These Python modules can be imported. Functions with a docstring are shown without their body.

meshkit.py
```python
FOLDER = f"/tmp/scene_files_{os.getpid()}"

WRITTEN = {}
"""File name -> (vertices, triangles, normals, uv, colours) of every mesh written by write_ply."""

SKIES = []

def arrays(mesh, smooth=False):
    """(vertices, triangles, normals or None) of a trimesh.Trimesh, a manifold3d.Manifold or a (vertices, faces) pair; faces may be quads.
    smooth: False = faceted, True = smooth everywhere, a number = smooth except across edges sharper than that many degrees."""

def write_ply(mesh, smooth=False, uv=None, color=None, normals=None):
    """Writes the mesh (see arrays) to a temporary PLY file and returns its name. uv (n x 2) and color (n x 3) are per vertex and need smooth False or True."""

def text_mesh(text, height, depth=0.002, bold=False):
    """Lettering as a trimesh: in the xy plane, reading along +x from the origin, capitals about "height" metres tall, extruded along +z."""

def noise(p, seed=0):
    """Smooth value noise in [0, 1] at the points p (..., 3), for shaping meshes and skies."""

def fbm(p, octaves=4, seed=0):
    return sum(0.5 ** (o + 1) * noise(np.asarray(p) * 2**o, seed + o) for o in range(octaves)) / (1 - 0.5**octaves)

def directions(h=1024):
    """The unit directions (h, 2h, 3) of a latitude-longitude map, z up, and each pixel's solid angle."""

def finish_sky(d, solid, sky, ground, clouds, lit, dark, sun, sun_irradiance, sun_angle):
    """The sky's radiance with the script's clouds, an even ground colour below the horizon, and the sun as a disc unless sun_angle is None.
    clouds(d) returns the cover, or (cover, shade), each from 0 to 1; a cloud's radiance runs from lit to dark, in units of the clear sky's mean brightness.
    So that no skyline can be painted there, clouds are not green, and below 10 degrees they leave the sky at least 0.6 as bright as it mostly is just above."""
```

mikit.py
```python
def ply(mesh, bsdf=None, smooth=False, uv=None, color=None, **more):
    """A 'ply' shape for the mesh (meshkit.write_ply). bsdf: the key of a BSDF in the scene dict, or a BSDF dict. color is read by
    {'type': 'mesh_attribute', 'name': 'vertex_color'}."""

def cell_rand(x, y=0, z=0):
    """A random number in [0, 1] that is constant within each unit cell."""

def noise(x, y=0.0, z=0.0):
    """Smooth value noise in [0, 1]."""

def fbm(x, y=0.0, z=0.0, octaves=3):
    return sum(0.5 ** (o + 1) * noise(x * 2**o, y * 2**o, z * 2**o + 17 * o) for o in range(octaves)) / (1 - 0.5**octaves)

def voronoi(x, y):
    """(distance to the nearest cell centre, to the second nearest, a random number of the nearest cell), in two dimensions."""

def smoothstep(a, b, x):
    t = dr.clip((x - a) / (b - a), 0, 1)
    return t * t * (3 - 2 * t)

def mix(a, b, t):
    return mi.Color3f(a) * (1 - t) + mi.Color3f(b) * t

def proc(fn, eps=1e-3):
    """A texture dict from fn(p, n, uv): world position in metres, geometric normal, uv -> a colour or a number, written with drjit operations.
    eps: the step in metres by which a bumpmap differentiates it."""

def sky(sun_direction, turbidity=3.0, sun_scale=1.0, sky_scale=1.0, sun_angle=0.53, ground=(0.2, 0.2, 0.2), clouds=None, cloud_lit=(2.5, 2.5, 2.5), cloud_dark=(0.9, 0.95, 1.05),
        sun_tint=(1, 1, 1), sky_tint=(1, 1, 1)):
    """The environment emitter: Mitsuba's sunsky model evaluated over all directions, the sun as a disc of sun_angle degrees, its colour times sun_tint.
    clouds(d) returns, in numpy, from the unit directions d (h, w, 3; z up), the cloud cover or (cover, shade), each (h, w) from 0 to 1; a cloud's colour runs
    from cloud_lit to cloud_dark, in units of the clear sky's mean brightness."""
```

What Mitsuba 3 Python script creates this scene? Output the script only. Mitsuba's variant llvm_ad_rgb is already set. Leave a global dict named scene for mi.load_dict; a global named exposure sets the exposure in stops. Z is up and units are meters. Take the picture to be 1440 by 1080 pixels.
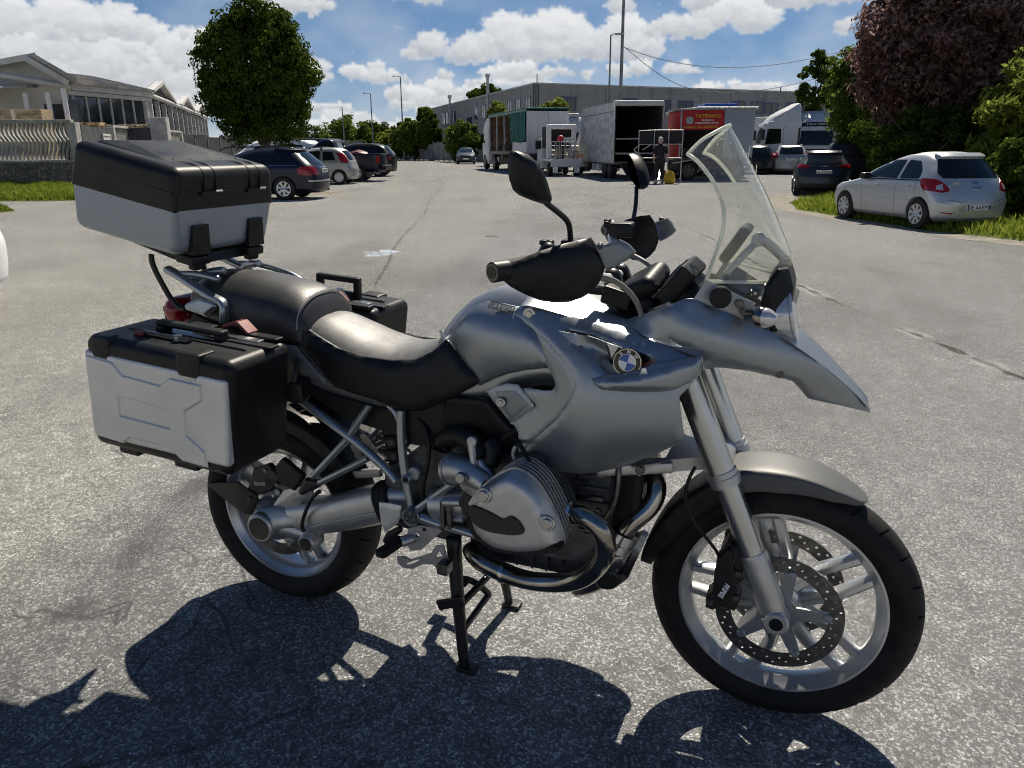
import math, random
import numpy as np, trimesh, shapely, shapely.geometry as sg, manifold3d as m3
import drjit as dr, mitsuba as mi, mikit, meshkit
from mikit import proc, noise, fbm, voronoi, cell_rand, smoothstep, mix
from scipy.spatial import Delaunay
from scipy.interpolate import RBFInterpolator, PchipInterpolator, CubicSpline

T4 = mi.ScalarTransform4f
scene, labels = {'type': 'scene'}, {}

# ---------------------------------------------------------------- camera, sky, exposure
PITCH, ROLL, CAMZ = 0.3014, 0.0069, 1.438
_f = np.array([0, math.cos(PITCH), -math.sin(PITCH)]); _u = np.array([0, math.sin(PITCH), math.cos(PITCH)])
_up = math.cos(ROLL) * _u + math.sin(ROLL) * np.array([1.0, 0, 0])
scene['camera'] = {'type': 'perspective', 'fov': 67.87, 'near_clip': 0.05, 'far_clip': 6000.0,
                   'to_world': T4().look_at(origin=[0, 0, CAMZ], target=(np.array([0, 0, CAMZ]) + _f).tolist(), up=_up.tolist())}
PSI = 0.3844                                   # heading of the motorcycle: right of the picture and a little nearer
_cp, _sp = math.cos(PSI), math.sin(PSI)
BIKE = T4([[_cp, _sp, 0, -0.7226], [-_sp, _cp, 0, 2.2746], [0, 0, 1, 0], [0, 0, 0, 1]])
SUN = np.array([0.235, 0.741, 1.0])            # behind the bike, high
def clouds(d):
    """Broken fair-weather cumulus all round the horizon, smaller and closer the lower they stand; clear overhead."""
    el = np.degrees(np.arcsin(np.clip(d[:, 0, 2], 0, 1))); az = np.degrees(np.arctan2(d[0, :, 0], d[0, :, 1])); g = np.random.default_rng(14)
    rows = np.nonzero(el < 24)[0]; E, A = np.meshgrid(el[rows], az, indexing='ij')
    def nz(s, o, k): return meshkit.fbm(np.stack([np.sin(np.radians(A)) * 57 * s, np.cos(np.radians(A)) * 57 * s, E * s * 1.4 + k], -1), o, k) - .5
    A2, E2 = A + 1.1 * nz(1.1, 3, 3) + .5 * nz(3.5, 3, 9), E + .75 * nz(1.1, 3, 4) + .42 * nz(3.5, 3, 8)
    H, S = np.zeros_like(A), np.ones_like(A)
    def puff(a, e, ra, re, base, top):
        da = (A2[:1] * 0 + az - a + 180) % 360 - 180; ci = np.nonzero(np.abs(da[0]) < ra * 1.6)[0]; ri = np.nonzero(np.abs(el[rows] - e) < re * 1.9 + .5)[0]
        if not len(ci) or not len(ri): return
        ix = np.ix_(ri, ci); x = ((A2[ix] - a + 180) % 360 - 180) / ra; v = (E2[ix] - e) / re; q = 1 - x * x - v * v
        h = np.sqrt(np.maximum(q, 0)); h = h * np.clip((E2[ix] - base) / .35 + .6, 0, 1)
        lit = np.clip(.50 + .42 * v + .10 * x, 0, 1) * .55 + np.clip((E2[ix] - base) / max(.3, top - base), 0, 1) * .5
        b = h > H[ix]; H[ix] = np.where(b, h, H[ix]); S[ix] = np.where(b, 1 - lit, S[ix])
    for i in range(470):
        e = 1.0 + 12.5 * g.random() ** 1.25; a = g.uniform(-180, 180); s = (.5 + e / 6.0) * float(np.exp(g.normal(0, .48))); w, h = 2.5 * s * g.uniform(.8, 1.7), .85 * s
        hole = 1.3 * np.exp(-((a - 27) / 10) ** 2 - ((e - 6.0) / 4.6) ** 2) + .9 * np.exp(-((a + 33) / 8) ** 2 - ((e - 9.5) / 1.6) ** 2) + np.exp(-((a + 1) / 6) ** 2 - ((e - 9.8) / 1.0) ** 2)
        if g.random() < hole * 1.3: continue
        base = e - h * .75
        for _ in range(13):
            t = g.uniform(-1, 1); r = h * g.uniform(.35, .8) * (1 - .5 * abs(t)); puff(a + t * w, base + r * g.uniform(.3, 1.0) + h * .5 * (1 - t * t) * g.random(), r * 1.5, r, base, base + 1.7 * h)
    fine = .55 * nz(2.2, 4, 21) + .5 * nz(6, 3, 23)
    c = np.clip((H + .95 * fine - .10) / .55, 0, 1); c = c * c * (3 - 2 * c) * .97
    sh = np.clip(S * 1.35 - .34 + .5 * nz(1.6, 3, 31), 0, 1) * np.clip(E / 2.2, .1, 1) * np.clip(H * 1.6, .15, 1)
    veil = np.clip(.5 + 2.2 * nz(.35, 3, 41), 0, 1) * .5 * np.exp(-E / 9) + .55 * np.exp(-E / 1.7)
    sh = sh * c; c = 1 - (1 - c) * (1 - np.clip(veil, 0, .9))
    cover, shade = np.zeros(d.shape[:2]), np.zeros(d.shape[:2]); f = np.clip((23 - E) / 6, 0, 1); cover[rows] = c * f; shade[rows] = sh
    return cover, shade
scene['sky'] = mikit.sky(SUN, turbidity=2.4, sun_scale=1.5, sky_scale=.45, clouds=clouds, cloud_lit=(5.6, 5.65, 5.7), cloud_dark=(2.7, 2.95, 3.25), ground=(.16, .155, .145), sun_tint=(.91, 1.0, 1.11), sky_tint=(.80, 1.0, 1.20))
exposure = 1.86

# ---------------------------------------------------------------- materials
def rgb(*c): return {'type': 'rgb', 'value': list(c) if len(c) > 1 else [c[0]] * 3}
def mat(key, color, rough=.5, metal=0., spec=.5, bump=None, bscale=1., two=True, **k):
    c = color if isinstance(color, dict) else rgb(*color)
    b = {'type': 'principled', 'base_color': c, 'roughness': rough, 'metallic': metal, 'specular': spec, **k}
    if bump is not None: b = {'type': 'bumpmap', 'arbitrary': bump, 'scale': bscale, 'nested_bsdf': b}
    scene[key] = {'type': 'twosided', 'nested': b} if two else b
def speck(a, b, s, o=2):
    a, b = list(a), list(b)
    return proc(lambda p, n, uv: mix(a, b, smoothstep(.3, .7, fbm(p.x * s, p.y * s, p.z * s, o))))
def grain(s, o=2): return proc(lambda p, n, uv: fbm(p.x * s, p.y * s, p.z * s, o), eps=.3 / s)

mat('m_black_plastic', speck((.007, .0075, .0085), (.012, .0125, .0135), 35), .44, spec=.26, bump=grain(900, 1), bscale=.00012)
mat('m_case_plastic', speck((.007, .0075, .0085), (.014, .0145, .015), 9, 3), proc(lambda p, n, uv: .30 + .22 * fbm(p.x * 14, p.y * 14, p.z * 14, 3)), spec=.24, bump=grain(700, 1), bscale=.00016)
mat('m_black_metal', (.014, .014, .015), .38, metal=.2)
mat('m_gloss_black', (.008, .008, .01), .12)
mat('m_rubber', speck((.008, .008, .0085), (.014, .0135, .013), 20), .7, spec=.25)
mat('m_seat', speck((.007, .0075, .008), (.011, .0115, .012), 25), .42, spec=.28, bump=grain(650, 2), bscale=.0004)
mat('m_seat_rear', speck((.020, .0205, .021), (.030, .030, .030), 25), .42, spec=.55, bump=grain(650, 2), bscale=.0004)
mat('m_seat_sheen', speck((.065, .066, .066), (.095, .095, .092), 60), .5, spec=.8, sheen=.3, bump=grain(650, 2), bscale=.0004)  # sun sheen on the seat top put into a lighter base colour
mat('m_paint', speck((.30, .325, .35), (.32, .345, .37), 900, 1), .37, metal=.80, spec=.5)
mat('m_case_grey', (.27, .31, .35), .38, metal=.45)
mat('m_paint_dark', speck((.20, .215, .23), (.215, .23, .245), 900, 1), .36, metal=.6, spec=.5)
mat('m_fender', (.075, .077, .078), .5, metal=.1)
mat('m_cast', speck((.44, .45, .46), (.48, .485, .49), 40, 2), .40, metal=.85, bump=grain(900, 1), bscale=.0001)
mat('m_wheel', speck((.48, .495, .51), (.52, .53, .54), 15, 2), .33, metal=.8)
mat('m_frame', speck((.30, .33, .36), (.34, .37, .39), 20, 2), .28, metal=.75)
mat('m_case_silver', speck((.55, .56, .555), (.62, .625, .615), 7, 4), proc(lambda p, n, uv: .34 + .18 * fbm(p.x * 11, p.y * 11, p.z * 11, 3)), metal=.5)
mat('m_alu', speck((.43, .435, .44), (.47, .47, .47), 12, 2), .24, metal=.95)
mat('m_chrome', speck((.45, .43, .40), (.60, .585, .56), 18, 3), .13, metal=1.)
mat('m_dark_chrome', speck((.24, .225, .20), (.40, .37, .33), 14, 3), .15, metal=1.)
mat('m_steel', speck((.10, .10, .10), (.16, .155, .15), 70, 2), .34, metal=.9)
mat('m_engine', speck((.05, .052, .056), (.10, .103, .107), 30, 3), .42, metal=.5)
mat('m_red_lens', (.24, .006, .008), .12, spec=.6)
mat('m_red_grip', (.10, .012, .018), .5)
mat('m_red_pull', (.16, .02, .02), .5)
mat('m_orange_lens', (.42, .2, .1), .15)
mat('m_clear_lens', (.6, .6, .6), .1, metal=.5)
mat('m_white', (.72, .72, .72), .4)
mat('m_grey_text', (.30, .32, .33), .5)
mat('m_blue', (.02, .09, .36), .25)
mat('m_hose', (.19, .18, .16), .5)
scene['m_mirror'] = {'type': 'roughconductor', 'material': 'Al', 'alpha': .02}
scene['m_screen'] = {'type': 'blendbsdf', 'weight': .085, 'clear': {'type': 'thindielectric', 'int_ior': 1.42, 'specular_transmittance': rgb(.92, .93, .87)}, 'haze': {'type': 'principledthin', 'base_color': rgb(.78, .8, .74), 'roughness': .35, 'spec_trans': 0., 'diff_trans': 1.1}}
scene['m_screen_edge'] = {'type': 'principledthin', 'base_color': rgb(.84, .86, .80), 'roughness': .25, 'spec_trans': .35, 'diff_trans': 1.1, 'eta': 1.3}
scene['m_glass'] = {'type': 'thindielectric', 'int_ior': 1.5}
scene['m_chip'] = {'type': 'principledthin', 'base_color': rgb(.85, .85, .8), 'roughness': .5, 'spec_trans': .2, 'diff_trans': 1.1}

# ---------------------------------------------------------------- helpers
def put(key, mesh, m, smooth=30, tw=None, **k):
    """One entry of scene; a key that is taken gets the next number."""
    base, i = key, 0
    while key in scene: i += 1; key = f'{base}_{i:03d}'
    if isinstance(mesh, list): mesh = cat(mesh)
    scene[key] = mikit.ply(mesh, m, smooth=smooth, **({'to_world': tw} if tw is not None else {}), **k)
    return key
def thing(name, label, category, group=None, kind=None):
    key, i = name, 0
    while key in labels: i += 1; key = f'{name}_{i:03d}'
    labels[key] = {'label': label, 'category': category}
    if group: labels[key]['group'] = group
    if kind: labels[key]['kind'] = kind
    return key
def struct(key, mesh, m, smooth=False, label=None, kind='structure', **k):
    key = put(key, mesh, m, smooth, **k); labels[key] = {'kind': kind}
    if label: labels[key].update(label=label[0], category=label[1])
    return key
def TM(v, f): return trimesh.Trimesh(np.asarray(v, float), np.asarray(f, int), process=False)
def cat(ms):
    v, f, o = [], [], 0
    for m in ms:
        v.append(np.asarray(m.vertices)); f.append(np.asarray(m.faces) + o); o += len(m.vertices)
    return TM(np.vstack(v), np.vstack(f))
def mv(m, loc=(0, 0, 0), R=None, s=None):
    v = np.array(m.vertices)
    if s is not None: v = v * s
    if R is not None: v = v @ np.asarray(R).T
    f = np.array(m.faces)
    return TM(v + np.asarray(loc, float), f)
def rot(ax, deg):
    a = np.asarray(ax, float); a = a / np.linalg.norm(a); t = math.radians(deg); K = np.array([[0, -a[2], a[1]], [a[2], 0, -a[0]], [-a[1], a[0], 0]])
    return np.eye(3) + math.sin(t) * K + (1 - math.cos(t)) * K @ K
def my(m):                                             # the same on the other side
    return TM(np.array(m.vertices) * [1, -1, 1], np.array(m.faces)[:, ::-1])
def box(x0, x1, y0, y1, z0, z1, b=0.):
    if b <= 0:
        m = trimesh.creation.box(bounds=[[min(x0, x1), min(y0, y1), min(z0, z1)], [max(x0, x1), max(y0, y1), max(z0, z1)]]); return TM(m.vertices, m.faces)
    b = min(b, .49 * min(abs(x1 - x0), abs(y1 - y0), abs(z1 - z0)))
    lo, hi = np.minimum([x0, y0, z0], [x1, y1, z1]), np.maximum([x0, y0, z0], [x1, y1, z1])
    pts = []
    for s in np.ndindex(2, 2, 2):
        c = np.where(s, hi - b, lo + b); sg_ = np.where(s, 1, -1)
        for e in ((1, 0, 0), (0, 1, 0), (0, 0, 1), (.7071, .7071, 0), (.7071, 0, .7071), (0, .7071, .7071), (.577, .577, .577)): pts.append(c + sg_ * b * np.array(e))
    return hullm(pts)
def hullm(pts):
    m = m3.Manifold.hull_points(np.asarray(pts, float)).to_mesh(); return TM(m.vert_properties[:, :3], m.tri_verts)
def bar(a, b, w, h=None, up=(0, 0, 1), bev=0.):
    """A rectangular bar from a to b, w wide and h high."""
    a, b = np.asarray(a, float), np.asarray(b, float); d = b - a; L = np.linalg.norm(d); d = d / L
    s = np.cross(d, up); s = s / np.linalg.norm(s) if np.linalg.norm(s) > 1e-6 else np.array([1.0, 0, 0]); u = np.cross(s, d)
    return mv(box(0, L, -w / 2, w / 2, -(h or w) / 2, (h or w) / 2, bev), a, np.stack([d, s, u], 1))
def spline(pts, n):
    p = np.asarray(pts, float)
    if len(p) < 3: return p[0] + (p[-1] - p[0]) * np.linspace(0, 1, n)[:, None]
    t = np.r_[0, np.cumsum(np.sqrt(np.linalg.norm(np.diff(p, axis=0), axis=1)))]
    return CubicSpline(t, p)(np.linspace(0, t[-1], n)) if len(p) > 3 else CubicSpline(t, p, bc_type='natural')(np.linspace(0, t[-1], n))
def frames(p):
    t = np.gradient(p, axis=0); t /= np.linalg.norm(t, axis=1, keepdims=True) + 1e-12
    a = np.zeros_like(p); r = np.array([0, 0, 1.0]) if abs(t[0, 2]) < .9 else np.array([1.0, 0, 0])
    for i in range(len(p)):
        r = r - t[i] * (r @ t[i]); r = r / np.linalg.norm(r); a[i] = r
    return t, a, np.cross(t, a)
def tube(pts, r, sides=12, n=None, sm=True):
    """A round tube through the points; r a radius or one for each end/point."""
    p = np.asarray(pts, float); n = n or (max(2, 8 * (len(p) - 1)) if sm and len(p) > 2 else len(p))
    q = spline(p, n) if (sm and len(p) > 2) else p
    r = np.interp(np.linspace(0, 1, len(q)), np.linspace(0, 1, np.size(r)), np.atleast_1d(r)) if np.size(r) > 1 else np.full(len(q), float(np.ravel(r)[0]))
    t, a, b = frames(q); th = np.arange(sides) * 2 * np.pi / sides
    rings = q[:, None] + r[:, None, None] * (np.cos(th)[None, :, None] * a[:, None] + np.sin(th)[None, :, None] * b[:, None])
    return loft(rings)
def loft(rings, cap=True):
    """Closed rings of equal count joined into a solid."""
    R = np.asarray(rings, float); n, k = R.shape[:2]; v = R.reshape(-1, 3)
    i, j = np.meshgrid(np.arange(n - 1), np.arange(k), indexing='ij'); j2 = (j + 1) % k
    q = np.stack([i * k + j, i * k + j2, (i + 1) * k + j2, (i + 1) * k + j], -1).reshape(-1, 4)
    f = np.vstack([q[:, [0, 1, 2]], q[:, [0, 2, 3]]])
    if cap:
        v = np.vstack([v, R[0].mean(0), R[-1].mean(0)]); a = np.arange(k); b = (a + 1) % k; o = (n - 1) * k
        f = np.vstack([f, np.stack([b, a, 0 * a + n * k], 1), np.stack([o + a, o + b, 0 * a + n * k + 1], 1)])
    m = TM(v, f)
    if cap and m.volume < 0: m = TM(v, f[:, ::-1])
    return m
def lathe(prof, axis='y', n=48, loc=(0, 0, 0)):
    """prof: (radius, height) pairs turned about an axis; closed at both ends if the radius is 0 there."""
    pr = np.asarray(prof, float); th = np.arange(n) * 2 * np.pi / n
    ring = np.stack([pr[:, :1] * np.cos(th), pr[:, :1] * np.sin(th), np.repeat(pr[:, 1:], n, 1)], -1)
    k = n; m_ = len(pr); i, j = np.meshgrid(np.arange(m_ - 1), np.arange(k), indexing='ij'); j2 = (j + 1) % k
    q = np.stack([i * k + j, i * k + j2, (i + 1) * k + j2, (i + 1) * k + j], -1).reshape(-1, 4)
    v = ring.reshape(-1, 3)
    f = np.vstack([q[:, [0, 1, 2]], q[:, [0, 2, 3]]])
    v = {'z': v, 'y': v[:, [0, 2, 1]] * [1, 1, -1], 'x': v[:, [2, 0, 1]]}[axis]
    return TM(v + np.asarray(loc, float), f)
def disc(c, nrm, r, t, bev=.0, n=24):
    """A short round boss at c along nrm."""
    nrm = np.asarray(nrm, float) / np.linalg.norm(nrm); b = bev or min(.15 * r, .4 * t)
    m = lathe([(0, 0), (r, 0), (r, t - b), (r - b, t), (0, t)], 'z', n)
    a = np.cross(nrm, [0, 0, 1.0] if abs(nrm[2]) < .9 else [1.0, 0, 0]); a /= np.linalg.norm(a)
    return mv(m, c, np.stack([a, np.cross(nrm, a), nrm], 1))
def chaikin(p, k=2):
    p = np.asarray(p, float)
    for _ in range(k):
        q = np.roll(p, -1, 0); p = np.stack([.75 * p + .25 * q, .25 * p + .75 * q], 1).reshape(-1, p.shape[1])
    return p
def tri2d(poly, step, holes=()):
    """Points and triangles that fill a 2-D outline: its edges at 'step' and a grid inside."""
    P = sg.Polygon(poly, holes).buffer(0); pts = []
    rings = [P.exterior, *P.interiors] if P.geom_type == 'Polygon' else [r for g in P.geoms for r in (g.exterior, *g.interiors)]
    for r in rings:
        c = np.array(r.coords)
        for a, b in zip(c[:-1], c[1:]):
            k = max(1, int(np.ceil(np.linalg.norm(b - a) / step))); pts += [a + (b - a) * i / k for i in range(k)]
    nb = len(pts); x0, y0, x1, y1 = P.bounds
    gx, gy = np.meshgrid(np.arange(x0 + step / 2, x1, step), np.arange(y0 + step / 2, y1, step)); gx[1::2] += step / 2
    g = np.stack([gx.ravel(), gy.ravel()], 1)
    inner = P.buffer(-.45 * step)
    if len(g): g = g[shapely.contains_xy(inner, g[:, 0], g[:, 1])]
    p = np.vstack([np.array(pts), g]); t = Delaunay(p).simplices
    c = p[t].mean(1); t = t[shapely.contains_xy(P.buffer(1e-7), c[:, 0], c[:, 1])]
    e1, e2 = p[t[:, 1]] - p[t[:, 0]], p[t[:, 2]] - p[t[:, 0]]; ar = e1[:, 0] * e2[:, 1] - e1[:, 1] * e2[:, 0]
    t = t[np.abs(ar) > 1e-12]; ar = ar[np.abs(ar) > 1e-12]; t[ar < 0] = t[ar < 0][:, ::-1]
    dist = shapely.distance(shapely.MultiLineString([r.coords for r in rings]), shapely.points(p))
    return p, t, dist
def shell(p3, tris, nrm, t):
    """A sheet p3 with its inner face t below along nrm, closed round the edge."""
    n = len(p3); v = np.vstack([p3, p3 - nrm * t]); e = np.vstack([tris[:, [0, 1]], tris[:, [1, 2]], tris[:, [2, 0]]])
    s = {(a, b) for a, b in e}; bd = np.array([(a, b) for a, b in e if (b, a) not in s])
    f = np.vstack([tris, tris[:, ::-1] + n, np.stack([bd[:, 1], bd[:, 0], bd[:, 0] + n], 1), np.stack([bd[:, 1], bd[:, 0] + n, bd[:, 1] + n], 1)])
    return TM(v, f)
class Poly:
    """y as a least-squares polynomial of (x, z)."""
    def __init__(s, c, k):
        s.m, s.r = c[:, [0, 2]].mean(0), c[:, [0, 2]].std(0) + 1e-9; s.e = [(i, j) for i in range(k + 1) for j in range(k + 1 - i)]; s.c = np.linalg.lstsq(s.A(c[:, [0, 2]]), c[:, 1], rcond=None)[0]
    def A(s, p): u = (np.asarray(p) - s.m) / s.r; return np.stack([u[:, 0] ** i * u[:, 1] ** j for i, j in s.e], 1)
    def __call__(s, p): return s.A(p) @ s.c
def panel(outline, inner=(), t=.004, step=.012, edge=.0, side=-1, smooth_out=0, holes=(), lift=0., tps=1e-5, fn=False, k=0):
    """A curved body panel: its outline and inner points in 3-D; y is interpolated over (x, z). side -1 faces -y (the bike's right)."""
    o = np.asarray(outline, float); c = np.vstack([o, np.asarray(inner, float)]) if len(inner) else o
    Y = Poly(c, k) if k else RBFInterpolator(c[:, [0, 2]], c[:, 1], kernel='thin_plate_spline', smoothing=tps, degree=1)
    if fn: return Y
    ol = chaikin(o, smooth_out) if smooth_out else o
    p, tr, d = tri2d(ol[:, [0, 2]], step, holes)
    y = Y(p)
    if edge > 0: k = np.clip(1 - d / edge, 0, 1); y = y - side * edge * .8 * (1 - np.sqrt(np.maximum(0, 1 - k * k)))
    y = y + side * lift
    p3 = np.stack([p[:, 0], y, p[:, 1]], 1)
    if side < 0: pass
    else: tr = tr[:, ::-1]
    return shell(p3, tr, np.array([0, float(side), 0]), t)
def slab(poly, y0, y1, bev=.003, holes=()):
    """A plate: an (x, z) outline given thickness along y, edges bevelled by insetting."""
    P = sg.Polygon(poly, holes).buffer(0); m = []
    g0 = P.buffer(-bev, join_style='mitre') if bev else P
    lo, hi = min(y0, y1), max(y0, y1)
    def ex(g, a, b): return [mv(trimesh.creation.extrude_polygon(q, b - a, engine='earcut'), (0, 0, a)) for q in getattr(g, 'geoms', [g]) if not q.is_empty]
    if bev: 
        ms = ex(P, lo + bev, hi - bev) + ex(P.buffer(-bev * .3, join_style='mitre'), lo + bev * .3, hi - bev * .3) + ex(g0, lo, hi)
    else: ms = ex(P, lo, hi)
    m = cat(ms); v = np.array(m.vertices)[:, [0, 2, 1]]; return TM(v, np.array(m.faces)[:, ::-1])
def arc(c, r, a0, a1, n=12):
    a = np.radians(np.linspace(a0, a1, n)); return np.stack([c[0] + r * np.cos(a), c[1] + r * np.sin(a)], 1)
def rrect(x0, x1, z0, z1, r, n=5):
    return np.vstack([arc((x1 - r, z1 - r), r, 0, 90, n), arc((x0 + r, z1 - r), r, 90, 180, n), arc((x0 + r, z0 + r), r, 180, 270, n), arc((x1 - r, z0 + r), r, 270, 360, n)])
def txt(text, h, depth=.002, bold=False): m = meshkit.text_mesh(text, h, depth, bold); return TM(m.vertices - [m.bounds[:, 0].mean(), m.bounds[:, 1].mean(), 0], m.faces)
def frame3(o, xd, yd): 
    xd = np.asarray(xd, float) / np.linalg.norm(xd); yd = np.asarray(yd, float); yd = yd - xd * (yd @ xd); yd /= np.linalg.norm(yd)
    return np.asarray(o, float), np.stack([xd, yd, np.cross(xd, yd)], 1)
# ================================================================ THE SETTING
def zg(x, y):
    """The road falls a little towards the right-hand verge."""
    s = lambda a, b, v: (lambda t: t * t * (3 - 2 * t))(np.clip((v - a) / (b - a), 0, 1))
    return -.10 * s(3.2, 7.2, x) * s(5, 12, y) * (1 - s(19, 30, y))
JOINT = [(3.281,4.267,0),(3.281,4.658,0),(3.24,5.499,0),(3.151,6.466,0),(3.109,7.452,0),(3.099,8.665,0),(3.274,12.584,0),(3.154,18.996,0),(2.019,27.173,0),(-0.64,39.35,-0)]
PATCH = [(-1.505,8.376,0),(-1.635,10.275,0),(-1.751,11.32,0),(-1.846,13.107,0),(-1.977,17.952,-0),(-2.322,22.13,0),(-2.687,30.879,0),(-2.959,34.797,-0),(-4.387,44.234,0),(-6.336,52.943,0),(-7.51,54.925,0)]
CRACK = [(-1.409,1.737,0),(-1.45,2.005,0),(-1.429,2.281,0),(-1.432,2.572,0),(-1.452,2.899,0),(-1.422,3.208,0),(-1.475,3.48,0)]
CRACK2 = [(-1.654,2.118,0),(-1.544,2.164,0),(-1.378,2.115,0),(-1.278,2.194,0),(-1.252,2.003,0)]
def seg_dist(p, line):
    best = mi.Float(1e3)
    for a, b in zip(line[:-1], line[1:]):
        ex, ey = b[0] - a[0], b[1] - a[1]; L2 = ex * ex + ey * ey
        t = dr.clip(((p.x - a[0]) * ex + (p.y - a[1]) * ey) / L2, 0, 1)
        best = dr.minimum(best, dr.sqrt(dr.square(p.x - a[0] - ex * t) + dr.square(p.y - a[1] - ey * t)))
    return best
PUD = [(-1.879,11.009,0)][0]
def wet_sheen(p):
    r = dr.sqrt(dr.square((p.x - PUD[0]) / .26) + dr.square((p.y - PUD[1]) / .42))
    return smoothstep(1.0, .55, r + 1.7 * (fbm(p.x * 9, p.y * 6, 1, 4) - .5))
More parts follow.
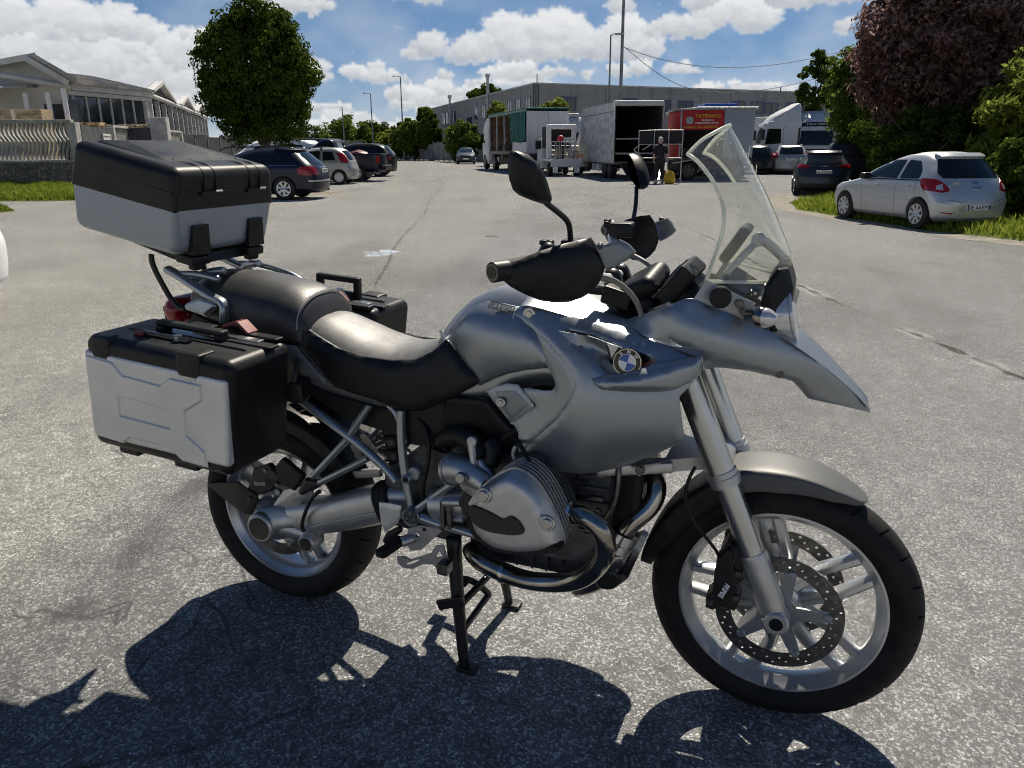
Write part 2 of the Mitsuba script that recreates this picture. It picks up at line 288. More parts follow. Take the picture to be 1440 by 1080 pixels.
def asphalt(p, n, uv):
    d1, d2, w = voronoi(p.x * 134, p.y * 134); e1, e2, w2 = voronoi(p.x * 320 + 5, p.y * 320)
    stone = smoothstep(.02, .22, d2 - d1); s2 = smoothstep(.0, .25, e2 - e1)
    c = mix([.055, .055, .055], mix([.11, .112, .114], [.68, .69, .69], w * w * w), stone)
    c = mix(c, mix([.078, .08, .08], [.47, .47, .465], w2 * w2), .35 * s2)
    g1, g2, g3 = voronoi(p.x * 33 + .7 * noise(p.x * 50, p.y * 50), p.y * 33); c = c * (.80 + .13 * g3 * g3 + .04 * smoothstep(.0, .3, g2 - g1)) * (.86 + .28 * noise(p.x * 14, p.y * 14, 6)) * (.83 + .34 * noise(p.x * 52, p.y * 52, 2)) * (.88 + .24 * noise(p.x * 26, p.y * 26, 5)) * .90; c = c * (1 - .22 * smoothstep(.55, .75, fbm(p.x * .9 + 3, p.y * .45, 8, 3)))
    big = fbm(p.x * .7, p.y * .7, 0, 3); mid = fbm(p.x * 5, p.y * 5, 2, 3)
    c = c * (.80 + .45 * big + .25 * mid)
    old = smoothstep(.25, -.25, p.x + 1.75 - .12 * (p.y - 2) + .5 * (fbm(p.x * 2, p.y * 2, 12, 3) - .5)); c = c * mix([1, 1, 1], [1.24, 1.21, 1.12], old)
    j = seg_dist(p, JOINT) + .05 * (noise(p.x * 9, p.y * 9) - .5); k = seg_dist(p, PATCH) + .04 * (noise(p.x * 14, p.y * 14) - .5)
    wob = .14 * (fbm(p.x * 6, p.y * 6, 9, 3) - .5); q = seg_dist(p, CRACK) + wob; q2 = seg_dist(p, CRACK2) + .5 * wob
    line = dr.maximum(smoothstep(.034, .006, dr.abs(j)) * (.5 + .65 * smoothstep(.35, .6, noise(p.x * 3, p.y * 3, 4))), smoothstep(.03, .006, dr.abs(k)) * .8)
    line = dr.maximum(line, smoothstep(.10, .0, dr.abs(q)) * .55 * smoothstep(.3, .65, fbm(p.x * 7, p.y * 7, 3, 2)))
    a1, a2, _ = voronoi(p.x * 2.1 + .8 * noise(p.x * 4, p.y * 4), p.y * 2.1 + .8 * noise(p.x * 4, p.y * 4, 7))
    cell = smoothstep(.035, .0, a2 - a1) * smoothstep(1.7, .3, seg_dist(p, CRACK)) * smoothstep(.35, .6, noise(p.x * 1.7, p.y * 1.7, 3))
    line = dr.maximum(line, dr.maximum(cell * .75, smoothstep(.012, .003, dr.abs(q2)) * .7))
    c = mix(c, [.028, .027, .026], line)
    c = mix(c, [.46, .50, .56], wet_sheen(p) * (.15 + .7 * smoothstep(.35, .65, fbm(p.x * 16, p.y * 9, 5, 3))))  # bright sky reflection of the puddle painted in as pale blue speckle
    pale = smoothstep(.05, .0, dr.abs(j - .05)) * smoothstep(.55, .75, noise(p.x * 2.2, p.y * 2.2, 8))
    c = mix(c, [.42, .41, .38], pale * .5) 
    return c
def asphalt_rough(p, n, uv): return .74 - .69 * wet_sheen(p)
def asphalt_bump(p, n, uv):
    d1, d2, w = voronoi(p.x * 134, p.y * 134)
    return smoothstep(0, .35, d2 - d1) * (.4 + .6 * w) * (1 - .85 * wet_sheen(p))
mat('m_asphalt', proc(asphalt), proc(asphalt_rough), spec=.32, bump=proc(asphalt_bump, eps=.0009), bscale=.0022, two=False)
mat('m_earth', speck((.05, .075, .022), (.085, .10, .04), .5, 3), .9, spec=.2, two=False)
mat('m_gravel', proc(lambda p, n, uv: mix(mix([.09, .08, .065], [.26, .24, .2], noise(p.x * 45, p.y * 45) * noise(p.x * 23, p.y * 23) * 2), [.055, .075, .025], smoothstep(.55, .75, fbm(p.x * 3, p.y * 3, 0, 3)) * .6)), .85, spec=.3, two=False)
mat('m_turf', proc(lambda p, n, uv: mix([.055, .085, .015], [.11, .15, .035], fbm(p.x * 4, p.y * 4, 0, 3))), .9, spec=.2, two=False)
def leafmat(key, a, b, s=.7, trans=.55, rough=.45):
    scene[key] = {'type': 'principledthin', 'base_color': proc(lambda p, n, uv: mix(a, b, smoothstep(.3, .72, .55 * fbm(p.x * s, p.y * s, p.z * s, 2) + .45 * cell_rand(p.x * 9, p.y * 9, p.z * 9)))), 'roughness': rough, 'diff_trans': trans, 'spec_trans': 0., 'eta': 1.4}
leafmat('m_blade', [.12, .17, .02], [.24, .28, .045], 1.1, .9)
leafmat('m_linden', [.04, .068, .012], [.09, .13, .024], .7, .9, .3)
leafmat('m_green', [.065, .105, .018], [.14, .19, .04], .6, 1.1, .3)
leafmat('m_yellowgreen', [.12, .16, .026], [.25, .29, .065], .8, 1.2, .35)
leafmat('m_purple', [.11, .062, .058], [.32, .215, .20], .8, 1.0, .2)
leafmat('m_far', [.040, .062, .018], [.085, .11, .03], .35, .6)
mat('m_bark', speck((.05, .042, .033), (.11, .095, .075), 6, 3), .9, bump=grain(25), bscale=.02)
mat('m_bldg', proc(lambda p, n, uv: mix([.22, .218, .21], [.275, .27, .26], fbm(p.x * .5, p.y * .5, p.z * 1.5, 3)) * (1 - .25 * smoothstep(.55, .8, fbm(p.x * 1.6, p.y * 1.6, p.z * .12, 3)))), .8)
mat('m_bldg2', speck((.20, .195, .18), (.25, .24, .225), .6, 3), .8)
mat('m_white_wall', speck((.42, .415, .40), (.52, .51, .49), .8, 3), .75)
mat('m_trim', speck((.40, .395, .385), (.48, .475, .46), 1.5, 3), .6)
mat('m_concrete', speck((.28, .275, .26), (.40, .39, .37), 3, 3), .85, bump=grain(30), bscale=.006)
mat('m_rubble', proc(lambda p, n, uv: (lambda v: mix([.06, .055, .045], mix([.12, .10, .08], [.28, .25, .2], v[2]), smoothstep(.05, .3, v[1] - v[0])))(voronoi(p.x * 9, p.z * 9))), .9)
mat('m_window', speck((.012, .016, .020), (.03, .036, .042), 1, 2), .05, spec=.7)
mat('m_window_frame', (.03, .05, .16), .4)
mat('m_dark_wall', speck((.03, .032, .035), (.05, .052, .056), 1.2, 2), .7)
mat('m_roof', speck((.28, .265, .24), (.40, .385, .36), 1.4, 3), .8)
mat('m_wood', speck((.36, .26, .15), (.52, .40, .25), 6, 2), .75)
mat('m_galv', speck((.34, .35, .36), (.44, .45, .46), 2.5, 3), .45, metal=.5)
mat('m_pole', speck((.16, .17, .18), (.24, .25, .26), 2, 2), .5, metal=.4)
mat('m_fence_panel', speck((.15, .155, .15), (.22, .22, .21), .8, 3), .7)
mat('m_cable', (.03, .03, .03), .6)
mat('m_stake', (.25, .24, .22), .8)

rng = np.random.default_rng(5)
def sheet(xs, ys, dz=0.0, mask=None):
    X, Y = np.meshgrid(xs, ys); v = np.stack([X, Y, zg(X, Y) + dz], -1).reshape(-1, 3); n = len(xs)
    i, j = np.meshgrid(np.arange(len(ys) - 1), np.arange(n - 1), indexing='ij'); a = (i * n + j).ravel()
    return TM(v, np.vstack([np.stack([a, a + 1, a + n + 1], 1), np.stack([a, a + n + 1, a + n], 1)]))
struct('ground', TM([[-2500, -400, -.16], [2500, -400, -.16], [2500, 4000, -.16], [-2500, 4000, -.16]], [[0, 1, 2], [0, 2, 3]]), 'm_earth')
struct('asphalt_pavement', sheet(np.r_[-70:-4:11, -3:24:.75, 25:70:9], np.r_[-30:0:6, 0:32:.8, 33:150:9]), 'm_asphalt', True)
def flat(poly, dz, step=.5):
    p, t, d = tri2d(poly, step); e = np.clip(d / (1.2 * step), 0, 1)
    return TM(np.c_[p, zg(p[:, 0], p[:, 1]) + .004 + (dz - .004) * e], t)
VERGE_L = [(-60, 23.5), (-30, 23.4), (-13.6, 23.3), (-12.6, 23.9), (-12.3, 26), (-13.6, 30.5), (-19, 33.0), (-60, 33)]
VERGE_S = [(-18, 17.8), (-13.2, 18.3), (-12.3, 19.3), (-12.9, 20.0), (-18, 20.3)]
VERGE_R = [(8.7, 12.0), (7.75, 14.2), (7.35, 17.0), (7.1, 19.3), (7.7, 21.5), (9.8, 23.2), (12.5, 26), (15.5, 29), (30, 31), (40, 31), (40, 9), (14, 9.5)]
GRAVEL_R = [(8.6, 10.6), (7.6, 13.0), (6.95, 16.4), (6.7, 19.6), (7.2, 23), (9.3, 25.5), (14, 30), (40, 33), (40, 6), (13, 8)]
struct('gravel_shoulder', flat(GRAVEL_R, .010, .6), 'm_gravel', True)
struct('grass_verge_soil', flat(VERGE_L, .05, .8), 'm_turf', True)
struct('grass_verge_soil', flat(VERGE_R, .05, .5), 'm_turf', True)
struct('grass_verge_soil', flat(VERGE_S, .03, .4), 'm_turf', True)
def blades(poly, n, h, w, seed, keep=None):
    r = np.random.default_rng(seed); P = sg.Polygon(poly); x0, y0, x1, y1 = P.bounds
    xy = np.c_[r.uniform(x0, x1, n * 3), r.uniform(y0, y1, n * 3)]
    ok = shapely.contains_xy(P, xy[:, 0], xy[:, 1]); xy = xy[ok]
    c = meshkit.fbm(np.c_[xy * 1.3, 0 * xy[:, :1]], 3, seed); dist = shapely.distance(P.exterior, shapely.points(xy))
    if keep is not None: k = keep(xy); xy, c, dist = xy[k], c[k], dist[k]
    xy, c, dist = xy[:n], c[:n], dist[:n]; m = len(xy)
    hh = h * (.35 + 1.1 * c) * r.uniform(.6, 1.3, m) * np.clip(.35 + dist / .35, 0, 1)
    a = r.uniform(0, 2 * np.pi, m); s = np.c_[np.cos(a), np.sin(a), 0 * a] * w * r.uniform(.6, 1.4, (m, 1)); b = r.normal(0, .33, (m, 2)) * hh[:, None]
    base = np.c_[xy, zg(xy[:, 0], xy[:, 1]) + .02]
    midp = base + np.c_[b * .4, hh * .6]; tip = base + np.c_[b, hh]
    v = np.stack([base - s, base + s, midp + s * .8, midp - s * .8, tip], 1).reshape(-1, 3)
    o = np.arange(m)[:, None] * 5
    return TM(v, np.vstack([o + [0, 1, 2], o + [0, 2, 3], o + [3, 2, 4]]))
struct('tall_grass', blades(VERGE_L, 60000, .22, .016, 3, lambda q: (q[:, 0] > -26)), 'm_blade', label=('sunlit green grass on the verge below the baluster wall at left', 'grass'), kind='stuff')
struct('tall_grass', blades(VERGE_R, 90000, .24, .012, 4, lambda q: (q[:, 0] < 16) & (q[:, 1] < 27)), 'm_blade', label=('bright green grass along the right roadside under the shrubs', 'grass'), kind='stuff')
struct('tall_grass', blades(VERGE_S, 9000, .2, .012, 5), 'm_blade', label=('small patch of grass and weeds at the far left edge of the asphalt', 'grass'), kind='stuff')

# ---------------------------------------------------------------- trees and shrubs
def leaves(c, r, n, size, seed, nclump=None, crad=.16, lower=-1.0, hollow=.55, droop=.0, long=1.0, noise_amp=.16, up=.5):
    """Leaf faces gathered in clumps through an uneven ellipsoid crown."""
    g = np.random.default_rng(seed); r = np.asarray(r, float); nclump = nclump or max(20, n // 60)
    d = g.normal(size=(nclump * 2, 3)); d /= np.linalg.norm(d, axis=1, keepdims=True); d = d[d[:, 2] > lower][:nclump]
    rad = g.uniform(hollow ** 3, 1, len(d)) ** (1 / 3) * (1 + noise_amp * 2 * (meshkit.fbm(d * 2.1 + seed, 3, seed) - .5)); rad = np.where(rad > .8, rad, rad * .98)
    cc = np.asarray(c) + d * rad[:, None] * r; cr = crad * r.mean() * g.uniform(.6, 1.35, len(d))
    i = g.integers(0, len(d), n); e = g.normal(size=(n, 3)); e /= np.linalg.norm(e, axis=1, keepdims=True)
    p = cc[i] + e * (cr[i] * g.uniform(.35, 1, n) ** .5)[:, None] * [1, 1, .72]
    nm = e * .8 + d[i] * .5 + [0, 0, up] + g.normal(0, .55, (n, 3)); nm /= np.linalg.norm(nm, axis=1, keepdims=True)
    a = np.cross(nm, g.normal(size=(n, 3))); a /= np.linalg.norm(a, axis=1, keepdims=True); b = np.cross(nm, a)
    s = (size * g.uniform(.55, 1.3, n))[:, None]; a[:, 2] -= droop; a *= s * long; b *= s * .62; k = nm * s * .16
    v = np.stack([p - a, p - b * .8 + k - a * .15, p + a, p + b * .8 + k - a * .15], 1).reshape(-1, 3); o = np.arange(n)[:, None] * 4
    return TM(v, np.vstack([o + [0, 1, 2], o + [0, 2, 3]])), cc
def limbs(base, cc, r0, seed, k=9, fork=.35, bend=.3):
    g = np.random.default_rng(seed); base = np.asarray(base, float); top = cc.mean(0); f = base + (top - base) * fork; f[:2] += g.normal(0, .06, 2)
    ms = [tube([base, (base + f) / 2 + [.04, .03, 0], f], [r0 * 1.25, r0 * .8], 10, 8)]
    for q in cc[g.choice(len(cc), min(k, len(cc)), False)]:
        m = (f + q) / 2 + [0, 0, .12 * np.linalg.norm(q - f)]; ms.append(tube([f, m, q], [r0 * .55, r0 * .08], 6, 9))
    return ms
def tree(name, label, base, c, r, n, size, m, seed, trunk=.14, group=None, **k):
    t = thing(name, label, 'tree' if 'tree' in name else 'shrub', group); L, cc = leaves(c, r, n, size, seed, **k)
    put(t + '__crown', L, m, False); put(t + '__trunk', limbs(base, cc, trunk, seed), 'm_bark', True); return t
tree('round_tree', 'dense clipped round dark green tree standing behind the dark estate car', (-9.25, 30, -.1), (-9.25, 30, 4.05), (2.08, 2.08, 2.36), 60000, .085, 'm_linden', 1, .17, nclump=1100, crad=.125, hollow=.5, noise_amp=.30, up=.2)
tree('maple_tree', 'large purple leaved tree towering behind the silver hatchback at right', (11.9, 22.5, -.1), (12.3, 23, 4.35), (2.3, 2.5, 2.75), 42000, .105, 'm_purple', 2, .22, nclump=520, crad=.17, hollow=.5, noise_amp=.35)
tree('green_tree', 'mid green leafy tree left of the purple one, overhanging the white trucks', (13.2, 28.6, -.1), (13.5, 28.4, 3.25), (2.3, 2.3, 2.1), 30000, .10, 'm_green', 3, .15, nclump=420, crad=.17, hollow=.5, noise_amp=.3)
tree('tall_tree', 'dark narrow evergreen tree rising behind the grey factory roof at right', (17.9, 48, -.1), (18.1, 48, 4.6), (1.1, 1.1, 2.2), 9000, .11, 'm_linden', 4, .12, nclump=140)
tree('backdrop_tree', 'tall green tree in the upper right corner behind the purple one', (15.4, 24.6, -.1), (15.5, 24.8, 3.7), (1.7, 1.8, 2.1), 22000, .09, 'm_green', 5, .14, nclump=300, noise_amp=.35)
tree('backdrop_tree', 'lower green tree at the right edge behind the feathery shrub', (17.6, 26.5, -.1), (17.4, 26, 3.0), (2.4, 2.4, 2.4), 16000, .10, 'm_green', 6, .14, nclump=220, noise_amp=.35)
tree('shaded_tree', 'low dark green tree between the purple tree and the open black car', (13.2, 25, -.1), (13.6, 25.4, 1.75), (2.3, 2.0, 1.75), 22000, .10, 'm_linden', 7, .1, nclump=300, noise_amp=.3)
tree('feathery_shrub', 'tall yellow green shrub with long drooping leaves at the right edge of the picture', (12.6, 17.6, -.1), (12.5, 17.6, 2.05), (1.9, 1.6, 1.55), 26000, .085, 'm_yellowgreen', 8, .07, nclump=330, long=1.6, droop=.55, noise_amp=.4, hollow=.4)
tree('roadside_shrub', 'glossy dark green shrub right beside the rear of the silver hatchback', (10.9, 15.7, -.1), (10.9, 15.8, .85), (1.2, 1.0, 1.0), 16000, .065, 'm_green', 9, .05, nclump=200, noise_amp=.35)
tree('roadside_shrub', 'dark bush behind the windscreen of the silver hatchback below the purple crown', (10.7, 20.4, -.1), (11.0, 20.4, 1.05), (1.9, 1.3, 1.25), 18000, .08, 'm_linden', 10, .06, nclump=240, noise_amp=.35)
tree('roadside_shrub', 'light green leafy bush nearest the right edge low by the grass', (11.7, 13.9, -.1), (11.7, 14.0, .75), (1.15, 1.0, 1.0), 14000, .06, 'm_yellowgreen', 11, .05, nclump=180, noise_amp=.35)
tree('roadside_shrub', 'broad green bush between the feathery shrub and the purple tree', (13.2, 19.5, -.1), (13.3, 19.6, 1.5), (1.9, 1.4, 1.6), 20000, .075, 'm_green', 12, .06, nclump=260, noise_amp=.35)
FAR = [  # picture left to right: base x, y, crown centre z, radii, leaf mesh size
    ('pale green distant tree at the left end of the far tree line', -33, 130, 2.5, (5.5, 4, 2.4), 'm_far'), ('tallest rounded green tree of the distant line behind the pickup', -24.0, 118, 3.1, (3.6, 4, 2.8), 'm_green'),
    ('darker distant tree right behind the tallest rounded one', -20.5, 122, 3.0, (2.6, 3, 2.6), 'm_linden'), ('low yellow green distant tree above the pickup bed', -16.5, 112, 1.9, (2.6, 3, 1.7), 'm_yellowgreen'),
    ('dark green distant tree left of the far fence end', -13.6, 104, 2.4, (2.0, 2.5, 1.9), 'm_linden'), ('slim taller tree at the far corner of the grey factory', -11.4, 108, 4.5, (1.2, 1.5, 2.2), 'm_green'),
    ('bushy green tree behind the fence in front of the factory end', -11.8, 98, 2.6, (1.8, 2.3, 2.0), 'm_green'), ('dark ivy covered tree against the factory wall', -9.6, 96, 3.0, (1.2, 2, 2.2), 'm_linden'),
    ('broad rounded green bush left of the curtain truck', -4.9, 84, 2.2, (2.0, 2.2, 1.9), 'm_green'), ('small tree whose crown shows just above the curtain truck roof', -1.0, 66, 3.9, (.75, 1.0, 1.1), 'm_yellowgreen'),
    ('leafy tree whose crown shows above the rear of the curtain truck', 3.1, 58, 3.5, (1.1, 1.3, 1.3), 'm_yellowgreen'), ('dark tree on the skyline above the left part of the factory roof', -4.0, 150, 10.8, (3.4, 3, 1.7), 'm_linden')]
for i, (lb, x, y, z, r, m) in enumerate(FAR):
    tree('distant_tree', lb, (x, y, -.1), (x, y, z), r, 9000 if y < 90 else 6500, .17 if y < 90 else .26, m, 40 + i, .16, 'trees along the far end of the road', nclump=110, crad=.24, hollow=.4, noise_amp=.4)

# ---------------------------------------------------------------- buildings
def placed(ms, o, deg): return mv(cat(ms) if isinstance(ms, list) else ms, (o[0], o[1], 0), rot((0, 0, 1), deg))
FH = 6.9
FC = [(2.237,73.487,6.9)][0]; FL = [(-13.963,126.465,6.9)][0]; FR = [(32.949,88.786,6.9)][0]
fac = thing('grey_factory', 'long low grey concrete factory with flat roof and small windows behind the trucks', 'building')
def facade(key, a, b, h, n, wins, pipes=(), th=.3, m='m_bldg', out=-1):
    """A wall of n concrete panels from a to b (seen on its right going a to b if out = -1), with windows (s0, s1, z0, z1) along it."""
    a, b = np.array(a[:2]), np.array(b[:2]); L = np.linalg.norm(b - a); deg = math.degrees(math.atan2(b[1] - a[1], b[0] - a[0])); f = lambda q: placed(q, a, deg)
    for i in range(n): put(f'{key}__wall_panel', f(box(i * L / n + .02, (i + 1) * L / n - .02, 0, th, 0, h, .015)), m)
    put(f'{key}__wall', f(box(0, L, .06, th + .1, 0, h - .02)), 'm_dark_wall'); put(f'{key}__coping', f(box(-.05, L + .05, -.06, th + .15, h, h + .12)), 'm_trim')
    for s0, s1, z0, z1 in wins:
        w = put(f'{key}__window', f([box(s0, s1, -.05, .02, z0, z0 + .09), box(s0, s1, -.05, .02, z1 - .09, z1), box(s0, s0 + .09, -.05, .02, z0 + .09, z1 - .09), box(s1 - .09, s1, -.05, .02, z0 + .09, z1 - .09), box((s0 + s1) / 2 - .04, (s0 + s1) / 2 + .04, -.05, .02, z0 + .09, z1 - .09)]), 'm_window_frame')
        put(w + '__pane', f(box(s0 + .09, s1 - .09, -.02, .015, z0 + .09, z1 - .09)), 'm_window')
    for s, z in pipes: put(f'{key}__flue', [f(lathe([(0, 0), (.16, 0), (.16, z), (.26, z + .02), (.26, z + .35), (0, z + .35)], 'z', 12, (s, -.35, 0)))], 'm_galv')
LR = np.linalg.norm(np.array(FR[:2]) - FC[:2]); LL = np.linalg.norm(np.array(FL[:2]) - FC[:2])
facade(fac, FC, FR, FH, 9, [(LR * q - .95, LR * q + .95, 4.65, 5.9) for q in (.10, .30, .70, .775, .925)] + [(LR * q - .95, LR * q + .95, 4.7, 5.8) for q in (.42, .50, .835, .90 + .07)])
facade(fac, FL, FC, FH, 13, [(LL * q - .8, LL * q + .8, 4.5, 6.0) for q in (.30, .34, .42, .62, .68, .72, .86, .91, .965)] + [(LL * .54, LL * .54 + 2.4, 3.0, 5.0)], [(LL * .40, 7.6), (LL * .735, 8.6)])
put(fac + '__roof', TM([(FC[0], FC[1], FH - .05), (FR[0], FR[1], FH - .05), (FR[0] + 6, FR[1] + 60, FH - .05), (FL[0], FL[1], FH - .05)], [[0, 1, 2], [0, 2, 3]]), 'm_dark_wall', False)
anx = thing('factory_annex', 'lower beige annex at the right end of the grey factory with one tall window', 'building')
AX0 = (FR[0] + .15, FR[1] + 1.0); AX1 = (FR[0] + 11, FR[1] + .5)
facade(anx, AX0, AX1, 5.75, 3, [(1.9, 3.2, 1.6, 3.9)], m='m_bldg2')
put(anx + '__downpipe', tube([(AX0[0] + .5, AX0[1] - .15, 0), (AX0[0] + .5, AX0[1] - .15, 4.2)], .07, 8), 'm_pole', True)

for i, (x0, x1, lb) in enumerate([(-21, -12.2, 'left part of the grey panel fence closing the far end of the road'), (-12.0, -4.6, 'right part of the grey panel fence with a gate behind the small dark car'), (-23.3, -21.2, 'dark panel fence running on from the far baluster wall behind the round tree')]):
    f = thing('panel_fence', lb, 'fence')
    ya, yb = ((118, 100), (99, 84), (56.5, 117))[i]; n = (12, 10, 26)[i]
    for k in range(n):
        a = np.array([x0 + (x1 - x0) * k / n, ya + (yb - ya) * k / n]); b = np.array([x0 + (x1 - x0) * (k + 1) / n, ya + (yb - ya) * (k + 1) / n]); d = math.degrees(math.atan2(*(b - a)[::-1])); L = np.linalg.norm(b - a)
        put(f + '__fence_panel', placed(box(.05, L - .05, 0, .06, .1, (2.0 if (k + i) % 4 else 1.85) + .5 * (i == 2), .01), a, d), 'm_dark_wall' if i == 2 else 'm_fence_panel'); put(f + '__post', placed(box(-.06, .06, -.05, .1, 0, 2.15, .01), a, d), 'm_pole')

# left: two warehouses behind a baluster wall
gl = thing('white_warehouse', 'white gabled warehouse at the left edge with an open porch on posts', 'building')
WA = [(-30.484,45,4.841),(-27.894,45,5.987),(-25.973,45,6.262),(-24.429,45,5.131),(-25.015,45,1.889)]
def z_(q): return float(q[2])
y0 = 45.0; gx0, gx1 = WA[0][0] - 8, WA[3][0]; apx = WA[2][0]; ez, az = z_(WA[3]), z_(WA[2])
gab = [(gx0, 0), (gx1, 0), (gx1, ez), (apx, az), (gx0, ez - 1)]
SH = lambda m: TM(np.array(m.vertices) + np.outer(np.asarray(m.vertices)[:, 1] - y0, [-.62, 0, 0]), m.faces)
put(gl + '__wall', SH(slab(gab, y0, y0 + 6, 0)), 'm_white_wall')
for a, b in (((apx - .1, az), (gx1 + .5, ez - .18)), ((apx + .1, az), (gx0 - .5, ez - 1))):
    put(gl + '__roof', SH(mv(bar((a[0], 0, a[1] + .1), (b[0], 0, b[1] + .1), 7, .22, (0, 0, 1)), (0, y0 + 2.8, 0))), 'm_roof'); put(gl + '__barge_board', mv(bar((a[0], 0, a[1] - .02), (b[0], 0, b[1] - .02), .1, .3), (0, y0 - .75, 0)), 'm_trim')
PO = [(-26.36,44,4.348),(-26.766,44,3.078),(-23.976,44,4.764),(-25.13,44,4.34),(-25.356,44,3.142),(-27.376,44,5.392),(-26.102,44,4.094),(-26.287,44,3.148),(-24.246,44,4.55),(-24.517,44,3.064)]
put(gl + '__porch_beam', tube([(PO[5][0] - 1, 43.6, z_(PO[5]) + .1), (PO[2][0], 44.6, z_(PO[2]))], .16, 10), 'm_trim', True)
put(gl + '__porch_roof', hullm([(PO[5][0] - 8, 41, 4.6), (PO[5][0] - 8, 45, 5.0), (PO[0][0], 44.9, 4.75), (PO[0][0] - .6, 41.5, 4.5), (PO[5][0] - 8, 41, 4.75), (PO[0][0], 44.9, 4.9)]), 'm_trim')
for q in (PO[0], PO[3], PO[8]): put(gl + '__porch_post', lathe([(0, 0), (.13, 0), (.13, z_(q) + .1), (0, z_(q) + .1)], 'z', 10, (q[0], 44.2, 0)), 'm_white')
put(gl + '__door', box(PO[0][0] + .5, PO[0][0] + 1.5, y0 - .06, y0 + .2, 0, 3.9, .02), 'm_dark_wall'); put(gl + '__window', box(PO[4][0] + .5, PO[8][0] + .3, y0 - .05, y0 + .2, 1.2, 4.1, .02), 'm_window')
put(gl + '__lamp', [box(apx - .35, apx - .05, y0 - .5, y0 - .05, az - 1.5, az - 1.35, .02)], 'm_pole')
g2 = thing('glazed_workshop', 'grey workshop with dark glazed front and corrugated roof between the wall and the round tree', 'building')
C2 = [(-22.925,51.446,5),(-25.477,46.618,5),(-33.536,89.209,5)]
fr, le, bk = [np.array(q[:2]) for q in C2]; le = np.array([gx1 + .1, y0 + .2]); L1 = np.linalg.norm(fr - le); d1 = math.degrees(math.atan2(*(fr - le)[::-1])); P1 = lambda q: placed(q, le, d1)
put(g2 + '__wall', P1(box(0, L1, .3, .6, 0, 4.9)), 'm_dark_wall')
for i in range(6): put(g2 + '__glazing', P1(box(.15 + i * (L1 - .5) / 6 + .05, .15 + (i + 1) * (L1 - .5) / 6 - .05, .16, .28, 2.2, 4.35, .01)), 'm_window')
for i in range(7): put(g2 + '__mullion', P1(box(.1 + i * (L1 - .5) / 6, .2 + i * (L1 - .5) / 6, .08, .3, 0, 4.4, .01)), 'm_trim')
put(g2 + '__fascia', P1([box(-.3, L1 + .25, -.25, .3, 4.62, 4.95, .02), box(-.3, L1 + .2, -.1, .3, 4.38, 4.60, .02)]), 'm_trim')
put(g2 + '__corner_post', P1(box(L1 - .32, L1, 0, .3, 0, 4.37, .02)), 'm_trim')
nr = 60; xs = np.linspace(-.3, L1 + .2, nr * 4); zz = 5.0 + .05 * np.sin(np.arange(nr * 4) * np.pi / 2)
top = np.c_[xs, np.full(len(xs), -.45), zz]; bot = np.c_[xs, np.full(len(xs), 4.0), zz + .95]
put(g2 + '__roof', P1(shell(np.vstack([top, bot]), np.vstack([np.stack([np.arange(len(xs) - 1), np.arange(1, len(xs)), np.arange(1, len(xs)) + len(xs)], 1), np.stack([np.arange(len(xs) - 1), np.arange(1, len(xs)) + len(xs), np.arange(len(xs) - 1) + len(xs)], 1)]), np.array([0, 0, 1.]), .05)), 'm_roof')
L2 = np.linalg.norm(bk - fr); d2 = math.degrees(math.atan2(*(bk - fr)[::-1])); P2 = lambda q: placed(q, fr, d2)
for k, (s0, s1, ap) in enumerate(((0, 11.0, .95), (15, 24, .8), (27, 36, .8))):
    put(g2 + '__gable', P2(mv(slab([(s0, 4.9), (s1, 4.9), ((s0 + s1) / 2, 4.9 + ap)], 0, .3, 0), (0, .1, 0))), 'm_dark_wall' if k == 0 else 'm_white_wall')
    for a, b in (((s0 + s1) / 2, s0 - .3), ((s0 + s1) / 2, s1 + .3)): put(g2 + '__barge_board', P2(bar((a, -.1, 4.95 + ap), (b, -.1, 4.9), .5, .2)), 'm_trim')
put(g2 + '__side_wall', P2(box(0, L2, .35, .7, 0, 4.9)), 'm_dark_wall')
put(g2 + '__gutter', P2(tube([(0, -.15, 4.75), (L2, -.15, 4.75)], .15, 10)), 'm_trim', True)
for i in range(13): put(g2 + '__column', P2(box(.5 + i * 3.1, .75 + i * 3.1, -.1, .2, 0, 4.6, .01)), 'm_trim')
for i in range(12): put(g2 + '__side_window', P2(box(1.0 + i * 3.1, 3.4 + i * 3.1, .25, .36, 1.6, 4.3, .01)), 'm_window')
put(g2 + '__antenna', tube([(fr[0] - 1.5, fr[1] + 12, 6), (fr[0] - 1.5, fr[1] + 12, 8.1)], .04, 6), 'm_pole', True)

def balusters(key, label, a, b, z0, z1, n, wall_h, pitch=.168, foot=True):
    t = thing(key, label, 'wall'); a, b = np.array(a, float), np.array(b, float); L = np.linalg.norm(b - a); deg = math.degrees(math.atan2(*(b - a)[::-1])); f = lambda q: placed(q, a, deg)
    put(t + '__base_wall', f(box(0, L, -.02, .35, 0, wall_h, .02)), 'm_rubble' if foot else 'm_concrete'); put(t + '__rail', f([box(0, L, -.05, .28, z1, z1 + .13, .02)]), 'm_concrete'); put(t + '__plinth', f(box(0, L, -.06, .38, wall_h, wall_h + .10, .02)), 'm_concrete')
    h = z1 - z0; n = int(L / pitch); zs = np.array([0, .12, .28, .5, .68, .8, 1.0]) * h + z0; xo = np.array([0, 0, .05, .10, .02, .0, .0]) * 1.6
    prof = np.r_[np.c_[xo - .033, zs], np.c_[xo + .033, zs][::-1]]
    bm = slab(prof, 0.05, .2, .012)
    for i in range(n): put(t + '__baluster', f(mv(bm, (pitch * (i + .5) - .05, 0, 0))), 'm_concrete')
    for s in (0, L): put(t + '__post', f(box(s - .16, s + .16, -.08, .4, 0, z1 + .02, .02)), 'm_concrete')
    return t
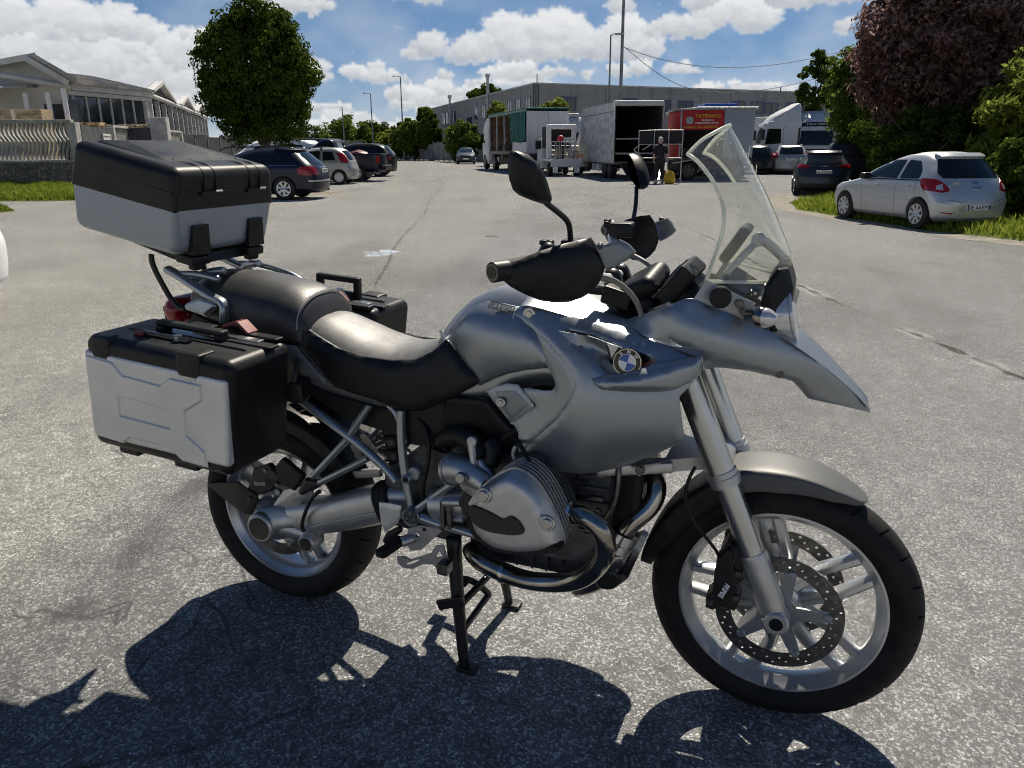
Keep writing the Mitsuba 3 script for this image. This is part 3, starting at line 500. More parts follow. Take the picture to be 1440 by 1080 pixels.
balusters('baluster_wall', 'concrete wall with wavy white balusters on a rubble base above the grass verge at left edge', (-27.5, 32.2), (-18.0, 33.0), 1.08, 2.52, 0, .97)
balusters('baluster_wall', 'farther concrete wall with wavy balusters below the workshop arcade', (-20.6, 41.6), (-23.0, 56.0), 1.0, 2.55, 0, .9, .17, False)
gt = thing('metal_gate', 'dark sheet metal gate with a lighter door leaf between the two baluster walls', 'gate')
ga, gb = np.array([-17.85, 33.4]), np.array([-20.55, 41.3]); gd = math.degrees(math.atan2(*(gb - ga)[::-1])); GL = np.linalg.norm(gb - ga)
for i in range(6): put(gt + '__sheet', placed(box(i * GL / 6 + .02, (i + 1) * GL / 6 - .02, 0, .06, .05, 2.45, .01), ga, gd), 'm_dark_wall')
put(gt + '__door_leaf', placed([box(GL * .60, GL * .6 + .08, -.09, -.02, .1, 2.2), box(GL * .9 - .08, GL * .9, -.09, -.02, .1, 2.2), box(GL * .6 + .08, GL * .9 - .08, -.09, -.02, 2.1, 2.2)], ga, gd), 'm_trim')
put(gt + '__cover', placed(box(GL * .6 + .09, GL * .9 - .09, -.06, -.01, .1, 2.09), ga, gd), 'm_concrete')
lg = thing('garden_ledge', 'low dark wall carrying firewood and pallets in front of the workshop', 'wall')
LA, LB = np.array([-26.5, 43.4]), np.array([-19.9, 44.4]); ld = math.degrees(math.atan2(*(LB - LA)[::-1])); LL_ = np.linalg.norm(LB - LA)
put(lg + '__base_wall', placed(box(0, LL_, 0, .5, 0, 2.62, .02), LA, ld), 'm_dark_wall'); put(lg + '__pillar', placed(box(LL_, LL_ + .9, -.1, .6, 0, 3.15, .03), LA, ld), 'm_concrete')
def pallet(key, label, o, deg, n, w=1.2, dz=.145, group=None):
    for i in range(n):
        t = thing('wooden_pallet', label[i], 'pallet', group); z = o[2] + i * dz; f = lambda q: mv(q, (o[0], o[1], 0), rot((0, 0, 1), deg))
        for k in range(5): put(t + '__slat', f(box(0, w, k * .2, k * .2 + .13, z + .115, z + .138, .003)), 'm_wood')
        for k in range(3): put(t + '__bottom_board', f(box(0, w, k * .41, k * .41 + .1, z, z + .02, .003)), 'm_wood')
        for k in (0, w / 2 - .06, w - .12): put(t + '__block', f(box(k, k + .12, 0, .92, z + .02, z + .115, .003)), 'm_wood')
for k, nm in enumerate(('left', 'middle', 'right')):
    pallet('p', [f'{a} wooden pallet of the {nm} stack on the dark ledge before the workshop' for a in ('lower', 'upper')], (*(LA + (LB - LA) * (.02 + .2 * k)), 2.62), ld, 2, 1.28, group='pallets on the workshop ledge')
ft = thing('firewood_pile', 'heap of split firewood lying along the top of the dark ledge', 'firewood', kind='stuff'); g = np.random.default_rng(8); ms = []
for i in range(90):
    s = g.uniform(.25, .98); q = LA + (LB - LA) * s; a = g.uniform(0, 180); ms.append(mv(lathe([(0, 0), (.06, 0), (.05, .3), (0, .3)], 'x', 6), (q[0], q[1] - .05 + g.uniform(0, .3) - (.0), 2.67 + g.uniform(0, .12)), rot((0, 0, 1), a)))
put(ft, ms, 'm_wood')
W1 = [(-25.208,40,3.135),(-23.734,40,2.925)]
for i, lb in enumerate(('large wooden crate at the left edge on the porch behind the balusters', 'slatted wooden crate right of the large crate behind the balusters')):
    t = thing('wooden_crate', lb, 'crate'); x0 = W1[0][0] + i * 1.5 - .8
    for k in range(7): put(t + '__slat', box(x0, x0 + 1.3, 40 - .02, 40.02, 1.75 + k * .24, 1.93 + k * .24, .004), 'm_wood')
    put(t + '__core', box(x0 + .02, x0 + 1.28, 40.03, 41, 0, 3.4, .01), 'm_wood' if i else 'm_concrete')

# ---------------------------------------------------------------- poles and cables
def pole(label, x, y, h, r=.09, arm=None, name='street_lamp'):
    t = thing(name, label, 'street lamp' if name == 'street_lamp' else 'pole'); put(t + '__pole', tube([(x, y, -.1), (x, y, h)], [r, r * .55], 10), 'm_pole', True)
    if arm: put(t + '__arm', tube([(x, y, h - .02), (x + arm * .4, y, h + .05), (x + arm, y, h + .06)], r * .35, 8), 'm_pole', True); put(t + '__lamp_head', box(x + arm - .1, x + arm + .45 * np.sign(arm), y - .12, y + .12, h, h + .12, .03), 'm_galv')
    return t
L1p = [(6.605,50,10.542),(6.803,50,3.808),(6.147,50,7.765),(6.099,50,3.812)]
pole('tall dark pole reaching past the top edge above the box truck', L1p[1][0], 50, 13, .13, None, 'utility_pole')
pole('lamp post with a short arm just left of the tall dark pole', L1p[3][0], 50, L1p[2][2] + .1, .08, .35)
L2p = [(-13.393,100,9.787),(-17.164,100,7.858),(-20.77,100,6.4),(3.302,100,10.004),(33.079,100,8.515)]
pole('tallest lamp post at the far bend of the road', L2p[0][0], 100, L2p[0][2], .11, -.5)
pole('lamp post behind the distant trees, second from the far bend', L2p[1][0], 100, L2p[1][2], .1, -.45)
pole('lamp post farthest left above the distant trees', L2p[2][0], 100, L2p[2][2], .1)
L3p = [(2.047,62,6.749),(20.627,62,5.724),(18.753,62,5.483)]
pole('slim flue pole at the corner of the grey factory', L3p[0][0] + .02, 62.2, L3p[0][2], .07, None, 'utility_pole')
pole('thin pole before the right end of the grey factory', L3p[1][0], 62, L3p[1][2], .08, None, 'utility_pole'); pole('thin drain pole left of the white tractor cab roof', L3p[2][0], 62, L3p[2][2], .06, None, 'utility_pole')
def cable(label, pts, r=.018): t = thing('overhead_cable', label, 'cable'); put(t, tube(pts, r, 6, 40), 'm_cable', True)
K1 = [(7.217,52,7.438),(9.167,52,6.012),(11.398,52,4.986),(14.237,52,4.712),(17.391,52,5.032),(21.357,52,6.018),(26.981,52,7.559)]
cable('lower overhead cable sagging from the tall dark pole to the right trees', K1)
K2 = [(6.854,50,7.208),(10.09,50,6.311),(13.143,50,6.01),(16.165,50,6.152),(19.14,50,6.653),(24.96,50,8.117)]
cable('upper overhead cable sagging from the tall dark pole towards the purple tree', K2)
K3 = [(8.971,19.5,2.321),(9.949,19.5,1.53),(10.637,19.5,1.36),(11.912,19.5,1.251),(13.108,19.5,1.377)]
cable('loose grey cable hanging in front of the purple tree behind the hatchback roof', K3, .014)
K4 = [(9.818,19,1.816),(10.626,19,1.522),(11.231,19,1.453),(12.231,19,1.543),(13.228,19,1.633)]
cable('second loose cable running right across the shrubs', K4, .014)

TWQ = [(-0.412,12.912,0),(-0.321,13.067,0),(-0.209,12.9,0)]
t = thing('twig', 'small dark twig lying alone on the asphalt left of the right mirror', 'twig'); put(t, tube([(q[0], q[1], .008) for q in TWQ], [.006, .003], 6, 8), 'm_bark', True)
lit = thing('leaf_litter', 'dry brown leaf litter swept together behind the rear bumper of the dark estate', 'leaves', kind='stuff')
g = np.random.default_rng(31); n = 420; c = [(-6.395,26.467,0)][0]; p = np.c_[c[0] + g.normal(0, .42, n), c[1] + g.normal(0, .5, n), g.uniform(.008, .03, n)]; a = g.normal(size=(n, 3)) * [1, 1, .35]; b = np.cross(a, g.normal(size=(n, 3)) * .3 + [0, 0, 1.0]); a *= .028 / np.linalg.norm(a, axis=1, keepdims=True); b *= .017 / np.linalg.norm(b, axis=1, keepdims=True)
put(lit, TM(np.stack([p - a, p + b, p + a, p - b], 1).reshape(-1, 3), np.vstack([np.arange(n)[:, None] * 4 + [0, 1, 2], np.arange(n)[:, None] * 4 + [0, 2, 3]])), 'm_wood', False)
# ================================================================ VEHICLES
mat('m_tyre', speck((.016, .016, .017), (.03, .029, .028), 8), .75, spec=.3)
mat('m_car_glass', (.008, .011, .012), .04, spec=.45)
mat('m_interior', (.018, .018, .02), .6)
mat('m_car_silver', speck((.44, .455, .475), (.46, .475, .49), 400, 1), .30, metal=.5, clearcoat=.8, clearcoat_gloss=.95)
mat('m_car_silver2', (.34, .34, .335), .34, metal=.45, clearcoat=.6)
mat('m_car_navy', (.006, .010, .024), .3, metal=.1, spec=.25, clearcoat=.45, clearcoat_gloss=.97)
mat('m_car_black', (.007, .008, .009), .28, spec=.25, clearcoat=.45, clearcoat_gloss=.97)
mat('m_car_grey', (.035, .039, .046), .3, metal=.4, spec=.3, clearcoat=.5, clearcoat_gloss=.97)
mat('m_car_white', (.68, .69, .70), .32, clearcoat=.8)
mat('m_truck_white', speck((.46, .47, .48), (.53, .535, .54), .8, 3), .4, clearcoat=.3)
mat('m_box_grey', proc(lambda p, n, uv: mix([.27, .28, .30], [.40, .41, .42], smoothstep(.36, .6, fbm(p.x * 3.3 + p.y * 3.3, 1, p.z * 4.2, 5)))), .55)
mat('m_pale_box', speck((.30, .34, .39), (.34, .38, .43), .6, 3), .5)
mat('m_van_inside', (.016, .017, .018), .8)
mat('m_curtain', speck((.004, .085, .075), (.008, .125, .11), 3, 3), .55)
mat('m_red_sign', speck((.36, .012, .016), (.42, .016, .02), 1, 2), .5)
mat('m_yellow', (.62, .36, .02), .5)
mat('m_orange', (.70, .20, .02), .4)
mat('m_teal_stripe', (.02, .09, .08), .4)
mat('m_rim', (.52, .525, .53), .33, metal=.75)
mat('m_plate', (.70, .71, .70), .4)
mat('m_ink', (.02, .025, .04), .5)
mat('m_rust', speck((.16, .09, .06), (.26, .17, .12), 4, 3), .8)

class Shell:
    """A car body as a stack of plan outlines: levels (z, x at the rear, x at the front, half width); Lr, Lf: how far the corners run."""
    def __init__(s, lv, n=2.5, Lr=.40, Lf=.62):
        lv = np.array(lv, float); s.z = lv[:, 0]; s.n, s.L = n, (Lr, Lf)
        s.xr, s.xf, s.w = [PchipInterpolator(lv[:, 0], lv[:, i]) for i in (1, 2, 3)]
    def bar(s, x, z): return 1 - .035 * ((x - (s.xr(z) + s.xf(z)) / 2) / ((s.xf(z) - s.xr(z)) / 2)) ** 2
    def at(s, a, z, rear=True):
        """The outline point at angle a from the middle of the tail (or nose); past 90 degrees it runs on along the flank."""
        a, z = np.broadcast_arrays(np.asarray(a, float), np.asarray(z, float)); L = s.L[0 if rear else 1]; L = np.minimum(L, .45 * (s.xf(z) - s.xr(z))); b = np.minimum(np.abs(a), np.pi / 2); over = np.abs(a) - b
        t = L * (1 - np.cos(b) ** (2 / s.n)) + over * .5; x = np.where(rear, s.xr(z) + t, s.xf(z) - t); return np.stack([x, np.sign(a) * s.w(z) * np.sin(b) ** (2 / s.n) * s.bar(x, z), z], -1)
    def mesh(s, nz=46, k=120, dome=.035):
        z = np.unique(np.r_[np.linspace(s.z[0], s.z[-1], nz), s.z]); q = np.linspace(-np.pi / 2, np.pi / 2, 27); R = []
        for h in z:
            r, f = s.at(q, h), s.at(q, h, False)[::-1]; n = 18; u = np.linspace(0, 1, n + 2)[1:-1]
            def flank(a, b): x = a[0] + (b[0] - a[0]) * u; return np.stack([x, np.sign(a[1]) * s.w(h) * s.bar(x, h), np.full(n, h)], -1)
            R.append(np.vstack([r, flank(r[-1], f[0]), f, flank(f[-1], r[0])]))
        top = R[-1]; c = top.mean(0)
        for f, d in ((.93, .35), (.75, .75), (.4, .97)): R.append(c + (top - c) * [f, f, 1] + [0, 0, dome * d])
        return loft(R)
    def y(s, x, z):
        d0, d1 = x - s.xr(z), s.xf(z) - x; m = .45 * (s.xf(z) - s.xr(z)); L0, L1 = np.minimum(s.L[0], m), np.minimum(s.L[1], m); f = np.maximum(np.clip(1 - d0 / L0, 0, 1), np.clip(1 - d1 / L1, 0, 1))
        return s.w(z) * (1 - f ** s.n) ** (1 / s.n) * s.bar(x, z)
    def x(s, y, z, rear=True):
        L = np.minimum(s.L[0 if rear else 1], .45 * (s.xf(z) - s.xr(z))); t = L * (1 - (1 - np.minimum(1, np.abs(y) / s.w(z)) ** s.n) ** (1 / s.n)); return s.xr(z) + t if rear else s.xf(z) - t
    def side(s, poly, lift=.004, t=.01, sd=1, step=.05, sm=1):
        """A panel lying on the flank (sd 1 = left, -1 = right), from an (x, z) outline."""
        p, tr, _ = tri2d(rounded(poly, .045) if sm else np.asarray(poly), step); v = np.c_[p[:, 0], s.y(p[:, 0], p[:, 1]) + lift, p[:, 1]]
        m = shell(v, tr[:, ::-1], np.array([0, 1., 0]), t); return m if sd > 0 else my(m)
    def end(s, poly, lift=.004, t=.012, rear=True, step=.05, sm=1):
        """A panel lying on the tail or nose, from a (y, z) outline; a y beyond the half width runs on round the corner."""
        P = rounded(poly, .04) if sm else np.asarray(poly, float); e = [P[i] + (P[(i + 1) % len(P)] - P[i]) * k / 6 for i in range(len(P)) for k in range(6)]; q = np.array(e)
        def ang(y, z): f = np.abs(y) / s.w(z); return np.sign(y) * (np.arcsin(np.minimum(f, 1) ** (s.n / 2)) + np.maximum(0, f - 1) * 2)
        at = lambda a, z: s.at(a, z, rear)
        A = np.c_[ang(q[:, 0], q[:, 1]), q[:, 1]]; p, tr, _ = tri2d(A, step * .8); v = at(p[:, 0], p[:, 1]); du = at(p[:, 0] + .01, p[:, 1]) - at(p[:, 0] - .01, p[:, 1]); dv = at(p[:, 0], p[:, 1] + .01) - at(p[:, 0], p[:, 1] - .01)
        n = np.cross(du, dv); n /= np.linalg.norm(n, axis=1, keepdims=True) + 1e-12; c0 = np.array([(s.xr(.7) + s.xf(.7)) / 2, 0, 0]); n *= np.sign(np.sum((v - c0) * n * [1, 1, 0]))
        m = shell(v + n * lift, tr, n, t); return m
def rounded(poly, r):
    r = min(r, .30 * math.sqrt(sg.Polygon(poly).area))
    P = sg.Polygon(poly).buffer(0); Q = P.buffer(-r).buffer(r, 3); return np.array((Q if Q.area > .5 * P.area and Q.geom_type == 'Polygon' else P).exterior.coords)[:-1]
def wheel(key, c, r, w, sd, spokes=7, m='m_rim', tw=None, hub=.62):
    """A road wheel: tyre and a spoked rim, its outer face towards y * sd."""
    k = put(key, mv(lathe([(r * .60, -w * .45), (r * .66, -w * .5), (r * .93, -w * .5), (r, -w * .34), (r, w * .34), (r * .93, w * .5), (r * .66, w * .5), (r * .60, w * .45), (r * .60, -w * .45)], 'y', 36), c), 'm_tyre', 40, tw)
    ri = r * .655; P = sg.Point(0, 0).buffer(ri, 24).difference(sg.Point(0, 0).buffer(ri * .90, 24)).union(sg.Point(0, 0).buffer(ri * .24, 12))
    for i in range(spokes):
        a = 2 * math.pi * (i + .25) / spokes; u = np.array([math.cos(a), math.sin(a)]); n_ = np.array([-u[1], u[0]]); P = P.union(sg.Polygon([u * ri * .1 + n_ * ri * .13, u * ri * .95 + n_ * ri * .17, u * ri * .95 - n_ * ri * .17, u * ri * .1 - n_ * ri * .13]))
    ex = trimesh.creation.extrude_polygon(P, .03, engine='earcut'); v = np.array(ex.vertices); rad = np.hypot(v[:, 0], v[:, 1]) / ri
    v = np.c_[v[:, 0], sd * (w * .36 + v[:, 2] + .02 * rad), v[:, 1]]; f = np.array(ex.faces); f = f[:, ::-1] if sd > 0 else f
    put(k + '__rim', [mv(TM(v, f), c), mv(lathe([(r * .60, -w * .4), (r * .56, -w * .35), (r * .56, w * .42), (r * .62, w * .46)], 'y', 36), c)], m, 30, tw)
    put(k + '__brake', mv(lathe([(0, -.01), (r * .5, -.01), (r * .5, .01), (0, .01)], 'y', 24), c), 'm_steel', 30, tw); return k
def place(x, y, deg, z=None, s=1.): return T4().translate([x, y, float(zg(x, y)) if z is None else z]).rotate([0, 0, 1], deg).scale(s)
def car(name, label, tw, lv, paint, wb, xr_axle, r, tw_, glass, rear_glass, lights=None, plate=None, n=4.6, spokes=7, group='parked cars', category='car', rim='m_rim', extra=None, bumper=None, doors=(), handles=(), trim=None, mirror=None):
    t = thing(name, label, category, group); S = Shell(lv); P = lambda k, m_, mt, sm=35: put(t + '__' + k, m_, mt, sm, tw)
    body = S.mesh(); M = m3.Manifold(m3.Mesh(np.asarray(body.vertices, np.float32), np.asarray(body.faces, np.uint32)))
    for x in (xr_axle, xr_axle + wb):
        cyl = m3.Manifold.cylinder(4, r * 1.13, r * 1.13, 48).rotate([90, 0, 0]).translate([x, 2, r]); inner = m3.Manifold.cube([4, 2 * (tw_ - .20), 3], True).translate([x, 0, r]); M = M - (cyl - inner)
    P('body', M, paint, 32)
    W = float(S.w(.45)); P('underbody', [box(xr_axle - .4, xr_axle + wb + .4, -W * .72, W * .72, .16, .5, .05)] + [box(x - r * 1.2, x + r * 1.2, -tw_ + .13, tw_ - .13, .25, r * 2.15) for x in (xr_axle, xr_axle + wb)], 'm_interior')
    for x in (xr_axle, xr_axle + wb):
        for sd in (1, -1): wheel(t + '__wheel', (x, sd * (tw_ - .10), r), r, .2, sd, spokes, rim, tw)
    for g in glass:
        for sd in (1, -1): P('side_window', S.side(g, sd=sd), 'm_car_glass')
    P('rear_window', S.end(rear_glass), 'm_car_glass')
    for poly, mt in (lights or ()):
        for sd in (1, -1): P('tail_light', S.end([(y * sd, z) for y, z in poly][::sd], .008, .03), mt)
    for x, z0, z1 in doors:
        for sd in (1, -1): P('door_gap', S.side([(x - .004, z0), (x + .004, z0), (x + .004 + .02, z1), (x - .004 + .02, z1)], .0015, .004, sd, .1, 0), 'm_interior')
    for x, z in handles:
        for sd in (1, -1): P('door_handle', S.side(rrect(x - .09, x + .09, z - .022, z + .022, .02), .028, .026, sd, .03, 0), paint)
    if trim:
        for sd in (1, -1): P('side_trim', S.side(rrect(*trim, .015), .012, .012, sd, .1, 0), paint if name == 'hatchback' else 'm_black_plastic')
    if bumper: P('rear_bumper', S.end(bumper, .006, .02), paint if name != 'estate_car' else 'm_rim')
    if mirror:
        for sd in (1, -1): P('door_mirror', mv(box(-.09, .09, -.10, .10, -.065, .075, .05), (mirror[0], sd * (float(S.y(mirror[0], mirror[1])) + .09), mirror[1])), 'm_black_plastic')
    if plate:
        y0, z0, w_, text, side_blue = plate; hx = .055; ps = S.x(np.array([y0]), np.array([z0]))[0] - .03
        P('number_plate', box(ps, ps + .03, y0 - w_ / 2, y0 + w_ / 2, z0 - hx, z0 + hx, .004), 'm_plate'); o, R = frame3((ps - .001, y0, z0), (0, -1, 0), (0, 0, 1)); k = t + '__number_plate'
        put(k + '__lettering', mv(txt(text, .075, .003, True), o, R), 'm_ink', False, tw)
        if side_blue: put(k + '__blue_band', [box(ps - .003, ps, y0 + s * (w_ / 2 - .025) - .02, y0 + s * (w_ / 2 - .025) + .02, z0 - hx + .004, z0 + hx - .004) for s in (-1, 1)], 'm_blue', False, tw)
    if extra: extra(t, S, P)
    return t
# silver hatchback on the right ---------------------------------------------------------------------------------
def hatch_extra(t, S, P):
    P('spoiler', S.end([(-.48, 1.37), (.48, 1.37), (.5, 1.43), (-.5, 1.43)], .05, .07), 'm_car_silver')
    P('wiper', S.end([(-.1, 1.02), (.30, 1.035), (.30, 1.05), (-.1, 1.045)], .02, .015, sm=0), 'm_black_plastic')
    P('tailgate_handle', S.end(rrect(-.1, .1, .80, .84, .015), .018, .02, sm=0), 'm_chrome'); P('emblem', S.end(rrect(-.055, .055, .87, .95, .035), .01, .01, sm=0), 'm_chrome')
    P('model_lettering', mv(txt('CORSA', .042, .004), *frame3((float(S.x(np.array([.42]), np.array([.90]))[0]) - .012, .40, .905), (0, -1, 0), (0, 0, 1))), 'm_chrome')
    P('tailgate_gap', [S.end([(-.62, .60), (-.3, .545), (.3, .545), (.62, .60), (.62, .608), (.3, .553), (-.3, .553), (-.62, .608)], .002, .004, sm=0)], 'm_interior')
    P('bumper_crease', S.end([(-.80, .565), (-.5, .50), (-.5, .507), (-.80, .573)], .003, .005, sm=0), 'm_black_plastic'); P('bumper_crease', S.end([(.80, .573), (.5, .507), (.5, .50), (.80, .565)], .003, .005, sm=0), 'm_black_plastic')
    for sd in (1, -1): P('reversing_light', S.end([(sd * .66, .90), (sd * .76, .86), (sd * .78, .79), (sd * .68, .78)][::sd], .016, .012, sm=0), 'm_clear_lens')
    P('window_frame', [S.side([(.70, .945), (2.62, .93), (2.62, .955), (.70, .968)], .006, .008, sd, .08, 0) for sd in (1, -1)], 'm_black_plastic'); P('bumper_reflector', S.end([(.52, .33), (.72, .35), (.72, .375), (.52, .355)], .006, .01, sm=0), 'm_red_lens'); P('number_plate_recess', S.end([(-.42, .38), (.42, .38), (.40, .55), (-.40, .55)], .003, .004), 'm_car_silver2'); P('aerial', tube([(1.35, 0, 1.49), (1.1, 0, 1.72)], .006, 6), 'm_black_plastic'); P('windscreen', S.end([(-.62, .98), (.62, .98), (.52, 1.36), (-.52, 1.36)], .004, .01, False), 'm_car_glass')
    for sd in (1, -1): P('headlight', S.end([(sd * .45, .66), (sd * .76, .70), (sd * .78, .84), (sd * .5, .76)][::sd], .008, .02, False), 'm_clear_lens')
    P('radio_strip', S.side([(1.62, .99), (2.35, .93), (2.36, .955), (1.63, 1.015)], .003, .004), 'm_car_silver')
car('hatchback', 'silver five door hatchback parked on the grass edge under the purple tree at right', place(8.56, 14.25, 99.5, s=.94),
    [(.17, .12, 3.82, .72), (.26, .02, 3.93, .825), (.5, .0, 3.99, .862), (.68, .05, 3.94, .868), (.80, .11, 3.74, .862), (.90, .17, 3.2, .845), (1.0, .24, 2.94, .805), (1.12, .32, 2.70, .745), (1.24, .41, 2.42, .68), (1.36, .50, 2.08, .605), (1.43, .62, 1.8, .54), (1.462, .78, 1.55, .45)],
    'm_car_silver', 2.511, .64, .305, .845, [[(1.42, .97), (2.58, .97), (2.05, 1.29), (1.86, 1.335), (1.42, 1.345)], [(.74, .985), (1.34, .97), (1.34, 1.345), (.98, 1.32), (.80, 1.16)]],
    [(-.62, 1.0), (.62, 1.0), (.66, 1.1), (.54, 1.36), (-.54, 1.36), (-.66, 1.1)], [([(.55, .765), (.70, .735), (.885, .775), (.93, .86), (.90, .95), (.83, 1.0), (.72, .985), (.62, .90)], 'm_red_lens')], (0, .46, .52, 'DE 465FN', True), n=4.0, spokes=8,
    extra=hatch_extra, doors=[(1.37, .3, 1.36), (2.50, .33, .97), (.78, .68, .98)], handles=[(1.02, .835), (2.02, .825)], trim=(.95, 2.45, .55, .575), mirror=(2.42, .99))
# dark grey SUV-like hatchback seen from behind, with the door of a car beyond open
def audi_extra(t, S, P):
    P('rear_apron', S.end([(-.8, .22), (.8, .22), (.84, .42), (-.84, .42)], .006, .02), 'm_black_plastic'); P('spoiler', S.end([(-.5, 1.36), (.5, 1.36), (.52, 1.42), (-.52, 1.42)], .06, .08), 'm_car_grey')
    o, R = frame3((float(S.x(np.array([0.]), np.array([.98]))[0]) - .008, 0, .97), (0, -1, 0), (0, 0, 1))
    P('emblem', [mv(lathe([(.036, 0), (.042, .004), (.036, .008), (.030, .004), (.036, 0)], 'z', 18), o + R @ [(i - 1.5) * .052, 0, 0], R) for i in range(4)], 'm_chrome')
    for sd in (1, -1): P('roof_rail', tube([(.75, sd * .52, 1.40), (1.2, sd * .55, 1.455), (2.0, sd * .55, 1.44)], .018, 8), 'm_black_plastic')
car('dark_hatchback', 'dark grey five door car seen from behind, left of the silver hatchback', place(9.5, 23.9, 72, s=.91),
    [(.2, .1, 4.1, .72), (.3, .0, 4.22, .83), (.6, .02, 4.25, .885), (.8, .08, 4.1, .89), (.95, .14, 3.6, .86), (1.05, .22, 3.2, .80), (1.2, .42, 2.75, .69), (1.34, .60, 2.3, .585), (1.42, .78, 2.0, .50)],
    'm_car_grey', 2.58, .75, .325, .87, [[(1.0, 1.0), (1.6, .98), (1.6, 1.33), (1.15, 1.3)], [(1.7, .98), (2.85, .98), (2.3, 1.28), (1.7, 1.34)]], [(-.60, 1.03), (.60, 1.03), (.50, 1.35), (-.50, 1.35)],
    [([(.42, .90), (.86, .92), (.85, 1.04), (.5, 1.0)], 'm_red_lens')], (0, .80, .5, 'EZ 790AX', False), extra=audi_extra, spokes=5, doors=[(1.65, .35, 1.34)])
def suv_extra(t, S, P):
    P('open_tailgate_interior', S.end([(-.62, .62), (.62, .62), (.55, 1.45), (-.55, 1.45)], .004, .01), 'm_interior')
car('black_car', 'black car in deep shade right behind the dark grey hatchback with pale things inside', place(11.75, 27.2, 72),
    [(.22, .1, 4.2, .75), (.35, .0, 4.4, .86), (.7, .02, 4.42, .90), (.95, .06, 4.0, .89), (1.1, .1, 3.4, .85), (1.3, .2, 2.9, .76), (1.5, .32, 2.4, .66), (1.58, .6, 2.0, .55)], 'm_car_black', 2.65, .8, .34, .88, [[(.6, 1.1), (1.5, 1.08), (1.5, 1.45), (.8, 1.43)]], [(-.62, 1.05), (.62, 1.05), (.55, 1.46), (-.55, 1.46)], [([(.70, .8), (.86, .8), (.84, 1.1), (.72, 1.1)], 'm_red_lens')], extra=suv_extra)
def rails(h, x0, x1, w, m='m_rim'):
    def f(t, S, P):
        for sd in (1, -1): P('roof_rail', tube([(x0, sd * w, h - .03), (x0 + .12, sd * w, h + .03), ((x0 + x1) / 2, sd * w, h + .05), (x1 - .12, sd * w, h + .02), (x1, sd * w, h - .05)], .018, 8), m)
    return f
WAG = [(.2, .1, 4.3, .75), (.32, .0, 4.45, .85), (.6, .02, 4.5, .885), (.8, .06, 4.35, .89), (.95, .12, 3.7, .86), (1.05, .2, 3.3, .81), (1.2, .34, 2.95, .72), (1.34, .5, 2.5, .62), (1.43, .66, 2.2, .52)]
car('silver_estate', 'silver estate car seen from behind in front of the white tractor units', place(14.45, 40.8, 74), WAG, 'm_car_silver2', 2.7, .85, .31, .87, [[(.75, 1.02), (1.55, 1.0), (1.55, 1.34), (.85, 1.34)], [(1.65, 1.0), (3.0, 1.0), (2.4, 1.3), (1.65, 1.35)]], [(-.62, 1.0), (.62, 1.0), (.55, 1.36), (-.55, 1.36)], [([(.66, .78), (.88, .8), (.82, 1.1), (.70, 1.1)], 'm_red_lens')], (0, .75, .52, 'CX 318', False), extra=rails(1.44, .9, 2.6, .52))
car('dark_estate', 'dark car with two tone wheel arch seen through the windscreen edge beside the silver estate', place(12.85, 41.2, 74), WAG, 'm_car_black', 2.7, .85, .32, .87, [[(.75, 1.02), (1.55, 1.0), (1.55, 1.34), (.85, 1.34)], [(1.65, 1.0), (3.0, 1.0), (2.4, 1.3), (1.65, 1.35)]], [(-.62, 1.0), (.62, 1.0), (.55, 1.36), (-.55, 1.36)], [([(.66, .78), (.88, .8), (.82, 1.05), (.70, 1.05)], 'm_red_lens')])
# left: the estate, the small silver car, the pickup and the vans behind
def merc_extra(t, S, P):
    rails(1.455, .75, 2.9, .55, 'm_car_black')(t, S, P)
    P('window_chrome', [S.side([(.62, .975), (3.25, .945), (3.25, .965), (.62, .995)], .006, .008, sd, .2, 0) for sd in (1, -1)], 'm_chrome'); P('bumper_chrome', S.end([(-.86, .52), (.86, .52), (.87, .56), (-.87, .56)], .012, .02, sm=0), 'm_rim')
    P('tailgate_trim', S.end([(-.35, .90), (.35, .90), (.35, .925), (-.35, .925)], .01, .01, sm=0), 'm_chrome'); P('exhaust_tip', tube([(.05, -.5, .24), (.2, -.5, .24)], .035, 10), 'm_chrome')
    P('spoiler', S.end([(-.55, 1.37), (.55, 1.37), (.56, 1.43), (-.56, 1.43)], .05, .07), 'm_car_navy')
car('estate_car', 'dark blue estate car with roof rails and seven spoke alloys behind the black top case', place(-5.55, 23.75, 177),
    [(.2, .12, 4.45, .76), (.32, .02, 4.56, .86), (.55, .0, 4.6, .88), (.78, .04, 4.45, .885), (.90, .08, 4.0, .875), (.97, .13, 3.55, .85), (1.06, .22, 3.22, .80), (1.2, .38, 2.88, .71), (1.34, .55, 2.45, .60), (1.42, .70, 2.15, .50), (1.445, .85, 2.0, .42)],
    'm_car_navy', 2.76, 1.03, .325, .88, [[(.72, 1.0), (1.38, .985), (1.36, 1.34), (.95, 1.325), (.8, 1.2)], [(1.46, .985), (2.28, .975), (2.22, 1.345), (1.44, 1.36)], [(2.36, .975), (3.2, .96), (2.8, 1.2), (2.3, 1.34)]],
    [(-.62, .98), (.62, .98), (.52, 1.36), (-.52, 1.36)], [([(.50, .72), (.86, .70), (1.02, .74), (.98, .90), (.84, .95), (.58, .92)], 'm_red_lens')], (0, .82, .5, 'DW 507', False), extra=merc_extra, spokes=7, doors=[(1.42, .35, 1.36), (2.33, .35, 1.34)], handles=[(1.68, .87), (2.55, .86)], bumper=None)
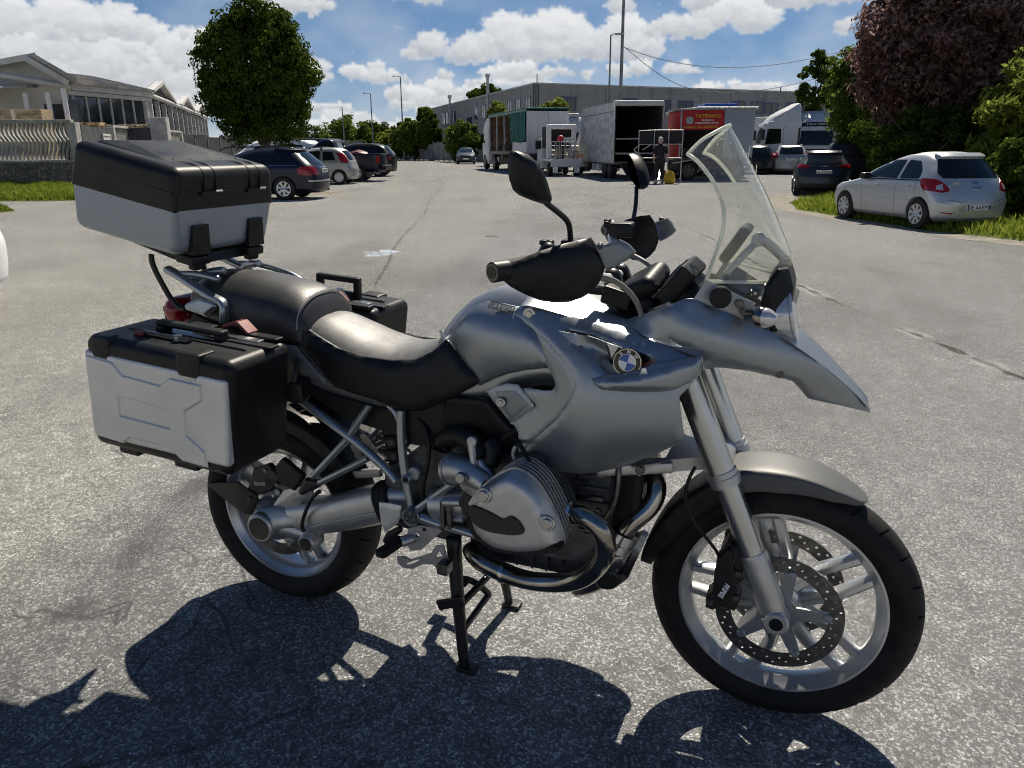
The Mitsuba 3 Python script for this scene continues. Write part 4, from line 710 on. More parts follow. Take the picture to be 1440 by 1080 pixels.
def punto_extra(t, S, P):
    for x in (1.35, 2.15): P('roof_bar', [bar((x, -.58, 1.50), (x, .58, 1.50), .05, .03, bev=.01), box(x - .04, x + .04, .52, .6, 1.38, 1.5, .01), box(x - .04, x + .04, -.6, -.52, 1.38, 1.5, .01)], 'm_black_metal')
    P('bumper_strip', S.end([(-.80, .50), (.80, .50), (.80, .58), (-.80, .58)], .012, .02, sm=0), 'm_car_silver2')
car('small_silver_car', 'small silver three door car with roof bars between the dark estate and the pickup', place(-6.55, 33.9, 178),
    [(.2, .08, 3.7, .72), (.32, .0, 3.8, .81), (.58, .0, 3.82, .83), (.8, .06, 3.6, .83), (.95, .10, 3.0, .80), (1.1, .18, 2.75, .74), (1.25, .30, 2.4, .66), (1.38, .44, 2.1, .58), (1.45, .6, 1.9, .5)],
    'm_car_silver2', 2.46, .62, .29, .82, [[(.72, .98), (1.28, .96), (1.28, 1.33), (.9, 1.32)], [(1.40, .96), (2.36, .95), (2.36, 1.2), (2.0, 1.33), (1.40, 1.35)]], [(-.6, .98), (.6, .98), (.52, 1.35), (-.52, 1.35)], [([(.70, .86), (.84, .86), (.80, 1.02), (.66, 1.28), (.58, 1.26), (.64, 1.04)], 'm_red_lens')], None, extra=punto_extra, spokes=11, doors=[(1.34, .3, 1.34), (2.45, .35, .96)], handles=[(1.55, .86)], trim=(1.0, 2.6, .52, .555))
# pickup: a low bed body and a cab
def pickup_extra(t, S, P):
    C = Shell([(.9, 1.9, 4.2, .90), (1.12, 1.92, 3.9, .89), (1.3, 1.97, 3.6, .83), (1.6, 2.1, 3.15, .74), (1.78, 2.2, 2.9, .66), (1.84, 2.35, 2.75, .58)], 3, .2, .4)
    P('cab', C.mesh(24, 80, .03), 'm_car_navy'); P('cab_window', [C.side([(2.1, 1.2), (2.75, 1.18), (2.72, 1.68), (2.25, 1.68)], sd=s) for s in (1, -1)] + [C.side([(2.85, 1.18), (3.6, 1.16), (3.1, 1.62), (2.83, 1.68)], sd=s) for s in (1, -1)], 'm_car_glass')
    P('cab_rear_window', C.end([(-.62, 1.2), (.62, 1.2), (.55, 1.68), (-.55, 1.68)]), 'm_car_glass'); P('bed_rim', [box(.06, 1.9, s * .90 - .05, s * .90 + .05, 1.17, 1.21, .015) for s in (1, -1)] + [box(.02, .1, -.9, .9, 1.17, 1.21, .015)], 'm_car_navy')
    P('load', hullm(np.random.default_rng(3).normal(0, 1, (30, 3)) * [.18, .25, .08] + [1.2, .3, 1.24]), 'm_red_grip'); P('step_bumper', box(-.14, .06, -.85, .85, .48, .70, .03), 'm_black_plastic')
car('pickup_truck', 'dark blue pickup truck with tall red tail lights parked beyond the small silver car', place(-5.75, 36.6, 178.5, s=1.0),
    [(.42, .06, 5.1, .80), (.55, .0, 5.2, .90), (.8, .0, 5.22, .95), (1.0, .0, 5.15, .95), (1.1, .0, 4.6, .94), (1.17, .0, 4.2, .93)], 'm_car_navy', 3.1, 1.2, .38, .95, [], [(-.5, .75), (.5, .75), (.5, .8), (-.5, .8)],
    [([(.80, .80), (.93, .80), (.93, 1.12), (.80, 1.12)], 'm_red_lens')], None, n=9, extra=pickup_extra, spokes=6, group='parked cars', category='pickup truck')
VAN = [(.25, .05, 4.7, .85), (.45, .0, 4.85, .95), (.9, .0, 4.8, .97), (1.15, .02, 4.4, .95), (1.4, .05, 3.9, .90), (1.75, .1, 3.4, .82), (1.9, .3, 3.1, .7)]
car('black_van', 'black boxy van whose roof rises behind the small silver car', place(-8.4, 40.6, 178), VAN, 'm_car_black', 3.0, .9, .34, .93, [[(.5, 1.2), (1.5, 1.2), (1.5, 1.7), (.55, 1.7)], [(1.7, 1.2), (3.2, 1.2), (2.9, 1.7), (1.7, 1.7)]], [(-.7, 1.2), (.7, 1.2), (.65, 1.7), (-.65, 1.7)], [([(.8, .9), (.93, .9), (.9, 1.3), (.8, 1.3)], 'm_red_lens')], category='van')
car('white_van', 'white people carrier showing above the roof of the dark estate car', place(-9.3, 39.0, 176), [(z - .08, a, b, w) for z, a, b, w in VAN], 'm_car_white', 3.0, .9, .33, .93, [[(.5, 1.1), (1.5, 1.1), (1.5, 1.62), (.6, 1.62)], [(1.7, 1.1), (3.3, 1.1), (2.9, 1.58), (1.7, 1.62)]], [(-.7, 1.1), (.7, 1.1), (.65, 1.6), (-.65, 1.6)], [([(.8, .8), (.93, .8), (.9, 1.2), (.8, 1.2)], 'm_red_lens')], category='van')
car('dark_suv', 'dark car showing its roof and rear glass above the bed of the pickup', place(-6.2, 43, 178), [(.25, .05, 4.4, .8), (.45, .0, 4.5, .92), (.9, .0, 4.4, .94), (1.1, .05, 3.7, .92), (1.3, .2, 3.2, .84), (1.55, .45, 2.7, .70), (1.66, .8, 2.4, .58)], 'm_car_black', 2.7, .85, .34, .9, [[(.6, 1.15), (1.4, 1.13), (1.4, 1.55), (.9, 1.55)], [(1.5, 1.13), (2.8, 1.12), (2.4, 1.5), (1.5, 1.56)]], [(-.65, 1.12), (.65, 1.12), (.55, 1.56), (-.55, 1.56)], [([(.75, .85), (.92, .85), (.9, 1.05), (.75, 1.05)], 'm_red_lens')])
def front_extra(t, S, P):
    P('windscreen', S.end([(-.62, 1.02), (.62, 1.02), (.55, 1.38), (-.55, 1.38)], .004, .01, False), 'm_car_glass'); P('grille', S.end([(-.4, .55), (.4, .55), (.45, .7), (-.45, .7)], .006, .02, False), 'm_interior')
    for sd in (1, -1): P('headlight', S.end([(sd * .5, .64), (sd * .8, .66), (sd * .8, .8), (sd * .5, .76)][::sd], .008, .02, False), 'm_clear_lens')
    P('plate', S.end(rrect(-.26, .26, .42, .53, .01), .02, .02, False, sm=0), 'm_plate')
car('oncoming_car', 'small dark blue car facing the camera at the far end of the road', place(-4.25, 77, -88), WAG, 'm_car_grey', 2.7, .85, .31, .87, [[(.75, 1.02), (1.55, 1.0), (1.55, 1.34), (.85, 1.34)], [(1.65, 1.0), (3.0, 1.0), (2.4, 1.3), (1.65, 1.35)]], [(-.62, 1.0), (.62, 1.0), (.55, 1.36), (-.55, 1.36)], extra=front_extra)
car('white_car', 'bumper of a white car just entering the picture at the left edge', place(-4.72, 6.6, 176), [(.2, .1, 3.9, .75), (.3, .02, 4.0, .84), (.6, .0, 4.05, .87), (.8, .06, 3.8, .87), (.95, .12, 3.3, .84), (1.1, .3, 2.9, .76), (1.3, .5, 2.4, .64), (1.4, .7, 2.0, .54)], 'm_car_white', 2.5, .7, .3, .85, [[(.9, 1.0), (2.6, .98), (2.1, 1.28), (1.0, 1.3)]], [(-.6, 1.0), (.6, 1.0), (.5, 1.3), (-.5, 1.3)], [([(.6, .74), (.84, .76), (.8, .95), (.62, .92)], 'm_red_lens')])

# trucks -----------------------------------------------------------------------------------------------------------
TR = 'lorries lined up before the grey factory'
def axle(t, x, w, r, tw, sides=(1, -1)):
    for sd in sides: wheel(t + '__wheel', (x, sd * (w - .14), r), r, .28, sd, 6, 'm_steel', tw)
def L2(x, y, deg): return T4().translate([x, y, 0]).rotate([0, 0, 1], deg)
# curtain-sided lorry; x runs forward from the rear doors, its left side (+y) faces the camera
t = thing('curtain_lorry', 'curtain sided lorry with green curtain half drawn and its load bay open', 'lorry', TR); tw = L2(2.15, 45.8, 104.5); P = lambda k, m_, mt, sm=30: put(t + '__' + k, m_, mt, sm, tw)
P('load_floor', box(0, 9.6, -1.25, 1.25, 1.02, 1.2, .02), 'm_steel'); P('roof', [box(0, 9.6, -1.27, 1.27, 3.5, 3.58, .02)], 'm_curtain'); P('roof_rail', [box(0, 9.6, s * 1.25 - .04, s * 1.25 + .04, 3.36, 3.5, .01) for s in (1, -1)], 'm_teal_stripe')
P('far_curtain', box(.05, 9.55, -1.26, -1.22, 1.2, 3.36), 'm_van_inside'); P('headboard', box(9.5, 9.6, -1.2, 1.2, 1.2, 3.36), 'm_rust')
P('rear_door', box(-.06, 0, -1.25, -.01, 1.1, 3.4, .01), 'm_truck_white'); P('rear_door', box(-.06, 0, .01, 1.25, 1.1, 3.4, .01), 'm_truck_white')
for x in (.06, 3.1, 5.3, 7.3, 9.4): P('side_post', box(x, x + .1, 1.16, 1.25, 1.2, 3.36, .01), 'm_galv')
cx = np.linspace(.15, 3.4, 66); cy = 1.29 + .05 * np.sin(cx * 17) + .02 * np.sin(cx * 41)
P('curtain', shell(np.vstack([np.c_[cx, cy, cx * 0 + 3.4], np.c_[cx, cy * .99 + .012, cx * 0 + 1.75 + .06 * np.sin(cx * 3)]]), np.vstack([np.stack([np.arange(65), np.arange(1, 66), np.arange(1, 66) + 66], 1), np.stack([np.arange(65), np.arange(1, 66) + 66, np.arange(65) + 66], 1)]), np.array([0, 1., 0]), .01), 'm_curtain', True)
for i in range(3): P('side_board', box(.2 + i * 1.05, 1.2 + i * 1.05, 1.2, 1.24, 1.2, 1.74, .01), 'm_truck_white')
P('ladder_rail', bar((5.2, 1.5, .55), (4.4, 1.35, 2.0), .08, .05), 'm_galv'); P('side_guard', [box(.9, 2.3, 1.1, 1.16, .35, .95, .01), box(3.0, 4.3, 1.1, 1.16, .4, .95, .01)], 'm_truck_white')
P('chassis', box(.1, 11.6, -.45, .45, .7, 1.0), 'm_interior'); P('tank', lathe([(0, 0), (.32, 0), (.32, 1.3), (0, 1.3)], 'x', 16, (7.2, .85, .68)), 'm_alu')
for i in range(5): P('cargo_panel', box(3.6 + i * .22, 3.7 + i * .22, -.9, .9, 1.2, 2.3 + .12 * (i % 2), .01), 'm_rust')
C = Shell([(.35, 9.85, 11.9, 1.15), (.7, 9.8, 12.0, 1.24), (1.6, 9.8, 12.0, 1.25), (2.4, 9.8, 11.9, 1.23), (3.0, 9.82, 11.6, 1.18), (3.35, 9.9, 11.2, 1.05)], 3, .18, .32)
P('cab', C.mesh(20, 80), 'm_truck_white'); P('cab_window', C.side([(10.7, 1.75), (11.7, 1.75), (11.6, 2.4), (10.7, 2.4)]), 'm_car_glass'); P('windscreen', C.end([(-1.05, 1.75), (1.05, 1.75), (.98, 2.6), (-.98, 2.6)], rear=False), 'm_car_glass')
for x in (1.4, 8.2, 11.0): axle(t, x, 1.25, .5, tw)
# small flatbed lorry full of tools
t = thing('tool_lorry', 'small white lorry with tools, trolleys and a red bag stacked on its open rear', 'lorry', TR); tw = T4().translate([2.85, 40.5, 0]).rotate([0, 0, 1], 97).scale(.86); P = lambda k, m_, mt, sm=30: put(t + '__' + k, m_, mt, sm, tw)
P('load_bed', box(0, 3.6, -.95, .95, .85, 1.0, .02), 'm_truck_white'); P('chassis', box(.1, 5.3, -.38, .38, .5, .84), 'm_interior')
P('hood_frame', [box(1.6, 1.8, .62, .92, 1.0, 2.9, .04), box(1.6, 1.8, -.92, -.62, 1.0, 2.9, .04), box(1.6, 1.8, -.92, .92, 2.7, 2.98, .06)], 'm_white'); P('hood', box(1.85, 3.5, -.9, .9, 1.6, 2.9, .08), 'm_van_inside')
P('tailboard', box(-.05, 0, -.95, .95, .55, 1.0, .01), 'm_truck_white')
g = np.random.default_rng(21)
for i in range(6):
    y0 = -.78 + i * .29; P('trolley', [tube([(.1, y0, 1.0), (.1, y0, 2.0), (.1, y0 + .2, 2.0), (.1, y0 + .2, 1.0)], .02, 6, sm=False)] + [tube([(.1, y0, z), (.1, y0 + .2, z)], .015, 6) for z in (1.25, 1.5, 1.75)], 'm_galv')
for i in range(7): P('tool', box(.2, .5, -.8 + i * .22, -.68 + i * .22, 1.0, 1.3 + g.uniform(0, .5), .03), ('m_wood', 'm_black_plastic', 'm_rust')[i % 3])
P('red_bag', mv(trimesh.creation.icosphere(2, .2), (.55, .25, 2.15)), 'm_red_sign'); P('white_panel', box(.4, .5, -.55, .1, 1.9, 2.2, .01), 'm_truck_white'); [P('mudguard', box(-.02, .02, y0, y0 + .3, .2, .55), 'm_white') for y0 in (-.8, .5)]
P('work_light', disc((-.08, -.86, 1.18), (-1, 0, 0), .1, .06), 'm_orange'); C = Shell([(.4, 3.7, 5.3, .9), (1.1, 3.7, 5.4, .95), (1.7, 3.75, 5.2, .92), (2.2, 3.85, 4.9, .84), (2.3, 4.0, 4.7, .7)], 3, .18, .32)
P('cab', C.mesh(14, 60), 'm_truck_white'); P('door_mirror', box(3.2, 3.35, 1.0, 1.35, 1.55, 2.1, .03), 'm_black_plastic')
for x in (.9, 4.4): axle(t, x, .95, .36, tw)
# white tractor unit half hidden behind the box lorry
t = thing('white_lorry', 'white lorry cab showing between the tool lorry and the grey box lorry', 'lorry', TR); tw = L2(4.05, 49.5, 100); P = lambda k, m_, mt, sm=30: put(t + '__' + k, m_, mt, sm, tw)
C = Shell([(.4, 0, 2.1, 1.1), (1.0, 0, 2.2, 1.2), (2.2, 0, 2.1, 1.18), (2.9, .1, 1.7, 1.05), (3.15, .3, 1.4, .9)], 3, .18, .32); P('cab', C.mesh(14, 60), 'm_truck_white'); P('beacon', box(.3, .7, -.3, .5, 3.2, 3.4, .05), 'm_galv'); P('cab_rear_window', C.end([(-.6, 1.7), (.6, 1.7), (.6, 2.3), (-.6, 2.3)]), 'm_car_glass')
for x in (.6, 1.7): axle(t, x, 1.15, .45, tw)
# grey box lorry with its rear shutter open
t = thing('box_lorry', 'grey box lorry with weathered sides and its dark load space open to the rear', 'lorry', TR); tw = L2(5.82, 36.3, 96.5); P = lambda k, m_, mt, sm=30: put(t + '__' + k, m_, mt, sm, tw)
w = 1.14; P('side_panel', box(0, 7.6, w - .05, w, .78, 2.95, .01), 'm_box_grey'); P('upper_side', box(0, 7.6, w - .048, w - .003, 2.97, 3.3, .01), 'm_galv'); P('side_panel', box(0, 7.6, -w, -w + .05, .78, 3.3, .01), 'm_box_grey'); P('roof', box(0, 7.6, -w, w, 3.3, 3.36, .01), 'm_galv')
P('corner_strip', box(-.03, .05, w - .03, w + .02, .72, 3.36, .01), 'm_alu'); P('corner_strip', box(-.03, .05, -w - .02, -w + .03, .72, 3.36, .01), 'm_alu'); P('shutter_box', box(-.05, .3, -w + .02, w + .02, 3.18, 3.42, .05), 'm_truck_white')
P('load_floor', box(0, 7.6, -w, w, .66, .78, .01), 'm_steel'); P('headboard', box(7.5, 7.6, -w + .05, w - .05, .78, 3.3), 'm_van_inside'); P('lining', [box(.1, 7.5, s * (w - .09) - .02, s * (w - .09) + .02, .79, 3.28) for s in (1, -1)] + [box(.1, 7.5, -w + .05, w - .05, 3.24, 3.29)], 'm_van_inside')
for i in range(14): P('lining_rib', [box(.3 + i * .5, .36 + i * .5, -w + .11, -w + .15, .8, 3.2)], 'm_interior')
P('load_bar', [box(.5, .55, -w + .1, w - .1, z, z + .07) for z in (1.1, 1.75)], 'm_galv'); P('lashing_rail', box(0, 7.5, w, w + .03, .72, .82, .005), 'm_galv')
P('tail_ramp', [hullm([(-.02, -w + .1, .72), (-.02, w - .3, .72), (-1.9, -w + .1, .04), (-1.9, w - .3, .04), (-.02, -w + .1, .66), (-.02, w - .3, .66), (-1.9, -w + .1, .0), (-1.9, w - .3, .0)])], 'm_steel'); P('chassis', box(.2, 9.2, -.4, .4, .45, .66), 'm_interior')
for x in (1.6, 3.2, 4.2, 5.4): P('underrun_box', box(x, x + .5, w - .3, w - .05, .3, .64, .01), 'm_truck_white' if x in (3.2, 4.2) else 'm_interior')
C = Shell([(.4, 7.75, 9.5, .95), (1.2, 7.75, 9.6, 1.05), (2.0, 7.8, 9.3, 1.0), (2.5, 7.9, 8.9, .85)], 3, .18, .32); P('cab', C.mesh(14, 60), 'm_truck_white')
for x in (1.1, 2.2, 8.6): axle(t, x, 1.05, .42, tw)
# red catering lorry, its side opened
t = thing('red_lorry', 'red catering lorry with yellow lettering and its side flap open', 'lorry', TR); tw = L2(7.35, 34.6, 1.5); P = lambda k, m_, mt, sm=30: put(t + '__' + k, m_, mt, sm, tw)
# x to the right along the side that faces the camera, y away from it
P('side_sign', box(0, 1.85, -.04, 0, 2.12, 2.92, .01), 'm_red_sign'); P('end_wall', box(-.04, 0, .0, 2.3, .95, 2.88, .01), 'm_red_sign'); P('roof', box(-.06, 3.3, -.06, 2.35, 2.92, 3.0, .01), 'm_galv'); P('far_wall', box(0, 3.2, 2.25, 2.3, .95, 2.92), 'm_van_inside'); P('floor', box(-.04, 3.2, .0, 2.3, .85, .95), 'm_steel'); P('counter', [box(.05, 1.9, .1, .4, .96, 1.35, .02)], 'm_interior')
P('right_wall', box(1.88, 3.2, -.03, .02, .95, 2.92, .01), 'm_pale_box'); P('corner_edge', box(-.03, .03, -.06, .0, .9, 2.95, .005), 'm_galv'); P('tailboard', mv(bar((-.3, -.3, .75), (1.2, -.35, .98), .5, .04), (0, 0, 0)), 'm_wood'); P('chassis', box(.1, 3.0, .2, 2.1, .45, .84), 'm_interior'); P('locker', box(.9, 1.9, .05, .6, .4, .84, .02), 'm_rust')
def word(s, x, z, h, m_, key='lettering', o=-.044): P(key, mv(txt(s, h, .006, True), *frame3((x, o, z), (1, 0, 0), (0, 0, 1))), m_, False)
word('FAST', .86, 2.68, .13, 'm_yellow'); word('SNACKS', 1.36, 2.68, .13, 'm_yellow'); word('PANINI AL', 1.15, 2.50, .075, 'm_white'); word('FORMAGGIO E ALTRO', 1.12, 2.39, .07, 'm_white'); word('DA ASPORTO', 1.16, 2.23, .10, 'm_yellow'); word('CATERING', .36, 2.22, .075, 'm_yellow')
P('crest', [mv(disc((.36, -.042, 2.5), (0, -1, 0), .16, .006), (0, 0, 0))] + [disc((.36 + .12 * math.cos(a), -.046, 2.5 + .12 * math.sin(a)), (0, -1, 0), .06, .006) for a in (.5, 2.6, 4, 5.4)], 'm_galv')
for s, y_, z_0 in (('FAST', 1.8, 2.2), ('SNACKS', 1.35, 1.92)): P('end_lettering', mv(txt(s, .2, .006, True), *frame3((-.046, y_ - .2, z_0), (0, -1, 0), (0, 0, 1))), 'm_yellow', False)
P('end_lettering', mv(txt('CATERING', .1, .006, True), *frame3((-.046, 1.2, 1.62), (0, -1, 0), (0, 0, 1))), 'm_white', False)
for x in (.45, 2.6): 
    for y_ in (.15, 2.1): wheel(t + '__wheel', (x, y_, .40), .40, .26, -1 if y_ < 1 else 1, 6, 'm_steel', tw)
t = thing('pale_lorry', 'pale grey blue lorry box with overhanging roof right behind the red catering lorry', 'lorry', TR); tw = L2(9.1, 38.3, 3); P = lambda k, m_, mt, sm=30: put(t + '__' + k, m_, mt, sm, tw)
P('box_body', box(0, 2.35, 0, 6, .9, 3.05, .03), 'm_pale_box'); P('roof', box(-.25, 2.7, -.2, 6.1, 3.06, 3.22, .03), 'm_galv'); P('hatch', box(-.0, 1.2, -.03, 0, 1.9, 2.85, .02), 'm_truck_white'); P('roof_box', box(.2, 1.8, .3, 1.6, 3.22, 3.4, .03), 'm_blue'); P('edge', [box(2.3, 2.38, -.02, .05, .9, 3.05, .005)], 'm_pole'); P('chassis', box(.1, 2.2, .1, 5.9, .5, .89), 'm_interior')
for y_ in (1, 5): 
    for x in (.2, 2.15): wheel(t + '__wheel', (x, y_, .45), .45, .26, 1 if x > 1 else -1, 6, 'm_steel', T4(tw.matrix))
# white tractor units
def tractor(label, tw, s, roofy, sign=None):
    t = thing('tractor_unit', label, 'lorry', 'white tractor units'); P = lambda k, m_, mt, sm=30: put(t + '__' + k, m_, mt, sm, tw)
    C = Shell([(.45, .0, 2.15, 1.12), (.7, .0, 2.3, 1.24), (1.5, .0, 2.3, 1.25), (1.9, .0, 2.24, 1.24), (2.6, .0, 2.05, 1.22), (2.75, .0, 1.95, 1.2)], 3, .18, .32); P('cab', C.mesh(20, 90), 'm_truck_white')
    F = Shell([(2.72, .05, 1.95, 1.19), (3.0, .05, 1.75, 1.16), (3.3, .05, 1.3, 1.1), (3.5, .06, .9, 1.0), (roofy, .1, .5, .85)], 2.5, .2, .5); P('roof_deflector', F.mesh(16, 80), 'm_truck_white')
    P('windscreen', C.end([(-1.08, 1.55), (1.08, 1.55), (1.02, 2.42), (-1.02, 2.42)], .004, .02, False), 'm_car_glass'); P('grille', C.end([(-.8, .75), (.8, .75), (.85, 1.35), (-.85, 1.35)], .006, .02, False), 'm_interior')
    for sd in (1, -1):
        P('side_window', C.side([(1.15, 1.55), (2.02, 1.5), (1.94, 2.35), (1.2, 2.35)], sd=sd), 'm_car_glass'); P('side_vent', C.side([(.12, 1.2), (.25, 1.2), (.25, 2.4), (.12, 2.4)], sd=sd, sm=0), 'm_interior')
        P('door_mirror', mv(box(-.07, .07, -.12, .12, -.3, .3, .05), (2.2, sd * 1.48, 2.05)), 'm_black_plastic'); P('headlight', C.end([(sd * .8, .8), (sd * 1.15, .8), (sd * 1.15, 1.05), (sd * .8, 1.0)][::sd], .01, .02, False), 'm_clear_lens'); P('door_gap', C.side([(1.02, .7), (1.04, .7), (1.06, 2.5), (1.04, 2.5)], .002, .004, sd, .2, 0), 'm_interior')
    P('chassis', box(-3.4, .1, -.42, .42, .65, .95), 'm_interior'); [P('mudguard', box(-3.0, -1.6, s_ * 1.22 - .25, s_ * 1.22 + .02, .95, 1.05, .03), 'm_interior') for s_ in (1, -1)]; P('sun_visor', C.end([(-1.02, 2.46), (1.02, 2.46), (1.0, 2.62), (-1.0, 2.62)], .10, .06, False), 'm_truck_white')
    P('fifth_wheel', lathe([(0, .95), (.5, .95), (.5, 1.1), (0, 1.1)], 'z', 16, (-2.3, 0, 0)), 'm_black_metal')
    if sign:
        P('roof_sign', C.end([(-.95, 2.66), (.95, 2.66), (.95, 2.95), (-.95, 2.95)], .12, .08, False, sm=0), 'm_car_grey'); x0 = float(C.x(np.array([0.]), np.array([2.74]), False)[0]) + .125; P('sign_lettering', mv(txt(sign, .16, .006), *frame3((x0, 0, 2.80), (0, 1, 0), (0, 0, 1))), 'm_white', False)
        P('roof_lamp', [disc((1.6, y_, 3.0), (1, 0, 0), .07, .1) for y_ in (-.7, -.25, .25, .7)], 'm_clear_lens')
    for x in (1.45, -2.3): axle(t, x, 1.2, .5, tw)
tractor('white tractor unit seen from its side facing left behind the windscreen', place(16.75, 46.6, 172, 0), 1, 3.7)
tractor('white tractor unit facing the camera with a lettered sign above its windscreen', T4().translate([18.0, 47.0, 0]).rotate([0, 0, 1], -113).scale(.92), 1, 3.6, 'Trans Nord')
t = thing('white_trailer', 'white box trailer with rounded roof fairing between the two tractor units', 'trailer'); tw = place(15.9, 50.0, 30, 0)
put(t + '__box_body', box(0, 5.5, 0, 2.4, 1.0, 3.15, .05), 'm_truck_white', 30, tw); put(t + '__chassis', box(.2, 5.3, .6, 1.8, .5, .99), 'm_interior', 30, tw)
for x in (1, 4.4): wheel(t + '__wheel', (x, .2, .48), .48, .26, -1, 6, 'm_steel', tw); wheel(t + '__wheel', (x, 2.2, .48), .48, .26, 1, 6, 'm_steel', tw)

# people and the folding stage frame --------------------------------------------------------------------------------
t = thing('stage_frame', 'tall galvanised tube frame standing upright behind the box lorry beside the man', 'frame'); tw = L2(5.25, 32.6, -4)
xs = (0, .62, 1.2, 1.76); ZZ = (2.06, 1.52, .98)
put(t + '__upright', tube([(0, 0, .95), (0, 0, 2.06)], .022, 8), 'm_galv', True, tw); put(t + '__upright', tube([(.62, 0, .95), (.62, 0, 2.06)], .02, 8), 'm_galv', True, tw)
put(t + '__upright', tube([(1.2, 0, 0), (1.2, 0, 2.06)], .025, 8), 'm_galv', True, tw); put(t + '__upright', tube([(1.76, 0, 0), (1.76, 0, 2.06)], .025, 8), 'm_galv', True, tw)
for z in ZZ: put(t + '__crossbar', tube([(0, 0, z), (1.76, 0, z)], .02, 8), 'm_galv', True, tw)
for a, b in (((-.2, 0, 1.32), (.18, 0, .98)), ((.05, 0, 1.5), (-.2, 0, 1.32)), ((.15, 0, 1.3), (.5, 0, 1.5))): put(t + '__brace', tube([a, b], .018, 8), 'm_galv', True, tw)
put(t + '__cloth', [box(.02, 1.74, .03, .05, 1.55, 2.03)], 'm_van_inside', False, tw)
mat('m_skin', (.42, .25, .18), .5); mat('m_black_cloth', speck((.010, .010, .011), (.02, .02, .022), 12, 2), .85); mat('m_cap', (.45, .44, .42), .7); mat('m_shoe', (.25, .25, .26), .6)
def limbset(bones, ref=.03):
    M = None
    for (a, ra), (b, rb) in bones:
        s = lambda c, r: np.asarray(trimesh.creation.icosphere(2, r).vertices) + np.asarray(c)
        h = m3.Manifold.hull_points(np.vstack([s(a, ra), s(b, rb)])); M = h if M is None else M + h
    m = M.refine_to_length(ref).to_mesh(); q = trimesh.Trimesh(m.vert_properties[:, :3], m.tri_verts, process=True); trimesh.smoothing.filter_taubin(q, iterations=12); return q
def hand(w, d, side):
    """Palm, four fingers and a thumb hanging relaxed from wrist w along d."""
    w, d, side = [np.asarray(q, float) for q in (w, d, side)]; up = np.cross(d, side); pal = w + d * .09; B = [((w, .026), (pal, .036))]
    for k, (o, L) in enumerate(((-.030, .068), (-.010, .078), (.010, .072), (.030, .056))):
        k0 = pal + side * o; k1 = k0 + d * L * .55 + up * .012; k2 = k1 + d * L * .4 + up * .03; B += [((k0, .0105), (k1, .0095)), ((k1, .0095), (k2, .008))]
    th = w + d * .04 - side * .03; B += [((th, .013), (th + d * .045 - side * .03 + up * .015, .011)), ((th + d * .045 - side * .03 + up * .015, .011), (th + d * .08 - side * .035 + up * .03, .009))]
    return B
tw = L2(6.02, 31.9, 8); t = thing('person', 'person in black with a pale cap standing, back turned, at the stage frame', 'person')
# the figure faces +y (away from the camera); z up
SH, EL, WR = 1.44, 1.14, .93
B = [((0, 0, 1.0), .155), ((0, .01, 1.2), .15)], [((0, .01, 1.2), .15), ((0, -.01, 1.36), .165)]
bones = [*B, *[[((s * .06, 0, 1.36), .14), ((s * .19, -.01, SH - .03), .068)] for s in (1, -1)], [((0, 0, 1.42), .075), ((0, .02, 1.54), .058)], [((0, .02, 1.62), .088), ((0, .04, 1.68), .092)], [((0, .085, 1.57), .05), ((0, .05, 1.62), .07)]]
for s in (1, -1):
    e = (s * .27, -.02, EL); wv = (s * .25, .13 if s > 0 else .02, WR + (.08 if s > 0 else 0))
    bones += [[((s * .20, -.01, SH - .04), .064), (e, .046)], [(e, .045), (wv, .031)]]
    dd = np.array(wv) - e; dd /= np.linalg.norm(dd); bones += hand(wv, dd, np.array([0, 1., 0]) if abs(dd[1]) < .5 else np.array([s * 1., 0, 0]))
    hip, kn, an = (s * .09, 0, .93), (s * .115, .03, .50), (s * .135, -.02, .09); bones += [[((s * .06, 0, .98), .13), (hip, .105)], [(hip, .10), (kn, .066)], [(kn, .064), (an, .042)], [(an, .045), ((s * .15, .15, .045), .036)]]
    bones += [[((s * .088, .02, 1.63), .018), ((s * .094, .012, 1.60), .012)]]
bones += [[((0, .135, 1.625), .013), ((0, .15, 1.60), .015)]]
put(t, limbset(bones, .022), 'm_skin', True, tw)
cl = [[((0, 0, 1.0), .172), ((0, .01, 1.2), .168)], [((0, .01, 1.2), .168), ((0, -.01, 1.36), .182)]] + [[((s * .06, 0, 1.36), .155), ((s * .19, -.01, SH - .03), .083)] for s in (1, -1)] + [[((s * .20, -.01, SH - .04), .082), ((s * .255, -.018, 1.20), .068)] for s in (1, -1)] + [[((0, 0, .93), .17), ((0, 0, 1.0), .172)]]
put(t + '__t_shirt', limbset(cl), 'm_black_cloth', True, tw)
tr_ = []
for s in (1, -1): tr_ += [[((s * .05, 0, .96), .145), ((s * .095, 0, .88), .118)], [((s * .095, 0, .9), .118), ((s * .118, .03, .50), .088)], [((s * .118, .03, .5), .086), ((s * .132, -.01, .22), .070)]]
put(t + '__trousers', limbset(tr_), 'm_black_cloth', True, tw)
for s in (1, -1): put(t + '__shoe', limbset([[((s * .135, -.03, .055), .055), ((s * .15, .16, .042), .044)], [((s * .135, -.03, .055), .055), ((s * .135, -.02, .12), .05)]], .02), 'm_shoe', True, tw)
put(t + '__cap', limbset([[((0, .03, 1.70), .100), ((0, .035, 1.71), .098)], [((0, .12, 1.70), .03), ((0, .19, 1.685), .02)]], .02), 'm_cap', True, tw)
put(t + '__eye', [mv(trimesh.creation.icosphere(1, .012), (s * .033, .122, 1.645)) for s in (1, -1)], 'm_white', True, tw); put(t + '__mouth', box(-.025, .025, .125, .132, 1.558, 1.566, .002), 'm_red_grip', 30, tw)
